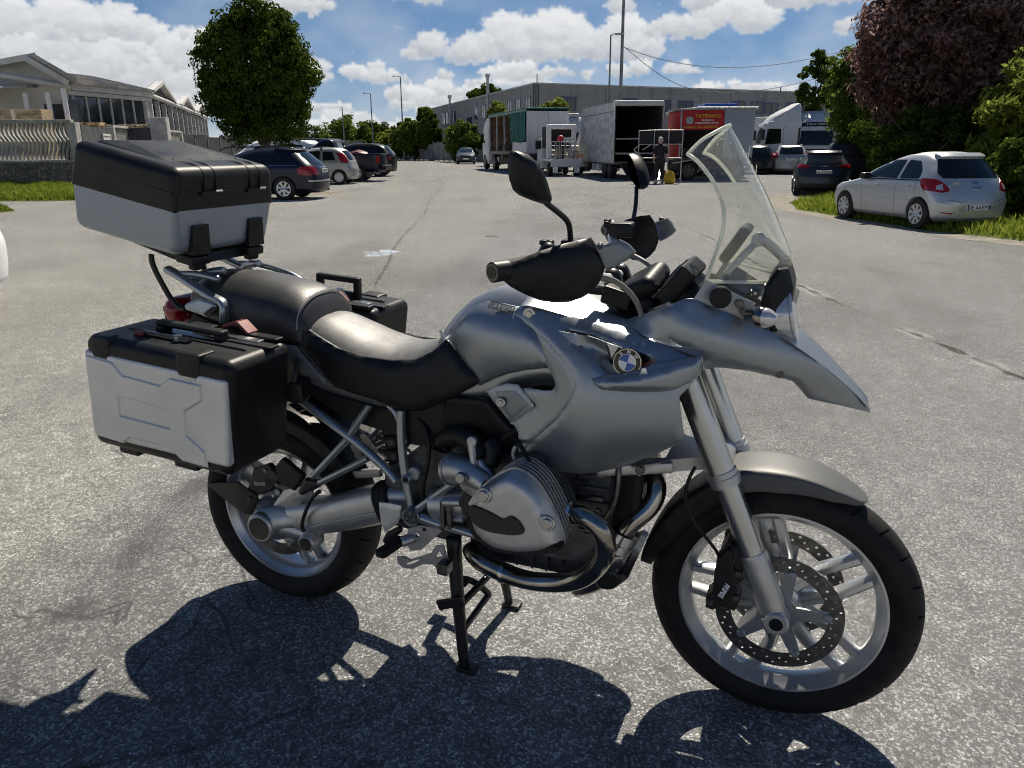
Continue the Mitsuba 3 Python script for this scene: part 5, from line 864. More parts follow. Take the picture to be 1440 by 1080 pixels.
t = thing('yellow_bag', 'slumped yellow sack on the ground by the feet of the person in black', 'bag')
g = np.random.default_rng(4); bm = trimesh.creation.icosphere(3, 1.0); v = np.array(bm.vertices); v *= (1 + .35 * (meshkit.fbm(v * 2.2, 3, 5) - .5))[:, None]; v[:, 2] = np.maximum(v[:, 2], -.75); v *= [.22 , .2, .30]; v[:, :2] *= (1.15 - .9 * np.clip(v[:, 2:] + .1, 0, 1)); put(t, TM(v + [6.42, 31.8, .225], bm.faces), 'm_yellow', True)
# ================================================================ THE MOTORCYCLE (x forward, y to its left, z up; origin under the rear axle)
bike = thing('motorcycle', 'silver grey touring motorcycle on its centre stand with two side cases and a top case', 'motorcycle')
def B(key, mesh, m, smooth=35, k='motorcycle__'): return put(k + key, mesh, m, smooth, BIKE)
def both(key, mesh, m, smooth=35): B(key, mesh, m, smooth); B(key, my(mesh), m, smooth)
def spheres_hull(pts, r, sub=2):
    s = np.asarray(trimesh.creation.icosphere(sub, 1.0).vertices); r = np.broadcast_to(r, (len(pts),))
    return hullm(np.vstack([s * q + np.asarray(p) for p, q in zip(pts, r)]))
def inset(poly, d):
    p = np.asarray(poly, float); a, b = np.roll(p, 1, 0), np.roll(p, -1, 0); e1, e2 = p - a, b - p; e1 /= np.linalg.norm(e1, axis=1, keepdims=True); e2 /= np.linalg.norm(e2, axis=1, keepdims=True)
    n1, n2 = np.c_[-e1[:, 1], e1[:, 0]], np.c_[-e2[:, 1], e2[:, 0]]; q = n1 + n2; q = q / np.maximum(.35, (q * n1).sum(1, keepdims=True)) * 1.0
    area = .5 * np.sum(p[:, 0] * b[:, 1] - b[:, 0] * p[:, 1]); return p + q * d * (1 if area > 0 else -1)
def plateau(poly, y0, y1, bev, holes=()):
    """A raised field on a side face: sloping edges from y0 out to y1."""
    ms, P = [], np.asarray(poly, float)
    def wall(a, b): 
        n = len(a); i = np.arange(n); j = (i + 1) % n; ms.append(TM(np.vstack([np.c_[a[:, 0], np.full(n, y0), a[:, 1]], np.c_[b[:, 0], np.full(n, y1), b[:, 1]]]), np.vstack([np.stack([i, j, j + n], 1), np.stack([i, j + n, i + n], 1)])))
    t = inset(P, bev); wall(P, t); hs = []
    for h in holes: h = np.asarray(h, float); o = inset(h, -bev); wall(h, o); hs.append(o)
    v, f = trimesh.creation.triangulate_polygon(sg.Polygon(t, hs).buffer(0), engine='earcut'); ms.append(TM(np.c_[v[:, 0], np.full(len(v), y1), v[:, 1]], f)); return cat(ms)
def xz(pts): return np.asarray(pts)[:, [0, 2]]
def bolt(c, n=(0, -1, 0), r=.009, h=.006): return [disc(c, n, r, h, n=16), disc(np.asarray(c, float) + np.asarray(n, float) * h, n, r * .5, .001, .0004, 6)]

# ---- wheels
def bike_tyre(R, half, bead, beadw, grooves, slant):
    q = spline([(bead, beadw * .8), (bead + .010, beadw), (R * .5 + bead * .5 - .012, half * .98), (R - .038, half), (R - .017, half * .80), (R - .004, half * .40), (R, 0)], 26)
    pr = np.vstack([q, q[::-1][1:] * [1, -1]]); inner = [(bead + .004, -beadw * .6), (bead + .004, beadw * .6)]
    m = lathe(np.vstack([pr, inner, pr[:1]]), 'y', 120); m = trimesh.Trimesh(m.vertices, m.faces, process=True); m.merge_vertices()
    if m.volume < 0: m.invert()
    M = m3.Manifold(m3.Mesh(np.asarray(m.vertices, np.float32), np.asarray(m.faces, np.uint32))); cut = []
    for i in range(grooves):
        for s in (1, -1):
            a = 360 * (i + (.5 if s > 0 else 0)) / grooves; g = m3.Manifold.cube([.0065, half * .85, .02], True).rotate([0, 0, s * slant]).rotate([s * -38, 0, 0]).translate([0, s * half * .56, R - .004]); cut.append(g.rotate([0, a, 0]))
    return M - m3.Manifold.batch_boolean(cut, m3.OpType.Add)
def rim(Rf, w, well):
    h = [(Rf, w), (Rf - .001, w + .004), (Rf - .007, w + .004), (Rf - .012, w - .003), (well + .012, w - .012), (well + .002, w - .022), (well, w * .3), (well, 0)]
    return lathe(np.vstack([h, [(r, -y) for r, y in h[::-1]], [(well + .009, -w * .5), (well + .009, w * .5), h[0]]]), 'y', 96)
def spoke(a, r0, r1, w0, w1, y0, y1, da0=0., da1=0.):
    p = []
    for r, w, y, d in ((r0, w0, y0, da0), ((r0 + r1) / 2, (w0 * .45 + w1 * .55) * .92, (y0 + y1) / 2, (da0 + da1) / 2), (r1, w1, y1, da1)):
        t = math.radians(a + d); u, v = np.array([math.cos(t), 0, math.sin(t)]), np.array([-math.sin(t), 0, math.cos(t)])
        p.append([u * r + v * w * c + np.array([0, y * s, 0]) for c, s in ((1, .45), (.45, 1), (-.45, 1), (-1, .45), (-1, -.45), (-.45, -1), (.45, -1), (1, -.45))])
    return loft(p)
FA, RA = np.array([1.519, 0, .330]), np.array([0, 0, .316])
fw = B('front_wheel', [mv(rim(.2525, .0365, .2235), FA)], 'm_wheel', 40)
put(fw + '__tyre', mv(TM(*(lambda q: (q.vert_properties[:, :3], q.tri_verts))(bike_tyre(.330, .056, .243, .040, 26, 22).to_mesh())), FA), 'm_rubber', 25, BIKE)
put(fw + '__hub', mv(lathe([(.020, -.072), (.036, -.072), (.046, -.062), (.056, -.045), (.052, -.02), (.052, .02), (.056, .045), (.046, .062), (.036, .072), (.020, .072), (.020, -.072)], 'y', 40), FA), 'm_wheel', 40, BIKE)
for k in range(5):
    for s in (-1, 1): put(fw + '__spoke', mv(spoke(33 + 72 * k, .046, .226, .0185, .0150, .030, .017, s * 24, s * 8.0), FA), 'm_wheel', 40, BIKE)
def brake_disc(key, c, y, ro, ri, sd, nh=56, carrier='m_frame'):
    P = sg.Point(0, 0).buffer(ro, 48).difference(sg.Point(0, 0).buffer(ri, 40)); hs = []
    for i in range(nh):
        a = 2 * math.pi * i / nh; r = ri + (ro - ri) * (.22, .5, .78, .40, .66)[i % 5]; hs.append(sg.Point(r * math.cos(a), r * math.sin(a)).buffer(.0036, 3))
    P = P.difference(shapely.union_all(hs)); m = slab_poly(P, y - .0025, y + .0025); k = put(key, mv(m, c), 'm_steel', False, BIKE)
    C = sg.Point(0, 0).buffer(.047, 20)
    for i in range(5):
        a = 2 * math.pi * (i + .1) / 5; u, v = np.array([math.cos(a), math.sin(a)]), np.array([-math.sin(a), math.cos(a)]); C = C.union(sg.Polygon([u * .03 + v * .020, u * (ri + .003) + v * .0115, u * (ri + .003) - v * .0115, u * .03 - v * .020]))
    C = C.difference(sg.Point(0, 0).buffer(.024, 16)); put(k + '__carrier', mv(slab_poly(C, y - .004, y + .003), c), carrier, False, BIKE)
    for i in range(5):
        a = 2 * math.pi * (i + .1) / 5; put(k + '__bolt', mv(cat(bolt((ri * .99 * math.cos(a), y + sd * .003, ri * .99 * math.sin(a)), (0, sd, 0), .0105, .006)), c), carrier, 30, BIKE)
def slab_poly(P, y0, y1):
    m = cat([trimesh.creation.extrude_polygon(q, y1 - y0, engine='earcut') for q in getattr(P, 'geoms', [P])]); v = np.array(m.vertices); return TM(np.c_[v[:, 0], v[:, 2] + y0, v[:, 1]], np.array(m.faces)[:, ::-1])
brake_disc('motorcycle__front_brake_disc', FA, -.074, .1525, .115, -1); brake_disc('motorcycle__front_brake_disc', FA, .074, .1525, .115, 1)
rw = B('rear_wheel', mv(rim(.2285, .056, .196), RA), 'm_wheel', 40)
put(rw + '__tyre', mv(TM(*(lambda q: (q.vert_properties[:, :3], q.tri_verts))(bike_tyre(.317, .076, .219, .060, 22, 26).to_mesh())), RA), 'm_rubber', 25, BIKE)
put(rw + '__hub', mv(lathe([(.02, -.06), (.07, -.06), (.085, -.04), (.08, .0), (.06, .05), (.03, .06), (.02, .06), (.02, -.06)], 'y', 40), RA), 'm_wheel', 40, BIKE)
for k in range(5):
    for s in (-1, 1): put(rw + '__spoke', mv(spoke(-68 + 72 * k, .06, .199, .017, .0135, .034, .02, s * 20, s * 9), RA), 'm_wheel', 40, BIKE)
brake_disc('motorcycle__rear_brake_disc', RA, -.082, .1325, .095, -1, 44)
VS = [(0.1434,-0.03,0.1643),(0.126,-0.03,0.1824)]
B('valve_stem', tube(VS, .005, 8, sm=False), 'm_black_plastic')

# ---- front fork, brake calipers, mudguard
FK = [(1.508, .345), (1.453, .481), (1.408, .583), (1.364, .675), (1.275, .890), (1.19, 1.09)]
for s in (-1, 1):
    y = s * .103; p = lambda i, d=0: np.array([FK[i][0] + d, y, FK[i][1]]); up = np.array(FK[4]) - FK[1]; up = np.array([up[0], 0, up[1]]) / np.linalg.norm(up)
    a, b = np.array([1.433, y, .525]), np.array([1.366, y, .682])
    k = B('fork_leg', tube([p(1), b], .0305, 28, sm=False), 'm_alu', 40)
    put(k + '__slider_end', loft([[np.array([c[0], y, c[1]]) + r * (math.cos(t) * np.array([up[2], 0, -up[0]]) + f * math.sin(t) * np.array([0, 1, 0])) for t in np.arange(28) * 2 * np.pi / 28] for c, r, f in (((1.519, .318), .022, .8), ((1.512, .336), .031, .85), ((1.497, .375), .034, .9), ((1.472, .436), .035, .97), ((1.450, .488), .035, 1.), ((1.445, .500), .032, 1.))]), 'm_cast', 45, BIKE)
    put(k + '__collar', [tube([b - up * .016, b + up * .006], .038, 28, sm=False), tube([b + up * .006, b + up * .020], .0355, 28, sm=False)], 'm_cast', 30, BIKE)
    put(k + '__upper_tube', tube([b + up * .02, p(5)], .0325, 28, sm=False), 'm_alu', 40, BIKE)
    put(k + '__axle_clamp', [disc((1.517, y - s * .02, .333), (0, s, 0), .030, .052, .004), bar((1.50, y + s * .01, .35), (1.522, y + s * .01, .30), .04, .05, bev=.008)], 'm_cast', 30, BIKE)
    put(k + '__axle_bore', disc((1.517, y + s * .031, .333), (0, s, 0), .0165, .003, .0006), 'm_gloss_black', 30, BIKE)
    put(k + '__pinch_bolt', cat(bolt((1.507, y + s * .030, .299), (0, s, 0), .006, .006)), 'm_steel', 30, BIKE)
    # caliper behind the leg
    CA = xz([(1.372,-0.105,0.495),(1.3876,-0.105,0.5247),(1.4147,-0.105,0.5113),(1.4284,-0.105,0.4458),(1.414,-0.105,0.4117),(1.4301,-0.105,0.3763),(1.4185,-0.105,0.338),(1.3912,-0.105,0.3434),(1.3651,-0.105,0.3291),(1.3477,-0.105,0.333),(1.3476,-0.105,0.365),(1.3615,-0.105,0.3801),(1.3635,-0.105,0.4471)])
    c = B('brake_caliper', my(slab(CA, -.125, -.062, .006)) if s > 0 else slab(CA, -.125, -.062, .006), 'm_black_metal', 30)
    for q in [(1.4174,-0.126,0.4475),(1.4188,-0.126,0.3801),(1.4009,-0.126,0.4759),(1.3581,-0.126,0.3547)]:
        m = cat(bolt(q, (0, -1, 0), .0085, .006)); put(c + '__bolt', my(m) if s > 0 else m, 'm_steel', 30, BIKE)
    PB = spheres_hull([(q[0], yy, q[2]) for q in [(1.3763,-0.12,0.481),(1.3939,-0.12,0.5074),(1.4105,-0.12,0.4196),(1.3808,-0.12,0.3738),(1.3695,-0.12,0.3908)] for yy in (-.135, -.09)], .007); put(c + '__piston_body', my(PB) if s > 0 else PB, 'm_black_plastic', 35, BIKE)
    if s < 0: o, R = frame3((lambda q: (q[0], -.1435, q[2]))([(1.3917,-0.14,0.4038)][0]), (.42, 0, 1), (-1, 0, .42)); put(c + '__lettering', mv(txt('BMW', .0125, .002, True), o, R), 'm_white', False, BIKE)
    put(k + '__brake_hose', tube([(1.30, y * 1.25, .71), (1.285, y * 1.3, .62), (1.315, y * 1.3, .56), (1.36, y * 1.2, .50), (1.372, y * 1.15, .47)], .0042, 8), 'm_black_plastic', True, BIKE)
B('fork_bridge', [spheres_hull([(1.352, s * .103, .688) for s in (-1, 1)] + [(1.34, 0, .70)], .024)], 'm_cast')
B('telelever_arm', [hullm([(1.345, s * .03 + d, .695 + z) for s in (-1, 1) for d in (-.012, .012) for z in (-.018, .018)] + [(1.22, s * .085 + d, .69 + z) for s in (-1, 1) for d in (-.012, .012) for z in (-.02, .012)])] + [bar((1.24, s * .085, .688), (1.06, s * .14, .672), .045, .03, bev=.008) for s in (-1, 1)], 'm_cast')
B('telelever_lug', [slab(xz([(1.1508,-0.15,0.6947),(1.2241,-0.15,0.719),(1.2058,-0.15,0.7059),(1.1877,-0.15,0.6824),(1.1711,-0.15,0.6745),(1.1587,-0.15,0.6804)]), -.155, -.128, .004)], 'm_cast'); B('telelever_bolt', bolt([(1.1748,-0.157,0.6926)][0], r=.012), 'm_steel')
def mudguard(a0, a1, prof, n, drop, wid, t=.0035):
    """A curved guard over the tyre: prof = radius at each of some angles; drop: depth of its sides."""
    A = np.linspace(a0, a1, n); Rr = CubicSpline(*zip(*prof))(A); D = np.interp(A, *zip(*drop)); Wd = np.interp(A, *zip(*wid)); th = np.linspace(-1, 1, 23); out, inn = [], []
    for a, r, d, w in zip(A, Rr, D, Wd):
        c, s = math.cos(math.radians(a)), math.sin(math.radians(a))
        for off, L in ((0, out), (-t, inn)):
            yy = np.sign(th) * (w + off) * np.minimum(1, 1.0 - (1 - np.minimum(np.abs(th) / .62, 1)) ** 1.6); dr_ = np.where(np.abs(th) < .62, .25 * (np.abs(th) / .62) ** 4, .25 + .75 * (np.abs(th) - .62) / .38) * d
            L.append(np.stack([FA[0] + (r + off - dr_) * c, yy, FA[2] + (r + off - dr_) * s], -1))
    return loft(np.concatenate([np.array(out), np.array(inn)[:, ::-1]], 1))
B('front_mudguard', mudguard(61, 118, [(61, .350), (80, .362), (95, .374), (112, .384), (120, .386)], 40, [(61, .004), (64, .012), (75, .030), (95, .05), (118, .055)], [(61, .012), (62.2, .030), (65, .048), (74, .068), (95, .078), (118, .078)]), 'm_fender', 40)
B('mudguard_rear_section', mudguard(116, 171, [(116, .377), (135, .366), (155, .362), (171, .362)], 26, [(116, .06), (150, .055), (171, .03)], [(116, .079), (150, .078), (165, .066), (171, .05)]), 'm_black_plastic', 40)

# ---- beak, screen, lights
BK_TOP = [(1.1201,-0.15,1.054),(1.1928,-0.178,1.0888),(1.2632,-0.195,1.1231),(1.278,-0.195,1.122)] + [(1.2827,-0.175,1.1207),(1.3715,-0.15,1.0806),(1.4634,-0.12,1.0381),(1.5458,-0.085,0.9792),(1.6258,-0.042,0.9068),(1.6615,-0.02,0.8641)]
BK_LOW = [(1.6672,-0.014,0.8544),(1.6056,-0.045,0.8722),(1.5307,-0.07,0.8885),(1.4952,-0.095,0.9331),(1.4655,-0.108,0.9424),(1.4103,-0.13,0.9576),(1.3681,-0.15,0.9654),(1.333,-0.172,0.9691),(1.308,-0.188,0.9643),(1.3072,-0.196,0.9948),(1.2348,-0.212,1.0333)] + [(1.2367,-0.205,1.0222),(1.1747,-0.185,1.0347)]
BK_IN = [(1.3364,-0.192,1.0451),(1.4143,-0.15,1.0031),(1.4748,-0.122,0.982),(1.5507,-0.084,0.9326)]
for f in (lambda m: m, my): B('beak_side', f(panel(BK_TOP + BK_LOW, BK_IN, .003, .012, .006, k=4)), 'm_paint', 40)
RT = [q for q in BK_TOP[4:]]; CT = [(1.4861,0,1.0359),(1.5426,0,0.9981),(1.5975,0,0.9482),(1.6355,0,0.9106),(1.6572,0,0.8865)]
def ribbon(a, b, n, k, bulge=0.):
    """A sheet between two space curves, mirrored halves meeting on the middle plane."""
    A, Bq = spline(a, n), spline(b, n); u = np.linspace(0, 1, k); G = A[:, None] * (1 - u[None, :, None]) + Bq[:, None] * u[None, :, None]; G[..., 2] += bulge * np.sin(u * np.pi / 2)[None] * 1.0
    i, j = np.meshgrid(np.arange(n - 1), np.arange(k - 1), indexing='ij'); q = (i * k + j).ravel(); f = np.vstack([np.stack([q, q + k, q + k + 1], 1), np.stack([q, q + k + 1, q + 1], 1)]); return TM(G.reshape(-1, 3), f)
top = ribbon(RT, [(p[0] - .004, 0, p[2] + .012) for p in RT], 24, 8)
tn = ribbon(RT[2:], CT, 20, 8); B('beak_top', [tn, my(tn)], 'm_paint', True)
q = [(1.4669,-0.118,0.9534)][0]; B('beak_bolt', bolt((q[0], float(panel(BK_TOP + BK_LOW, BK_IN, fn=True, k=4)([[q[0], q[2]]])[0]) - .001, q[2]), r=.009, h=.003), 'm_steel')
SCN = [(1.3002,-0.165,1.1594),(1.3165,-0.168,1.2202),(1.328,-0.165,1.2791),(1.3217,-0.16,1.3231),(1.2959,-0.152,1.3707),(1.2588,-0.142,1.4113),(1.2358,-0.132,1.4348)]
SCC = [(1.4477,0,1.1469),(1.4642,0,1.1906),(1.442,0,1.2481),(1.4071,0,1.3174),(1.3692,0,1.3829),(1.3332,0,1.4418),(1.3064,0,1.482)]
nv, nu = 44, 33; NE, CE = spline(SCN, nv), spline(SCC, nv); uu = np.linspace(-1, 1, nu); v_ = np.linspace(0, 1, nv)
shrink = np.where(v_ > .86, 1 - .13 * ((v_ - .86) / .14) ** 2, 1)
G = np.empty((nv, nu, 3))
for i in range(nv):
    f = np.abs(uu) ** 1.8; x = CE[i, 0] + (NE[i, 0] - CE[i, 0]) * f; z = CE[i, 2] + (NE[i, 2] - CE[i, 2]) * f; G[i] = np.stack([x, -NE[i, 1] * uu * shrink[i], z], -1)
corner = np.clip((np.abs(uu)[None] - .70) / .30, 0, 1) ** 2 * np.clip((v_[:, None] - .80) / .20, 0, 1) ** 2; G[..., 2] -= .014 * corner
i, j = np.meshgrid(np.arange(nv - 1), np.arange(nu - 1), indexing='ij'); q = (i * nu + j).ravel(); SF = np.vstack([np.stack([q, q + 1, q + nu + 1], 1), np.stack([q, q + nu + 1, q + nu], 1)])
sc = B('windscreen', TM(G.reshape(-1, 3), SF), 'm_screen', True)
ring = np.vstack([G[:, 0], G[-1, 1:], G[::-1, -1][1:], G[0, ::-1][1:]]); put(sc + '__edge', tube(ring, .0042, 8, sm=False), 'm_screen_edge', True, BIKE)
gch = np.random.default_rng(2); ch = []
for _ in range(46):
    a, b = gch.integers(4, nv - 3), gch.integers(3, nu - 12); ch.append(mv(trimesh.creation.icosphere(1, gch.uniform(.0006, .0017)), G[a, b] + [.0015, 0, 0], s=[1, 1.5, 1]))
for _ in range(12):
    a = gch.integers(nv - 16, nv - 8); b = gch.integers(12, 16); s = G[a, b] + [.002, 0, 0]; ch.append(tube([s, s + gch.normal(0, .006, 3) * [.3, 1, 1.6]], .0007, 4, sm=False))
put(sc + '__stone_chip', ch, 'm_chip', True, BIKE); labels[sc + '__stone_chip'] = {'kind': 'stuff', 'label': 'pale stone chips and scratches on the plastic'}
BRK = [(1.2759,-0.182,1.1184),(1.3005,-0.168,1.1618),(1.3517,-0.15,1.1385),(1.4035,-0.13,1.111),(1.398,-0.128,1.0878),(1.3875,-0.132,1.0716),(1.3344,-0.155,1.0917)]
for f in (lambda m: m, my): B('screen_bracket', f(panel(BRK, (), .004, .01, .002, lift=.002)), 'm_galv', 35)
B('screen_knob', [disc([(1.3336,-0.17,1.1295)][0], (0.1, -1, 0), .023, .022, .003)], 'm_black_plastic')
for q in [(1.3726,-0.15,1.112),(1.3838,-0.15,1.0937)]: B('bracket_bolt', bolt(q, r=.0095), 'm_steel')
ST = [(1.3348,-0.13,1.1704),(1.3631,-0.11,1.21),(1.3951,-0.08,1.244),(1.4141,-0.05,1.2301),(1.4487,-0.005,1.1925)]
B('screen_strut', [bar(ST[0], ST[2], .016, .026, (0, 1, 0), .005), tube([ST[2], ST[3], ST[4]], .011, 10), disc(ST[2], (0, -1, 0), .015, .02), disc(ST[4], (0, -1, 0), .012, .016)], 'm_galv')
HL = [(1.4317,-0.1,1.1073),(1.4375,-0.1,1.1429),(1.4545,-0.08,1.1737),(1.4685,-0.06,1.1734),(1.48,-0.07,1.1404),(1.4816,-0.08,1.0908),(1.4698,-0.09,1.0496),(1.4549,-0.1,1.0525)]
B('headlight', [spheres_hull([(q[0] - .012, s * abs(q[1]), q[2]) for q in HL for s in (-1, 1)], .008)], 'm_black_plastic')
hx = max(q[0] for q in HL)
for y, r, z in ((-.045, .062, 1.068), (.055, .05, 1.072)):
    put('motorcycle__headlight__reflector', disc((hx - .05, y, z), (1, 0, .22), r, .048, .004, 32), 'm_clear_lens', 30, BIKE); put('motorcycle__headlight__lens', disc((hx - .004, y, z + .01), (1, 0, .22), r * 1.02, .006, .002, 32), 'm_clear_lens', 30, BIKE)
GL_ = spheres_hull([(hx - .006, s * .085, z) for s in (-1, 1) for z in (1.03, 1.10)] , .012); B('headlight_cover', GL_, 'm_glass')
for s in (-1, 1):
    SG = [(1.4036,-0.165,1.0892),(1.4202,-0.185,1.0933),(1.4365,-0.195,1.0947)]; f = (lambda m: m) if s < 0 else my
    k = B('turn_signal', f(cat([spheres_hull([np.array(SG[0]) + [-.03, .05, .0], SG[0]], .009), spheres_hull([np.array(SG[0]) + [-.004, .004, 0], SG[1]], [.017, .023])])), 'm_dark_chrome'); put(k + '__lens', f(spheres_hull([np.array(SG[1]) + [.009, -.003, .0], np.array(SG[1]) + [.020, -.006, -.001]], [.0215, .015])), 'm_clear_lens', 35, BIKE)
B('instrument_cluster', [mv(box(-.05, .05, -.12, .06, -.022, .022, .010), (1.225, 0, 1.135), rot((0, 1, 0), -52))], 'm_black_plastic'); B('navigation_holder', [mv(box(-.045, .045, -.06, .06, -.012, .012, .008), [(1.3429,-0.02,1.2272)][0], rot((0, 1, 0), -58))], 'm_black_plastic')
B('speedometer_dial', [mv(disc((0, y, .022), (0, 0, 1), .038, .004), (1.225, 0, 1.135), rot((0, 1, 0), -52)) for y in (-.07, .01)], 'm_gloss_black'); B('cockpit_shell', hullm([(x, s * y, z) for s in (-1, 1) for x, y, z in ((1.17, .10, 1.05), (1.30, .10, 1.045), (1.32, .09, 1.09), (1.21, .10, 1.13), (1.25, .06, 1.15))]), 'm_black_plastic')

# ---- tank, shroud, seat
TKS = [(0.6635,-0.15,0.9772),(0.6754,-0.15,0.9977),(0.6974,-0.148,1.0246),(0.7329,-0.146,1.061),(0.7716,-0.148,1.0749),(0.8154,-0.152,1.0737),(0.8651,-0.16,1.0689),(0.9272,-0.205,1.0161),(0.9704,-0.215,0.9557),(0.9778,-0.215,0.9444),(0.9275,-0.205,0.9332),(0.8833,-0.195,0.922),(0.8378,-0.185,0.9054),(0.7975,-0.178,0.8854),(0.7567,-0.17,0.8605),(0.7453,-0.165,0.8682),(0.7484,-0.165,0.8842),(0.7031,-0.16,0.9303)]
TKI = [(0.7618,-0.188,1.0131),(0.8132,-0.185,1.0313),(0.8496,-0.212,0.9772),(0.7769,-0.19,0.9299),(0.8886,-0.208,0.9943)]
for f in (lambda m: m, my): B('tank_side_cover', f(panel(TKS, TKI, .004, .012, .010, k=3)), 'm_paint', 45)
ky = panel(TKS, TKI, fn=True, k=3); q = [(0.8199,-0.185,1.0691)][0]; yk = lambda a, b: float(ky([[a, b]])[0]); dx, dz = (yk(q[0] + .02, q[2]) - yk(q[0] - .02, q[2])) / .04, (yk(q[0], q[2] + .01) - yk(q[0], q[2] - .01)) / .02
o, R = frame3((q[0], yk(q[0], q[2]) - .0058, q[2]), (1, dx, -.14), (.14, dz, 1))
B('model_lettering', mv(txt('R1200', .0128, .0015, True), o, R), 'm_ink', False); B('lettering_frame', [mv(slab_poly(sg.Polygon(rrect(-.0335, .0335, -.0105, .0105, .003), [rrect(-.0315, .0315, -.0085, .0085, .003)]), -.001, .001), o, R @ np.array([[1, 0, 0], [0, 0, 1], [0, -1, 0.]]).T)], 'm_ink', False)
def section(x, half, zt, zb, crown, n=40, sh=.62, e=3.2):
    """A closed cross-section: crowned top, rounded shoulders, sides to zb."""
    t = np.linspace(0, np.pi, n); c, s = np.cos(t), np.sin(t); y = half * np.sign(c) * np.abs(c) ** (2 / e); z = zb + (zt - crown - zb) * np.abs(s) ** (2 / e) + crown * np.abs(s) ** 6 * (1 - (np.abs(y) / half) ** 2)
    return np.c_[np.full(n, x), y, z]
def lofted(secs, n=40):
    """Sections (x, half width, top, bottom, crown) smoothed along x."""
    s = np.array(secs, float); xs = np.linspace(0, len(s) - 1, n); q = PchipInterpolator(np.arange(len(s)), s)(xs); return loft([section(*r) for r in q])
B('fuel_tank', lofted([(.585, .09, .945, .84, .012), (.615, .125, .992, .80, .018), (.65, .138, 1.030, .78, .022), (.70, .146, 1.068, .78, .024), (.77, .150, 1.094, .80, .026), (.85, .155, 1.104, .85, .030), (.93, .158, 1.099, .88, .030), (1.0, .158, 1.082, .88, .02), (1.08, .150, 1.055, .88, .005), (1.16, .13, 1.04, .9, .0), (1.19, .11, 1.03, .92, .0)]), 'm_paint', 45)
B('tank_trim', [tube([(0.6197,-0.105,0.9826),(0.6248,-0.105,0.9705),(0.6403,-0.105,0.9455)] , .004, 8)], 'm_case_silver'); B('filler_cap', [disc((.83, 0, 1.10), (-.12, 0, 1), .035, .012, .003, 32)], 'm_black_plastic')
SHF = [(0.8516,-0.165,1.0554),(0.8631,-0.168,1.0703),(0.8741,-0.17,1.0796),(0.905,-0.172,1.0807),(0.9851,-0.176,1.0664),(1.0821,-0.182,1.0485),(1.176,-0.19,1.0301),(1.2447,-0.2,1.0159),(1.3072,-0.212,1.0042),(1.3083,-0.214,0.9665),(1.2916,-0.222,0.9423),(1.27,-0.232,0.917),(1.2762,-0.235,0.8784),(1.2831,-0.232,0.8271),(1.2773,-0.228,0.8032),(1.2188,-0.226,0.7641),(1.1499,-0.22,0.7245),(1.0929,-0.218,0.7006),(1.0434,-0.215,0.6843),(0.9981,-0.214,0.6839),(0.9519,-0.213,0.6893),(0.9102,-0.212,0.7008),(0.884,-0.212,0.719),(0.938,-0.232,0.7746),(0.9872,-0.246,0.8261),(1.0213,-0.256,0.8725),(1.0375,-0.26,0.9066),(1.0391,-0.26,0.9209),(1.0294,-0.256,0.9468),(0.9992,-0.244,0.9755),(0.953,-0.222,1.008),(0.9037,-0.195,1.0334)]
SHI = [(1.1141,-0.282,0.8967),(1.1602,-0.282,0.8562),(1.0675,-0.274,0.8413),(1.2218,-0.268,0.8824),(1.112,-0.262,0.7855),(1.2004,-0.254,0.8047),(1.1531,-0.268,0.9518),(0.9984,-0.215,1.029),(1.0751,-0.235,1.0035),(1.0107,-0.24,0.7475),(1.2139,-0.25,0.9666),(1.2281,-0.222,1.001)]
LED = np.array(SHF[2:9]); LEDI = LED + np.c_[np.full(7, .0), np.linspace(.055, .035, 7), np.linspace(.010, .016, 7)]
for f in (lambda m: m, my): B('tank_shoulder', f(ribbon(LED + [0, -.004, -.002], LEDI, 24, 6, .004)), 'm_paint', True)
HOLE = xz([(1.0001,-0.235,1.0355),(1.0607,-0.235,1.0306),(1.0997,-0.235,1.0203),(1.1428,-0.235,1.0097),(1.1784,-0.235,1.0031),(1.2095,-0.235,0.9927),(1.2125,-0.235,0.9849),(1.2016,-0.235,0.9757),(1.1778,-0.235,0.9669),(1.1492,-0.235,0.9581),(1.1201,-0.235,0.9518),(1.1108,-0.235,0.9564),(1.0851,-0.235,0.9746),(1.0428,-0.235,1.0052)])
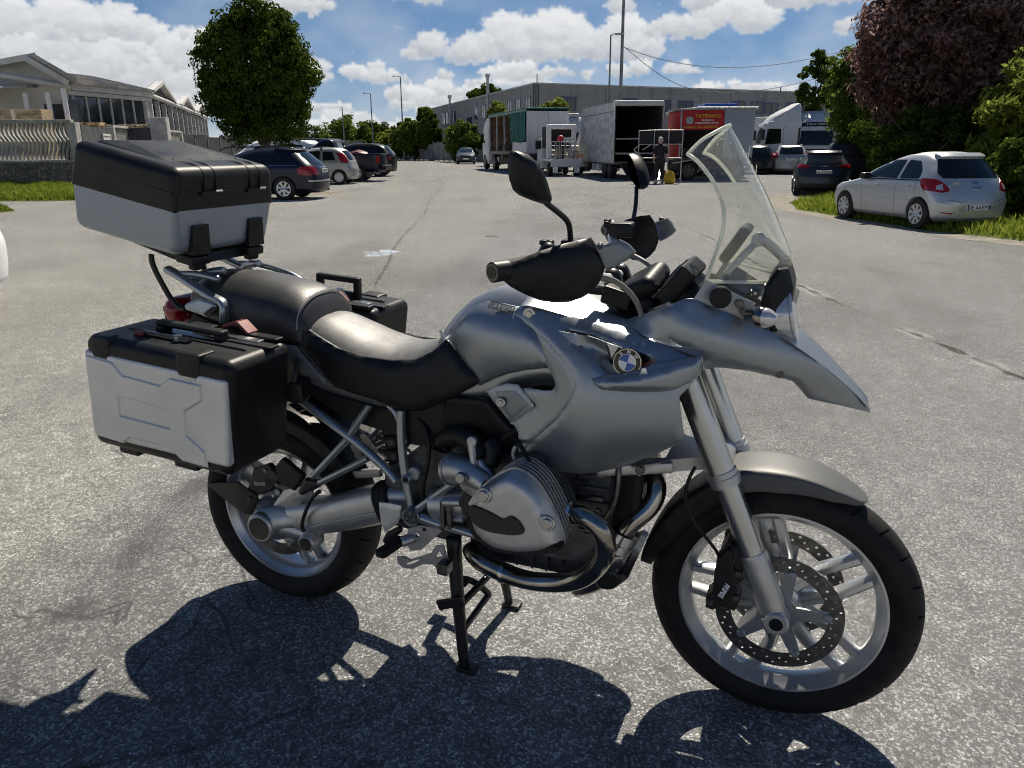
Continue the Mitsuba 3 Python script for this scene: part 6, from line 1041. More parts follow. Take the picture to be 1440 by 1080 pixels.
for s in (-1, 1):
    f = (lambda m: m) if s < 0 else my
    k = B('tank_shroud', f(panel(SHF, SHI, .004, .009, .005, holes=[HOLE], k=3)), 'm_paint', 40)
    SC = [(0.9843,-0.216,1.0346),(1.0569,-0.222,1.03),(1.097,-0.225,1.0205),(1.141,-0.228,1.0101),(1.2127,-0.23,0.9935),(1.2159,-0.232,0.9822),(1.1781,-0.236,0.9645),(1.1209,-0.238,0.9499),(1.1094,-0.238,0.9543),(1.0806,-0.235,0.9718),(1.0354,-0.226,1.0023)]
    put(k + '__scoop', f(panel(SC, [(1.0903,-0.204,0.9787),(1.1373,-0.208,0.9773),(1.0534,-0.208,1.0042),(1.1832,-0.212,0.9782)], .003, .012)), 'm_paint', 40, BIKE)
    put(k + '__intake', f(panel([(1.0942,-0.214,1.013),(1.12,-0.216,1.0085),(1.139,-0.219,1.0055),(1.1752,-0.22,0.9982),(1.2078,-0.222,0.9882),(1.2093,-0.223,0.9805),(1.1774,-0.223,0.9645),(1.1412,-0.22,0.9526),(1.1132,-0.217,0.947),(1.1045,-0.214,0.978)], (), .003, .012)), 'm_gloss_black', 40, BIKE)
    put(k + '__silver_tab', f(panel([(1.1031,-0.236,1.0227),(1.1299,-0.238,1.0147),(1.1146,-0.236,0.9883),(1.1095,-0.236,1.0069)], (), .003, .006)), 'm_case_silver', 40, BIKE); put(k + '__red_tab', f(panel([(1.1828,-0.24,0.9788),(1.2062,-0.24,0.9923),(1.2099,-0.24,0.9868),(1.1852,-0.24,0.9745)], (), .003, .006)), 'm_red_pull', 40, BIKE)
    LIP = [(1.0771,-0.268,0.9436),(1.1093,-0.271,0.9543),(1.1361,-0.272,0.961),(1.1867,-0.266,0.9745),(1.2181,-0.255,0.9889),(1.2655,-0.238,0.9975),(1.3075,-0.22,1.0045),(1.3093,-0.222,0.9688),(1.2891,-0.235,0.948),(1.2628,-0.25,0.9338),(1.2312,-0.262,0.928),(1.1945,-0.272,0.9268),(1.1483,-0.28,0.9253),(1.1037,-0.28,0.9243)]
    put(k + '__lip', f(panel(LIP, [(1.1788,-0.284,0.9524),(1.239,-0.268,0.9654)], .010, .010, .006, k=3)), 'm_paint', 40, BIKE)
    SHR = [(0.8516,-0.165,1.0554),(0.9037,-0.195,1.0334),(0.953,-0.222,1.008),(0.9992,-0.244,0.9755),(1.0294,-0.256,0.9468),(1.0391,-0.26,0.9209),(1.0375,-0.26,0.9066),(1.0213,-0.256,0.8725),(0.9872,-0.246,0.8261),(0.938,-0.232,0.7746),(0.884,-0.212,0.719),(0.8784,-0.208,0.7419),(0.8773,-0.205,0.7668),(0.8639,-0.2,0.783),(0.8534,-0.2,0.7847),(0.924,-0.222,0.8409),(0.9265,-0.222,0.8477),(0.8768,-0.205,0.8741),(0.8973,-0.205,0.8815),(0.9502,-0.212,0.8861),(0.971,-0.215,0.8918),(0.9801,-0.216,0.9038),(0.9781,-0.215,0.9189),(0.9305,-0.2,0.9817),(0.8887,-0.182,1.0246)]
    B('shroud_rear_edge', f(panel(SHR, [(1.0042,-0.242,0.9093),(0.9569,-0.23,0.8416)], .004, .009, .004, k=2)), 'm_paint', 40)
    TAB = [(0.7862,-0.19,0.8583),(0.8033,-0.192,0.868),(0.8421,-0.196,0.8853),(0.8749,-0.2,0.8865),(0.9203,-0.212,0.8462),(0.9203,-0.212,0.8362),(0.856,-0.2,0.7851),(0.8247,-0.194,0.8133),(0.8023,-0.191,0.8356)]
    B('side_tab', f(panel(TAB, (), .004, .008, .004)), 'm_paint', 40)
    B('side_tab_pad', f(panel([(0.8137,-0.198,0.8623),(0.8657,-0.203,0.8723),(0.9101,-0.212,0.846),(0.8589,-0.203,0.7948),(0.83,-0.2,0.8263)], (), .003, .008, .003)), 'm_paint_dark', 40)
    for q, r in (([(0.8965,-0.176,1.0599)][0], .016), ([(0.8327,-0.206,0.8404)][0], .013)):
        b = B('panel_screw', f(cat([disc(q, (0, -1, 0), r, .004, .0015), disc(np.array(q) - [0, .003, 0], (0, -1, 0), r * .55, .004)])), 'm_alu')
    # roundel
    c = np.array([(1.1558,-0.252,0.9869)][0]); n_ = np.array([.05, -1, .10]); k2 = B('roundel', f(disc(c, n_, .0315, .006, .0015, 48)), 'm_gloss_black'); nn = n_ / np.linalg.norm(n_)
    o, R = frame3(c + nn * .0064, (1, .05, 0), (0, .1, 1))
    for a0 in (0, 90, 180, 270):
        w = arc((0, 0), .0185, a0 + 8 * 0, a0 + 90, 10); m = cat([trimesh.creation.extrude_polygon(sg.Polygon(np.vstack([[0, 0], w])), .0008, engine='earcut')]); put(k2 + '__quarter', f(mv(TM(m.vertices, m.faces), o, R @ rot((0, 0, 1), -14))), 'm_white' if a0 in (0, 180) else 'm_blue', False, BIKE)
    put(k2 + '__ring', [f(mv(lathe([(ri, 0), (ro, 0), (ro, .0012), (ri, .0012), (ri, 0)], 'z', 48), o, R)) for ri, ro in ((.0185, .0196), (.0292, .0308))], 'm_chrome', 30, BIKE)
    for ch_, a in (('B', 128), ('M', 84), ('W', 38)):
        p = R @ np.array([.0244 * math.cos(math.radians(a)), .0244 * math.sin(math.radians(a)), 0]); L = mv(txt(ch_, .0072, .0008, True), o + p, R @ rot((0, 0, 1), a - 90)); 
        if s > 0: L = mv(txt(ch_, .0072, .0008, True), (o + R @ np.array([-.0244 * math.cos(math.radians(a)), .0244 * math.sin(math.radians(a)), 0])), R @ rot((0, 0, 1), 90 - a) @ np.diag([-1, 1, 1.])); L = TM(L.vertices, np.array(L.faces)[:, ::-1])
        put(k2 + '__lettering', f(L), 'm_white', False, BIKE)
B('front_seat', lofted([(.135, .120, .945, .88, .0), (.17, .140, .975, .84, .006), (.22, .150, .978, .80, .010), (.30, .160, .955, .785, .012), (.39, .162, .925, .772, .010), (.47, .158, .912, .762, .008), (.53, .150, .918, .768, .008), (.58, .136, .938, .79, .008), (.62, .122, .962, .82, .008), (.645, .112, .978, .85, .006), (.66, .104, .972, .87, .004)], 60), 'm_seat_sheen', 60)
for f in (lambda m: m, lambda m: mv(my(m), (0, -.010, -.016))): B('seat_skirt', f(panel([(0.2273,-0.15,0.9579),(0.2702,-0.16,0.9426),(0.3343,-0.168,0.9186),(0.4245,-0.172,0.9047),(0.5047,-0.172,0.9022),(0.5701,-0.168,0.9101),(0.6229,-0.162,0.9387),(0.6582,-0.155,0.9698),(0.6725,-0.158,0.9571),(0.7166,-0.17,0.9151),(0.7609,-0.18,0.8821),(0.7513,-0.18,0.8662),(0.6739,-0.176,0.817),(0.5877,-0.172,0.7731),(0.5308,-0.172,0.766),(0.4394,-0.172,0.7879),(0.3688,-0.172,0.7984),(0.3137,-0.17,0.8094),(0.2589,-0.164,0.8625),(0.2019,-0.156,0.9133)], [(0.4829,-0.18,0.8427),(0.6231,-0.178,0.8727),(0.3338,-0.174,0.8674)], .01, .014, .012)), 'm_seat', 45)
B('rear_seat', lofted([(-.235, .085, 1.035, .985, .004), (-.215, .105, 1.068, .97, .010), (-.15, .125, 1.088, .955, .014), (-.05, .138, 1.086, .94, .014), (.06, .144, 1.073, .925, .012), (.13, .144, 1.060, .915, .012), (.18, .140, 1.040, .905, .012), (.202, .125, 1.005, .90, .012), (.21, .10, .97, .905, .008)], 50), 'm_seat_rear', 60)
B('seat_seam', [tube(np.c_[np.full(40, .187), s_ := .138 * np.cos(np.linspace(0.12, np.pi - .12, 40)), .915 + .128 * np.sin(np.linspace(.12, np.pi - .12, 40)) ** .55], .0016, 6, sm=False)], 'm_grey_text')
for f in (lambda m: m, my): B('tail_side_cover', f(panel([(0.1267,-0.15,0.9116),(0.1885,-0.155,0.9129),(0.2207,-0.16,0.8847),(0.2895,-0.168,0.8289),(0.2926,-0.168,0.8097),(0.2308,-0.164,0.8324),(0.1588,-0.158,0.8563),(0.148,-0.154,0.8734)], (), .005, .01, .004)), 'm_paint_dark', 40)
# ---- engine
CYL = chaikin(xz([(0.8154,-0.37,0.6374),(0.853,-0.37,0.6845),(0.905,-0.37,0.726),(0.9335,-0.37,0.7345),(0.9779,-0.37,0.712),(1.0179,-0.37,0.6512),(1.0431,-0.37,0.5872),(1.0408,-0.37,0.5653),(0.9964,-0.37,0.5426),(0.9309,-0.37,0.5289),(0.8704,-0.37,0.5304),(0.8259,-0.37,0.5614),(0.8143,-0.37,0.5939)]), 1); cc_ = CYL.mean(0)
def ringy(y, s, dz=0.): q = cc_ + (CYL - cc_) * s; return np.c_[q[:, 0], np.full(len(q), y), q[:, 1] + dz]
B('engine_block', [hullm([(x, y, z) for y in (-.145, .145) for x, z in ((.66, .46), (.72, .41), (1.05, .40), (1.10, .45), (1.10, .66), (1.0, .76), (.74, .74), (.66, .66))])], 'm_engine')
B('gearbox', [hullm([(x, y, z) for y in (-.13, .13) for x, z in ((.44, .40), (.66, .38), (.66, .64), (.56, .66), (.44, .56))])], 'm_engine')
for s in (-1, 1):
    f = (lambda m: m) if s < 0 else my
    k = B('cylinder', f(loft([ringy(-.18, .86), ringy(-.30, .86), ringy(-.352, .93)])), 'm_engine', 30)
    for i in range(9): put(k + '__fin', f(slab(xz(ringy(0, 1.06 - .008 * i)), -.346 + .0155 * i, -.3395 + .0155 * i, .0015)), 'm_cast' if i < 6 else 'm_engine', 30, BIKE)
    k = B('valve_cover', f(loft([ringy(-.345, 1.02), ringy(-.352, 1.02), ringy(-.358, .985), ringy(-.372, .96), ringy(-.381, .90), ringy(-.3865, .80), ringy(-.3885, .62)])), 'm_cast', 28)
    put(k + '__band', f(slab(xz([(0.8206,-0.372,0.6441),(0.8403,-0.372,0.6765),(0.8806,-0.372,0.6979),(0.9277,-0.372,0.711),(0.936,-0.372,0.6973),(0.9002,-0.372,0.6893),(0.8602,-0.372,0.6665),(0.8341,-0.372,0.6397)]), -.386, -.37, .004)), 'm_cast', 30, BIKE)
    put(k + '__badge', f(slab(chaikin(xz([(0.8251,-0.39,0.6484),(0.8611,-0.39,0.6441),(0.8907,-0.39,0.6347),(0.9135,-0.39,0.6242),(0.9299,-0.39,0.6406),(0.9524,-0.39,0.6315),(0.9715,-0.39,0.602),(0.9393,-0.39,0.5889),(0.8933,-0.39,0.5867),(0.86,-0.39,0.5884),(0.8281,-0.39,0.6082)]), 2), -.3935, -.383, .002)), 'm_gloss_black', 30, BIKE)
    put(k + '__guard', f(slab(chaikin(xz([(0.8185,-0.375,0.6143),(0.8531,-0.375,0.5782),(0.9067,-0.375,0.5722),(0.9593,-0.375,0.5866),(1.0108,-0.375,0.578),(1.0436,-0.375,0.5819),(1.0488,-0.375,0.5642),(0.9981,-0.375,0.5456),(0.9329,-0.375,0.532),(0.8727,-0.375,0.5349),(0.8288,-0.375,0.561),(0.8166,-0.375,0.5933)]), 1), -.384, -.30, .004)), 'm_black_plastic', 30, BIKE)  # black guard plate, also added to stand for shade under the cover
    for q in [(0.8653,-0.386,0.6776),(1.0193,-0.386,0.6356)]: put(k + '__bolt', f(cat([disc(q, (0, -1, 0), .020, .006, .002), disc(np.array(q) - [0, .005, 0], (0, -1, 0), .0135, .006, .002), disc(np.array(q) - [0, .0105, 0], (0, -1, 0), .006, .001, .0003, 6)])), 'm_alu', 30, BIKE)
    TB = [(0.6935,-0.2,0.639),(0.7312,-0.215,0.6459),(0.7774,-0.235,0.6433),(0.8128,-0.25,0.6339)]
    B('throttle_body', f(cat([tube(TB, [.040, .036, .030, .027], 20, 10), disc(TB[0], np.array(TB[0]) - np.array(TB[1]), .044, .012, .003)])), 'm_cast', 35); B('throttle_wheel', f(disc([(0.7478,-0.262,0.6513)][0], (0, -1, 0), .014, .012)), 'm_alu')
    B('intake_hose', f(tube([(0.634,-0.14,0.6804),(0.6842,-0.16,0.7173),(0.7391,-0.18,0.7176),(0.7697,-0.2,0.6787)], .028, 14)), 'm_black_plastic', True)
    B('injector', f(cat([tube([(0.7778,-0.21,0.6766),(0.8045,-0.23,0.6564),(0.8273,-0.25,0.6435)], .013, 10), tube([(0.7533,-0.21,0.7306),(0.7653,-0.22,0.6715)], .012, 10), disc([(0.7577,-0.21,0.7312)][0], (0, -1, 0), .014, .012)])), 'm_cast', 35); B('injector_cover', f(tube([(0.7955,-0.19,0.7292),(0.8103,-0.2,0.7028),(0.8033,-0.21,0.6733)], .022, 10)), 'm_black_plastic', True)
    HD = [(1.034,-0.262,0.5968),(1.0788,-0.27,0.602),(1.1121,-0.272,0.5783),(1.1224,-0.262,0.5265),(1.0953,-0.235,0.456),(1.0369,-0.205,0.3889),(0.9613,-0.19,0.3555),(0.8878,-0.19,0.3484),(0.8276,-0.19,0.3573),(0.7574,-0.17,0.3631),(0.7076,-0.13,0.3721)]
    e = B('exhaust_header', f(tube(HD, [.024, .024, .025, .025, .025, .025, .025, .025, .026, .027, .027], 22, 70)), 'm_dark_chrome' , True)
    put(e + '__clamp', f(tube([np.array(HD[8]) + [-.006, 0, 0], np.array(HD[8]) + [.006, 0, 0]], .029, 20, sm=False)), 'm_chrome', 30, BIKE); put(e + '__flange', f(disc(np.array(HD[0]) + [-.01, 0, .0], (1, -.1, 0), .036, .014)), 'm_chrome', 30, BIKE)
XP = [(1.1671,-0.02,0.6384),(1.1984,-0.06,0.6161),(1.1933,-0.08,0.5728),(1.159,-0.1,0.5315),(1.1335,-0.11,0.4942)]
B('crossover_pipe', tube(XP, .0245, 20, 36), 'm_dark_chrome', True); B('pipe_clamp', [tube([(1.1357,-0.11,0.4909),(1.1192,-0.12,0.4435)], .031, 20, sm=False), tube([(1.1288,-0.115,0.4671),(1.1265,-0.116,0.4611)], .035, 20, sm=False)], 'm_alu')
B('lower_pipe', tube([(1.1192,-0.12,0.4435),(1.1034,-0.12,0.394),(1.064,-0.1,0.3346),(0.9941,-0.06,0.2751)], .027, 20), 'm_dark_chrome', True); B('pipe_flange', disc([(1.0963,-0.13,0.3708)][0], (.3, -1, -.3), .034, .02), 'm_black_metal')
for s in (-1, 1):
    f = (lambda m: m) if s < 0 else my
    for i in range(6): B('crankcase_rib', f(box(.69 + i * .045, .697 + i * .045, -.158, -.14, .43, .53, .003)), 'm_engine')
    for x, z in ((.685, .46), (.685, .56), (.685, .65), (.76, .72), (1.06, .44), (1.07, .56), (1.06, .70), (.90, .42)): B('crankcase_bolt', f(cat(bolt((x, -.145, z), r=.009, h=.009))), 'm_steel')
    B('crankcase_cover', f(slab(arc((.735, .60), .055, 0, 345, 24), -.158, -.14, .004)), 'm_cast'); B('oil_filler', f(cat([disc((.80, -.16, .46), (0, -1, 0), .022, .016), disc((.80, -.14, .46), (0, -1, 0), .03, .022)])), 'm_black_plastic')
    B('plug_lead', f(tube([(.86, -.18, .74), (.90, -.24, .745), (.95, -.30, .72), (.97, -.33, .69)], .0055, 8)), 'm_rubber', True); B('breather_hose', f(tube([(.70, -.15, .76), (.76, -.17, .70), (.82, -.18, .73), (.90, -.16, .78)], .009, 10)), 'm_rubber', True)
    B('vacuum_hose', f(tube([(.62, -.14, .70), (.68, -.175, .66), (.74, -.18, .64), (.80, -.19, .66)], .005, 8)), 'm_rubber', True); B('wiring_loom', f(tube([(.56, -.13, .74), (.60, -.16, .64), (.58, -.165, .54), (.60, -.16, .47)], .0065, 8)), 'm_black_plastic', True)
    B('oil_line', f(tube([(1.04, -.15, .50), (1.10, -.16, .56), (1.12, -.15, .66), (1.10, -.12, .74)], .008, 10)), 'm_steel', True)
    for z in (.50, .54, .58, .62): B('cooler_fin', f(box(1.02, 1.10, -.156, -.14, z, z + .008, .002)), 'm_engine')
B('sump', [hullm([(x, y, z) for y in (-.12, .12) for x, z in ((.70, .37), (.76, .345), (1.08, .345), (1.12, .37), (1.12, .46), (.70, .46))])], 'm_engine')
for i in range(7): B('sump_fin', box(.80 + i * .042, .806 + i * .042, -.135, .135, .35, .44, .001), 'm_engine')
B('skid_plate', [slab([(.96, .340), (1.13, .352), (1.150, .375), (1.135, .385), (1.10, .362), (.96, .350)], -.13, .13, .002)], 'm_steel')
B('front_cover', [spheres_hull([(x, y, z) for y in (-.09, .09) for x, z in ((1.08, .50), (1.145, .52), (1.155, .70), (1.08, .76))], .02)], 'm_black_plastic'); B('engine_front_case', [slab(xz([(0.9911,-0.13,0.6411),(1.0669,-0.13,0.6569),(1.0728,-0.13,0.5224),(1.0108,-0.13,0.5334),(0.9925,-0.13,0.5601)]), -.14, .14, .006)], 'm_engine')
for q in [(1.033,-0.142,0.6457),(1.0636,-0.142,0.6506),(1.0343,-0.142,0.5877),(1.0652,-0.142,0.5931)]: B('case_bolt', [bar(np.array(q) - [.02, 0, 0], np.array(q) + [.02, 0, 0], .018, .018, bev=.004)] + bolt(q, r=.008), 'm_steel')
B('starter_motor', [tube([(0.608,-0.15,0.501),(0.7087,-0.15,0.5228)], .042, 20, sm=False), tube([(0.663,-0.2,0.5376),(0.7121,-0.2,0.5463)], .012, 12, sm=False), tube([(0.6611,-0.18,0.481),(0.7102,-0.18,0.4878)], .010, 10, sm=False)], 'm_cast'); B('starter_strap', [box(*sorted((q[0] - .006, q[0] + .006)), -.205, -.15, q[2] - .04, q[2] + .04, .002) for q in [(0.6574,-0.16,0.4985),(0.6774,-0.16,0.5022)]], 'm_steel')
B('air_box', [hullm([(x, y, z) for y in (-.135, .135) for x, z in ((.52, .66), (.80, .66), (.95, .72), (.95, .90), (.70, .90), (.52, .80))])], 'm_black_plastic'); B('intake_snorkel', [spheres_hull([(0.6663,-0.15,0.812),(0.7767,-0.17,0.8207),(0.8516,-0.17,0.7454),(0.8366,-0.16,0.7182),(0.7337,-0.14,0.7405),(0.642,-0.13,0.7361)], .012)], 'm_black_plastic')
B('snorkel_lip', tube([(0.8695,-0.195,0.7252),(0.8614,-0.195,0.7081),(0.8656,-0.195,0.69),(0.8799,-0.195,0.6815)], .006, 8), 'm_case_silver', True)
B('battery_cover', [hullm([(x, y, z) for y in (-.11, .11) for x, z in ((.16, .78), (.30, .70), (.52, .66), (.52, .82), (.16, .90))])], 'm_black_plastic'); B('under_tray', [hullm([(x, y, z) for y in (-.10, .10) for x, z in ((-.25, .93), (.15, .86), (.20, .92), (-.20, .985))])], 'm_black_plastic')
B('rear_fender', [mv(TM(m.vertices, m.faces), RA - FA) for m in [mudguard(35, 150, [(35, .355), (90, .365), (150, .372)], 30, [(35, .05), (150, .05)], [(35, .09), (150, .09)])]], 'm_black_plastic', 40)
B('plate_bracket', [hullm([(x, y, z) for y in (-.07, .07) for x, z in ((-.37, .97), (-.30, .97), (-.345, .82), (-.355, .81))])], 'm_black_plastic'); B('tail_light', [spheres_hull([(-.335, s * .04, .955) for s in (-1, 1)] + [(-.36, 0, .95)], .045)], 'm_red_lens')
# ---- frame
def ft(key, pts, r, m='m_frame'): B(key, tube(pts, r, 14, sm=len(pts) > 2), m, 45)
for s in (-1, 1):
    f = (lambda P: P) if s < 0 else (lambda P: [(x, -y, z) for x, y, z in P])
    ft('rear_frame_tube', f([(0.1356,-0.14,0.7847),(0.1775,-0.145,0.7552),(0.3399,-0.15,0.6642),(0.4925,-0.155,0.5516)][0::1]), .0125)
    ft('rear_frame_strut', f([(0.4207,-0.148,0.7704),(0.3469,-0.15,0.6699)]), .0105); ft('rear_frame_strut', f([(0.3391,-0.15,0.6551),(0.2059,-0.15,0.5163)]), .0105); ft('rear_frame_strut', f([(0.4031,-0.152,0.6071),(0.2103,-0.15,0.4903)]), .0105)
    ft('frame_downtube', f([(0.5162,-0.15,0.7628),(0.5169,-0.155,0.6383),(0.5384,-0.16,0.4771)]), .0125); ft('frame_upper_brace', f([(0.4206,-0.148,0.7687),(0.4555,-0.148,0.7763),(0.4927,-0.15,0.7599),(0.5101,-0.152,0.7229)]), .0085)
    B('frame_joint', (lambda m: m if s < 0 else my(m))(spheres_hull([(0.1888,-0.15,0.4995),(0.1598,-0.145,0.4604),(0.2237,-0.15,0.4989)], .012)), 'm_black_metal')
    g = (lambda m: m) if s < 0 else my
    ft('engine_rod', f([(0.565,-0.168,0.4856),(0.7254,-0.175,0.6255)]), .0115); ft('engine_rod', f([(0.5669,-0.168,0.4618),(0.7441,-0.175,0.4438)]), .0125); ft('rod_sleeve', f([(0.5761,-0.168,0.4604),(0.6381,-0.17,0.4537)]), .016)
    k = B('pivot_cap', g(cat([disc((lambda q: (q[0], -.165, q[2]))([(0.5476,-0.18,0.4639)][0]), (0, -1, 0), .0275, .022, .004, 32)])), 'm_frame'); c = np.array([(0.5523,-0.188,0.4686)][0])
    put(k + '__cover', g(disc(c, (0, -1, 0), .022, .003, .001, 28)), 'm_engine', 30, BIKE)
    for a in (90, 210, 330): put(k + '__screw', g(disc(c + [.012 * math.cos(math.radians(a)), -.003, .012 * math.sin(math.radians(a))], (0, -1, 0), .0035, .002)), 'm_alu', 30, BIKE)
    B('frame_boss', g(cat([disc((lambda q: (q[0], -.15, q[2]))([(0.5302,-0.17,0.5689)][0]), (0, -1, 0), .0145, .022, .003), disc((lambda q: (q[0], -.12, q[2]))([(0.5476,-0.15,0.5822)][0]), (0, -1, 0), .020, .035, .003)])), 'm_frame'); B('boss_bore', g(cat([disc([(0.5317,-0.1725,0.5702)][0], (0, -1, 0), .009, .002)])), 'm_gloss_black')
    B('heel_guard', g(panel([(0.4475,-0.185,0.4906),(0.4864,-0.188,0.4953),(0.522,-0.19,0.4953),(0.5158,-0.19,0.4628),(0.5061,-0.19,0.4366),(0.4645,-0.188,0.4017),(0.452,-0.186,0.4244),(0.448,-0.185,0.4601)], (), .006, .008, .005)), 'm_case_silver', 40)
    PG = [(0.536,-0.172,0.4243),(0.5743,-0.172,0.4408),(0.6295,-0.172,0.4422),(0.6415,-0.172,0.4367),(0.5738,-0.172,0.3637),(0.5386,-0.172,0.3534),(0.5243,-0.172,0.3817)]
    hp = [arc(xz([q])[0], .0065, 0, 330, 8) for q in ([(0.5862,-0.172,0.4309)] + [(0.5634,-0.172,0.4081)])]; B('footpeg_plate', g(slab(xz(PG), -.178, -.168, .002, holes=hp)), 'm_cast')
    B('footpeg', g(cat([bar((.520, -.185, .392), (.505, -.285, .392), .034, .024, bev=.008), tube([(.545, -.172, .395), (.515, -.20, .392)], .012, 10)])), 'm_rubber'); B('footpeg_hinge', g(spheres_hull([(.545, -.18, .395), (.53, -.195, .392)], .016)), 'm_cast')
PD = xz([(0.5096,-0.2,0.3435),(0.532,-0.2,0.3482),(0.5537,-0.2,0.3434),(0.5919,-0.2,0.3639),(0.6202,-0.2,0.3789),(0.6333,-0.2,0.4028),(0.6577,-0.2,0.4108),(0.6654,-0.2,0.3762),(0.6768,-0.2,0.3604),(0.6639,-0.2,0.3331),(0.6394,-0.2,0.3278),(0.6248,-0.2,0.3431),(0.597,-0.2,0.3403),(0.5585,-0.2,0.3152),(0.5268,-0.2,0.3127),(0.5117,-0.2,0.3252)])
B('brake_pedal', [slab(PD, -.205, -.197, .002, holes=[xz([(0.6318,-0.2,0.3661),(0.6449,-0.2,0.3901),(0.6563,-0.2,0.3743)]), xz([(0.5371,-0.2,0.3275),(0.579,-0.2,0.3506),(0.5787,-0.2,0.3444),(0.54,-0.2,0.3218)])])], 'm_cast'); B('pedal_pad', [mv(box(-.016, .016, -.025, .012, -.016, .016, .004), [(0.6718,-0.22,0.3582)][0])], 'm_steel')
B('brake_light_switch', [spheres_hull([(0.4754,-0.18,0.3948),(0.5086,-0.18,0.4168),(0.4644,-0.18,0.3739)], .010)], 'm_black_plastic')
# ---- swing arm and final drive (right side)
def ell(c, hy, hz, n=28, ax=(1, 0, 0), e=2.6):
    ax = np.asarray(ax, float) / np.linalg.norm(ax); u = np.cross((0, 1, 0), ax); u = u if u[2] > 0 else -u; t = np.arange(n) * 2 * np.pi / n; co, si = np.cos(t), np.sin(t)
    return np.asarray(c) + np.outer(np.sign(co) * np.abs(co) ** (2 / e) * hy, (0, 1, 0)) + np.outer(np.sign(si) * np.abs(si) ** (2 / e) * hz, u)
ad = (.40, 0, .135)
sw = B('swing_arm', loft([ell((.035, -.105, .345), .034, .040, ax=ad), ell((.10, -.110, .348), .040, .046, ax=ad), ell((.20, -.115, .372), .044, .054, ax=ad), ell((.30, -.115, .408), .045, .058, ax=ad), ell((.40, -.112, .446), .044, .060, ax=ad), ell((.47, -.108, .468), .042, .054, ax=ad), ell((.53, -.10, .480), .038, .044, ax=ad)]), 'm_cast', 50)
put(sw + '__seam', [tube([(.16, -.160, .343), (.30, -.1615, .398), (.42, -.157, .442)], .0028, 6)], 'm_cast', True, BIKE); put(sw + '__boot', loft([ell((.415 + .008 * i, -.112, .452 + .0027 * i), .046 + .004 * (i % 2), .061 + .004 * (i % 2), ax=ad) for i in range(7)]), 'm_rubber', 30, BIKE)
fd = B('final_drive', [spheres_hull([(0, -.075, .318), (0, -.108, .319)], [.078, .058]), spheres_hull([(0, -.12, .32), (.10, -.11, .345), (.06, -.12, .36)], [.055, .045, .03])], 'm_cast', 40)
put(fd + '__cup', disc((.005, -.118, .320), (0, -1, 0), .047, .058, .005, 48), 'm_cast', 35, BIKE)
put(fd + '__axle_bore', disc((.005, -.1765, .320), (0, -1, 0), .037, .002, .0005, 40), 'm_gloss_black', 35, BIKE)
put(fd + '__link_arm', [spheres_hull([(.07, -.12, .322), (.172, -.12, .302)], [.040, .026])], 'm_cast', 40, BIKE); put(fd + '__link_boss', disc((.175, -.12, .300), (0, -1, 0), .029, .055, .004, 36), 'm_cast', 35, BIKE); put(fd + '__link_bore', disc((.175, -.1755, .300), (0, -1, 0), .021, .002, .0005, 30), 'm_gloss_black', 35, BIKE)
put(fd + '__link_bracket', [spheres_hull([(0.0364,-0.12,0.3813),(0.0801,-0.12,0.4358),(0.1491,-0.13,0.465),(0.1768,-0.13,0.4567),(0.1048,-0.12,0.3935)], .010)], 'm_cast', 40, BIKE); put(fd + '__abs_cable', tube([(0.2397,-0.165,0.4828),(0.2051,-0.17,0.4472),(0.1804,-0.172,0.3985),(0.1681,-0.172,0.3635),(0.1729,-0.172,0.3414)], .006, 8), 'm_black_plastic', True, BIKE)
put(fd + '__vent_bolt', [disc(q, (0, -1, 0), .006, .006) for q in [(0.0378,-0.13,0.4197),(0.0612,-0.13,0.4601)]], 'm_alu', 30, BIKE)
rc = B('rear_brake_caliper', [spheres_hull([(-0.0572,-0.11,0.4285),(-0.0351,-0.11,0.4793),(0.0297,-0.12,0.5101),(0.0715,-0.13,0.4848),(0.0209,-0.12,0.4391),(-0.0363,-0.11,0.4116)], .012), spheres_hull([(0.068,-0.13,0.5168),(0.0929,-0.13,0.5433),(0.1573,-0.135,0.5073),(0.1238,-0.135,0.4629),(0.0774,-0.13,0.4727)], .010)], 'm_black_plastic'); [put(rc + '__bolt', disc(q, (0, -1, 0), .007, .006), 'm_steel', 30, BIKE) for q in [(0.0669,-0.143,0.4654),(0.0293,-0.143,0.5063)]]
o, R = frame3([(0.0043,-0.147,0.46)][0], (1, 0, .12), (0, 0, 1)); put(rc + '__lettering', mv(txt('BMW', .012, .002, True), o, R), 'm_grey_text', False, BIKE)
B('hugger', [panel([(-0.2692,-0.09,0.3845),(-0.2116,-0.1,0.4054),(-0.1105,-0.12,0.4307),(-0.0287,-0.13,0.4014),(-0.0608,-0.13,0.3341),(-0.0847,-0.13,0.3297),(-0.1711,-0.11,0.3467)], (), .006, .012, .004)], 'm_black_plastic', 40); B('hugger_screw', bolt([(-0.0572,-0.132,0.394)][0], r=.006), 'm_steel')
B('torque_link', [bar([(0.126,-0.02,0.4508)][0], [(0.3597,-0.02,0.5015)][0], .02, .028, bev=.006)], 'm_cast'); B('rear_shock', [tube([(.42, 0, .47), (.36, 0, .80)], .028, 16, sm=False)] , 'm_engine'); B('shock_spring', [tube(np.c_[.42 - .06 * (t := np.linspace(.1, .95, 160)) + .045 * np.cos(t * 50), .045 * np.sin(t * 50), .47 + .33 * t], .006, 8, sm=False)], 'm_black_metal', True)
SL = [(.13, .225, .50), (-.09, .238, .56), (-.32, .25, .64)]
B('silencer', [tube(SL, [.066, .076, .068], 28, 20)], 'm_chrome', True); B('silencer_pipe', tube([(.72, .10, .42), (.50, .12, .40), (.30, .19, .44), (.13, .225, .50)], .022, 14), 'm_dark_chrome', True)
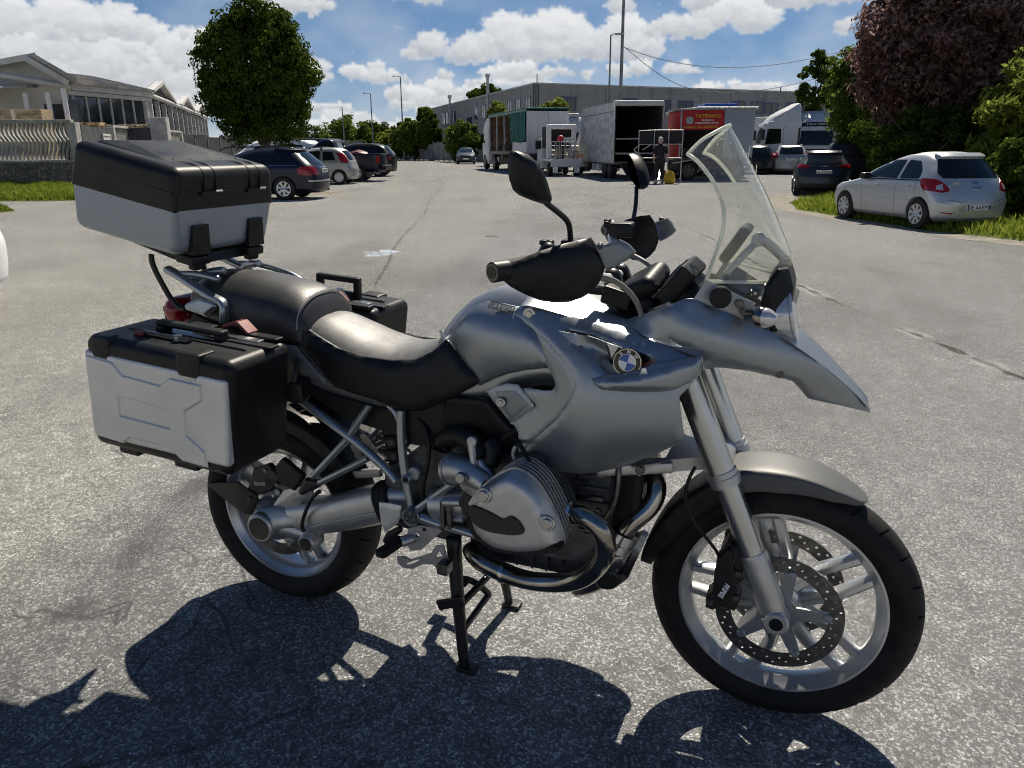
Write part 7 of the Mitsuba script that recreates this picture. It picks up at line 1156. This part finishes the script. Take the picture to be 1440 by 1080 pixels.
# ---- centre stand, side stand
for s in (-1, 1):
    k = B('centre_stand_leg', [tube([(.655, s * .135, .40), (.668, s * .15, .25), (.697, s * .175 if s < 0 else .10 + .06, .012)], [.022, .019, .015], 12, 14)] if s < 0 else [tube([(.655, .135, .40), (.672, .145, .22), (.697, .165, .012)], [.019, .017, .013], 12, 14)], 'm_black_metal', True)
    put(k + '__foot', box(.675, .735, s * .172 - .022, s * .172 + .022, 0.001, .016, .005), 'm_black_metal', 30, BIKE)
B('stand_crossbar', [tube([(.672, -.15, .19), (.70, .05, .215), (.672, .15, .21)], .011, 10)], 'm_black_metal', True)
SS = [(0.6865,0.02,0.1807),(0.6853,0.04,0.1039),(0.7026,0.05,0.0547)]
B('stand_tang', [tube([(0.6283,-0.06,0.2137),(0.6581,-0.05,0.2147),(0.6867,-0.02,0.1768),(0.699,0,0.1451)], .010, 10), tube([(0.699,0,0.1451),(0.6917,-0.09,0.1308),(0.6906,-0.16,0.1269)], .010, 10)], 'm_black_metal', True); B('tang_pad', [bar(*[(0.6316,-0.07,0.2202),(0.6633,-0.07,0.2185)], .03, .02, bev=.005)], 'm_rubber')
B('kick_lug', [bar(*[(0.6212,-0.18,0.2004),(0.703,-0.18,0.2328)], .012, .030, bev=.004), tube([(0.6317,-0.18,0.1901),(0.6704,-0.18,0.2335)], .006, 8, sm=False)], 'm_black_metal')
B('side_stand', [tube([(.72, .17, .37), (.62, .20, .30), (.50, .21, .27)], .012, 10)], 'm_black_metal', True); B('side_stand_foot', [box(.47, .52, .19, .24, .255, .27, .004)], 'm_black_metal')
# ---- handlebar, guards, mirrors
GB = [(0.9175,-0.428,1.2079),(0.9349,-0.418,1.2133),(0.9555,-0.405,1.2189),(0.9912,-0.375,1.2362),(1.0317,-0.345,1.249),(1.0756,-0.31,1.258),(1.0895,-0.298,1.239),(1.0996,-0.29,1.2201),(1.1073,-0.282,1.2029),(1.1026,-0.286,1.1825),(1.0953,-0.296,1.1628),(1.0814,-0.306,1.146),(1.0643,-0.32,1.1331),(1.0435,-0.336,1.1267),(1.022,-0.35,1.1258),(0.9934,-0.368,1.133),(0.966,-0.388,1.1489),(0.9383,-0.406,1.1674),(0.9198,-0.424,1.1875)]
GI = [(0.9838,-0.412,1.1871),(1.0289,-0.385,1.1974),(1.0643,-0.352,1.1984)]
hb = [(.922, -.418, 1.200), (.965, -.30, 1.205), (.995, -.20, 1.198), (1.035, -.12, 1.155), (1.06, -.05, 1.135), (1.062, 0, 1.134)]
B('handlebar', tube(hb + [(x, -y, z) for x, y, z in hb[-2::-1]], .0115, 14, 70), 'm_case_silver', True)
for s in (-1, 1):
    f = (lambda m: m) if s < 0 else my
    h = B('hand_guard', f(panel(GB, GI, .004, .008, .010, k=2)), 'm_black_plastic', 45)
    put(h + '__arm', f(panel([(1.0906,-0.302,1.2391),(1.1082,-0.29,1.2441),(1.13,-0.27,1.2532),(1.1466,-0.25,1.241),(1.1597,-0.24,1.2238),(1.1469,-0.255,1.2102),(1.1283,-0.272,1.1976),(1.1097,-0.286,1.1887),(1.1004,-0.292,1.2142)], (), .012, .008, .007, lift=.005, k=2)), 'm_paint_dark', 40, BIKE); put(h + '__screw', f(cat(bolt([(1.1026,-0.312,1.2432)][0], (.3, -1, .3), .007))), 'm_steel', 30, BIKE)
    g = B('hand_grip', f(tube([hb[0], hb[1]], .0175, 18, sm=False)), 'm_rubber', 40)
    be = np.array(hb[0]); put(h + '__bar_end', f(tube([be + [.012, .01, 0], be + [-.005, -.022, -.001]], .021, 24, sm=False)), 'm_black_plastic', 30, BIKE); put(h + '__bar_end_cap', f(tube([be + [-.005, -.0215, -.001], be + [-.006, -.0245, -.001]], .0135, 20, sm=False)), 'm_gloss_black', 30, BIKE); put(h + '__bar_end_ring', f(tube([be + [-.004, -.020, -.001], be + [-.0055, -.0235, -.001]], .0175, 20, sm=False)), 'm_steel', 30, BIKE)
    B('switch_block', f(spheres_hull([(.968, -.285, 1.205), (.985, -.235, 1.205), (.975, -.27, 1.225), (.995, -.24, 1.185)], .018)), 'm_black_plastic'); B('switch_button', f(cat([box(.955, .972, -.275, -.25, 1.235, 1.247, .004), box(.962, .975, -.245, -.225, 1.225, 1.243, .004)])), 'm_black_plastic')
    B('brake_lever', f(tube([(1.005, -.245, 1.205), (1.0, -.32, 1.202), (.975, -.385, 1.198)], [.008, .007, .009], 10)), 'm_black_metal', True); B('brake_reservoir', f(mv(box(-.032, .032, -.026, .026, -.02, .02, .008), (1.02, -.205, 1.225))), 'm_black_plastic'); B('reservoir_label', f(mv(box(-.025, .025, -.001, .001, -.008, .008), (1.02, -.232, 1.222))), 'm_red_grip')
    B('handlebar_clamp', f(spheres_hull([(1.06, -.04, 1.135), (1.075, -.045, 1.09)], .024)), 'm_black_metal')
    B('control_cable', f(tube([(1.0, -.21, 1.19), (1.04, -.19, 1.165), (1.09, -.16, 1.15), (1.14, -.15, 1.11), (1.16, -.15, 1.05)], .0065, 10, 30)), 'm_hose', True); B('clutch_cable', f(tube([(.985, -.22, 1.18), (1.0, -.16, 1.13), (1.06, -.12, 1.11), (1.11, -.11, 1.12), (1.17, -.10, 1.07)], .004, 8, 30)), 'm_black_plastic', True)
B('top_yoke', [spheres_hull([(1.16, s * .10, 1.085) for s in (-1, 1)] + [(1.09, s * .04, 1.075) for s in (-1, 1)], .022)], 'm_black_plastic'); B('ignition_lock', [disc((1.10, 0, 1.085), (-.4, 0, 1), .02, .03)], 'm_steel'); B('wiring_cover', [spheres_hull([(1.10, -.08, 1.10), (1.16, -.10, 1.13), (1.17, -.02, 1.15), (1.12, 0, 1.12)], .025)], 'm_black_plastic'); B('fuse_box', [mv(box(-.035, .035, -.03, .03, -.022, .022, .006), (1.09, -.09, 1.10), rot((0, 1, 0), 15))], 'm_black_plastic')
# the right mirror: its dark back is seen; the left one shows its glass
MR = np.array([(0.9572,-0.455,1.4253),(0.9632,-0.45,1.4331),(0.9724,-0.44,1.4319),(0.9827,-0.425,1.426),(0.9911,-0.41,1.4139),(0.9969,-0.398,1.399),(1.0004,-0.385,1.38),(1.0032,-0.375,1.3589),(1.0039,-0.365,1.3412),(1.0017,-0.368,1.3333),(0.9934,-0.382,1.3333),(0.98,-0.402,1.3404),(0.9682,-0.425,1.3498),(0.9615,-0.437,1.3596),(0.9579,-0.447,1.3794),(0.9577,-0.454,1.4021)]); mc = MR.mean(0); u, sv, vt = np.linalg.svd(MR - mc); nf = vt[2] * np.sign(vt[2][0]); MR = MR - np.outer((MR - mc) @ nf, nf)
def mirror(pts, nf, key='mirror'):
    c = pts.mean(0); k = B(key, hullm(np.vstack([pts, pts + nf * .012, c + (pts - c) * .93 + nf * .022, c + (pts - c) * .76 + nf * .032, c + (pts - c) * .45 + nf * .038])), 'm_black_plastic', 40)
    q = c + (pts - c) * .93 - nf * .0015; put(k + '__glass', TM(np.vstack([q, c - nf * .0015]), [[i, (i + 1) % len(q), len(q)] for i in range(len(q))]), 'm_mirror', False, BIKE); return k
mirror(MR, nf)
ML = MR * [1, -1, 1]; cl = np.array([(0.9976,0.405,1.3688)][0]); nl = np.array([.86, .49, .14]); nl /= np.linalg.norm(nl); e1 = np.cross((0, 0, 1), nl); e1 /= np.linalg.norm(e1); e2 = np.cross(nl, e1)
loc = np.stack([(ML - ML.mean(0)) @ np.array([0, 1, 0]) / .87, (ML - ML.mean(0))[:, 2]], 1); mirror(cl + loc[:, :1] * e1 * 1.05 + loc[:, 1:] * e2 * .98, nl)
B('mirror_stem', tube([(1.0002,-0.372,1.3389),(1.0131,-0.33,1.3138),(1.0254,-0.295,1.2905),(1.0281,-0.285,1.2742),(1.0261,-0.272,1.2488)], .0062, 10), 'm_black_metal', True); B('mirror_stem', tube([(1.0109,0.395,1.3264),(1.0191,0.36,1.2844),(1.0218,0.34,1.2639),(1.0256,0.3,1.2356)], .0062, 10), 'm_black_metal', True)

# ---- side cases
def side_case(sd):
    f = (lambda m: m) if sd < 0 else my
    def corner(p, y): return [(p[0], yy, p[2]) for yy in y]
    F1, F2, R2, R1 = [np.array(q) for q in [(0.2215,-0.45,0.9433),(0.1829,-0.45,0.629),(-0.292,-0.45,0.6571),(-0.2662,-0.45,0.9743)]]
    Bd = spheres_hull([(p[0] + dx, y, p[2] + dz) for (p, dx, dz) in ((F1, -.03, -.03), (F2, -.03, .03), (R2, .03, .03), (R1, .03, -.03)) for y in (-.418, -.235)], .03, 3)
    k = B('side_case', f(Bd), 'm_case_plastic', 45)
    a, b, c, d = [np.array(q) for q in [(0.2159,-0.456,0.8996),(0.1929,-0.456,0.6612),(-0.2837,-0.456,0.6862),(-0.266,-0.456,0.9341)]]
    PN = spheres_hull([(p[0] + dx, y, p[2] + dz) for (p, dx, dz) in ((a, -.022, -.012), (b, -.022, .012), (c, .012, .012), (d, .012, -.012)) for y in (-.440, -.385)], [.012] * 8, 2)
    put(k + '__outer_panel', f(PN), 'm_case_silver', 40, BIKE)
    FRM = xz([(-0.2547,-0.453,0.9233),(-0.1623,-0.453,0.9111),(-0.1329,-0.453,0.879),(-0.008,-0.453,0.8651),(0.0283,-0.453,0.8886),(0.1319,-0.453,0.8805),(0.1268,-0.453,0.835),(0.0661,-0.453,0.801),(0.0622,-0.453,0.7362),(0.1154,-0.453,0.698),(0.1155,-0.453,0.6529),(0.0293,-0.453,0.6604),(-0.0104,-0.453,0.6909),(-0.1418,-0.453,0.7),(-0.1725,-0.453,0.6802),(-0.2749,-0.453,0.6918),(-0.2699,-0.453,0.7371),(-0.2229,-0.453,0.7638),(-0.2107,-0.453,0.8298),(-0.2576,-0.453,0.8711)]); REC = xz([(-0.1583,-0.453,0.8153),(0.0073,-0.453,0.7976),(0.0041,-0.453,0.7496),(-0.1613,-0.453,0.7642)])
    put(k + '__raised_field', f(plateau(FRM, -.4515, -.4555, .0055, [REC])), 'm_case_silver', False, BIKE)
    put(k + '__recess_floor', f(plateau(inset(REC, -.004), -.4515, -.4522, .001)), 'm_case_silver', False, BIKE)
    # lid details on the sloping top; e1 forward along the top, up its normal
    e1 = (F1 - R1); L = np.linalg.norm(e1); e1 = e1 / L; up = np.array([-e1[2], 0, e1[0]]); Rm = np.stack([e1, [0, 1, 0], up], 1); o = np.array([R1[0], 0, R1[2]])
    top = lambda m: f(mv(m, o, Rm))
    put(k + '__lid_rib', top(box(.05, L - .04, -.345, -.335, -.01, .004, .003)), 'm_case_plastic', 30, BIKE)
    put(k + '__handle_well', top(box(.15, L - .15, -.335, -.265, -.012, .0015, .003)), 'm_gloss_black', 30, BIKE)
    put(k + '__carry_handle', top(cat([box(.12, L - .14, -.315, -.283, .012, .028, .006), box(.12, .15, -.315, -.283, -.006, .014, .004), box(L - .17, L - .14, -.315, -.283, -.006, .014, .004)])), 'm_case_plastic', 30, BIKE)
    put(k + '__handle_plate', top(box(L - .27, L - .05, -.282, -.255, -.004, .008, .003)), 'm_alu', 30, BIKE); put(k + '__lever', top(cat([box(.13, L - .2, -.375, -.355, -.004, .012, .005)])), 'm_gloss_black', 30, BIKE)
    put(k + '__lock', top(disc((L - .235, -.37, .004), (0, 0, 1), .012, .014)), 'm_chrome', 30, BIKE); put(k + '__red_marker', top(box(.115, .145, -.385, -.365, .0, .012, .004)), 'm_red_pull', 30, BIKE)
    put(k + '__corner_pad', top(cat([box(.03, .10, -.452, -.40, -.07, .004, .012)])), 'm_case_plastic', 35, BIKE); put(k + '__corner_pad', top(box(L - .17, L - .09, -.452, -.385, -.08, .006, .012)), 'm_case_plastic', 35, BIKE)
    put(k + '__hinge_strap', top(box(L - .20, L + .004, -.30, -.262, -.004, .003, .002)), 'm_case_plastic', 35, BIKE); put(k + '__lid_pad', top(box(.16, .25, -.245, -.215, -.002, .012, .004)), 'm_case_plastic', 35, BIKE); put(k + '__lid_pad', top(box(L - .15, L - .02, -.245, -.212, -.002, .01, .004)), 'm_case_plastic', 35, BIKE)
    put(k + '__pull_strap', top(cat([mv(box(0, .055, -.018, .018, -.002, .006, .002), (.285, -.226, .014), rot((0, 1, 0), -22)), mv(box(0, .045, -.02, .02, -.002, .008, .002), (.338, -.226, .034), rot((0, 1, 0), 38))])), 'm_red_pull', 30, BIKE)
    put(k + '__front_seam', f(cat([slab(np.array([(F1[0] - .002, F1[2] - .03), (F1[0] + .001, F1[2] - .03), (F2[0] + .001, F2[2] + .03), (F2[0] - .002, F2[2] + .03)]), -.345, -.341, 0)])), 'm_gloss_black', 30, BIKE)
    bo = np.array([R2[0], 0, R2[2]]); e3 = F2 - R2; L3 = np.linalg.norm(e3); e3 = e3 / L3; R3 = np.stack([e3, [0, 1, 0], [-e3[2], 0, e3[0]]], 1); bot = lambda m: f(mv(m, bo, R3))
    for x0, x1 in ((.07, .14), (L3 - .21, L3 - .13)): put(k + '__foot', bot(box(x0, x1, -.43, -.27, -.016, .012, .008)), 'm_case_plastic', 35, BIKE)
    if sd > 0: put(k + '__raised_handle', top(cat([box(.20, .37, -.33, -.305, .055, .075, .006), box(.20, .222, -.33, -.305, 0, .06, .005), box(.348, .37, -.33, -.305, 0, .06, .005)])), 'm_case_plastic', 30, BIKE)
    B('case_carrier', f(cat([tube([(.20, -.17, .88), (.20, -.20, .80), (.10, -.215, .72), (-.12, -.215, .74), (-.16, -.2, .86), (-.10, -.16, .93)], .008, 10), bar((.205, -.15, .80), (.215, -.21, .79), .05, .06, bev=.01)])), 'm_black_metal', 40)
side_case(-1); side_case(1)
labels['motorcycle__side_case'] = {'label': 'near silver and black side case'}
# ---- top case, its rack and the grab rails
a11 = -math.atan2(.072, .364); TR_ = np.stack([[math.cos(a11), 0, math.sin(a11)], [0, 1, 0], [-math.sin(a11), 0, math.cos(a11)]], 1); TO = np.array([-.152, 0, 1.146])   # front lower edge; u runs to the rear as negative
tc = lambda m: mv(m, TO, TR_)
SP = lambda pts, r, sub=3: tc(spheres_hull(pts, r, sub))
k = B('top_case', SP([(u, s * y, w) for s in (-1, 1) for u, y, w in ((-.036, .168, .032), (-.362, .170, .032), (-.022, .187, .128), (-.372, .187, .128))], [.032, .032, .018, .018] * 2), 'm_case_grey', 50)
put(k + '__lid', SP([(u, s * y, w) for s in (-1, 1) for u, y, w in ((-.012, .199, .133), (-.380, .199, .133), (-.036, .174, .214), (-.356, .176, .222))], [.008, .008, .032, .032] * 2), 'm_case_plastic', 50, BIKE)
put(k + '__lid_crown', SP([(u, s * y, w) for s in (-1, 1) for u, y, w in ((-.10, .135, .214), (-.335, .135, .226), (-.15, .09, .226), (-.29, .09, .236))], [.034, .034, .030, .030] * 2), 'm_case_plastic', 55, BIKE)
put(k + '__seam', tc(cat([tube([(-.003, -.19, .182), (-.003, .19, .182)], .0022, 6), tube([(-.38, -.2065, .186), (-.012, -.2065, .180)], .0022, 6)])), 'm_gloss_black', True, BIKE)
for y in (-.075, .115):
    for d in (-.022, .022): put(k + '__strap', tc(tube([(-.11, y + d * 1.5, .2475), (-.07, y + d * 1.2, .2445), (-.030, y + d, .2435), (-.008, y + d, .225), (-.002, y + d, .18)], .0045, 8, 24)), 'm_black_plastic', True, BIKE)
    put(k + '__hinge', tc(box(-.008, .006, y - .04, y + .04, .170, .183, .003)), 'm_black_plastic', 30, BIKE); put(k + '__hinge_pin', tc(tube([(.004, y + .012, .181), (.004, y + .04, .181)], .0042, 8, sm=False)), 'm_chrome', 40, BIKE)
put(k + '__lid_groove', tc(box(-.07, -.055, -.035, .075, .2405, .2455, .002)), 'm_gloss_black', 30, BIKE)
for y in (-.115, .12):
    put(k + '__clasp', tc(cat([hullm([(x, y + d * w, z) for d in (-1, 1) for x, w, z in ((-.001, .030, .088), (.004, .030, .088), (.012, .036, .004), (-.03, .036, .004), (-.03, .036, .030))])])), 'm_case_plastic', 30, BIKE)
    B('rack_clamp', tc(cat([box(-.05, .014, y - .04, y + .035, -.028, -.001, .006), box(-.02, .006, y - .022, y + .022, -.045, -.02, .005)])), 'm_black_plastic')
B('luggage_rack', [tc(slab(np.array([(-.33, -.006), (-.02, -.006), (-.005, -.03), (-.10, -.040), (-.30, -.022)]), -.11, .11, .004))], 'm_black_plastic')
RS = [(-0.3517,-0.1,1.1368),(-0.3508,-0.1,1.101),(-0.3331,-0.09,1.0401),(-0.3092,-0.08,0.9877),(-0.2748,-0.07,0.9696)]
B('rack_support', tube(RS, .0085, 10), 'm_black_metal', True); B('rack_support', my(tube(RS, .0085, 10)), 'm_black_metal', True)
for s in (-1, 1):
    f = (lambda m: m) if s < 0 else my
    GR = [(-0.2761,-0.12,1.0987),(-0.2145,-0.125,1.0752),(-0.1524,-0.132,1.049),(-0.0917,-0.138,1.0265),(-0.0596,-0.142,1.0144),(-0.0538,-0.146,0.9912),(-0.0601,-0.146,0.9587)]
    q = spline(GR, 26); fr_ = frames(q); th = np.arange(16) * 2 * np.pi / 16; rings = [c + (.021 * math.cos(t_) * np.array([0, 0, 1.0]) * 0 + 0) for c in q for t_ in (0,)]
    rr = []
    for c, t_ in zip(q, fr_[0]):
        sdv = np.array([0, 1.0, 0]); n_ = np.cross(t_, sdv); n_ /= np.linalg.norm(n_); rr.append([c + sdv * .016 * np.sign(math.cos(a)) * abs(math.cos(a)) ** .7 + n_ * .0105 * np.sign(math.sin(a)) * abs(math.sin(a)) ** .7 for a in th])
    B('grab_rail', f(loft(rr)), 'm_frame', 45)
    B('grab_loop', f(tube([(-0.1946,-0.1,1.0677),(-0.1664,-0.095,1.0849),(-0.1371,-0.085,1.0932),(-0.1013,-0.075,1.0971)], .012, 12)), 'm_frame', True); B('rail_bracket', f(cat([spheres_hull([(-0.2113,-0.12,0.9898),(-0.1457,-0.13,1.011),(-0.0933,-0.14,1.0047),(-0.1262,-0.14,0.9819)], .012)])), 'm_frame')
RP = [(-0.242,0.13,1.0805),(-0.1657,0.13,1.0842),(-0.0889,0.13,1.0741),(-0.0293,0.13,1.0596),(0.0139,0.13,1.04)]; B('rack_bow', tube([(q[0], .13, q[2]) for q in RP], .010, 12), 'm_frame', True); B('rack_bow', tube([(q[0], -.115, q[2] + .004) for q in RP[:3]], .010, 12), 'm_frame', True)
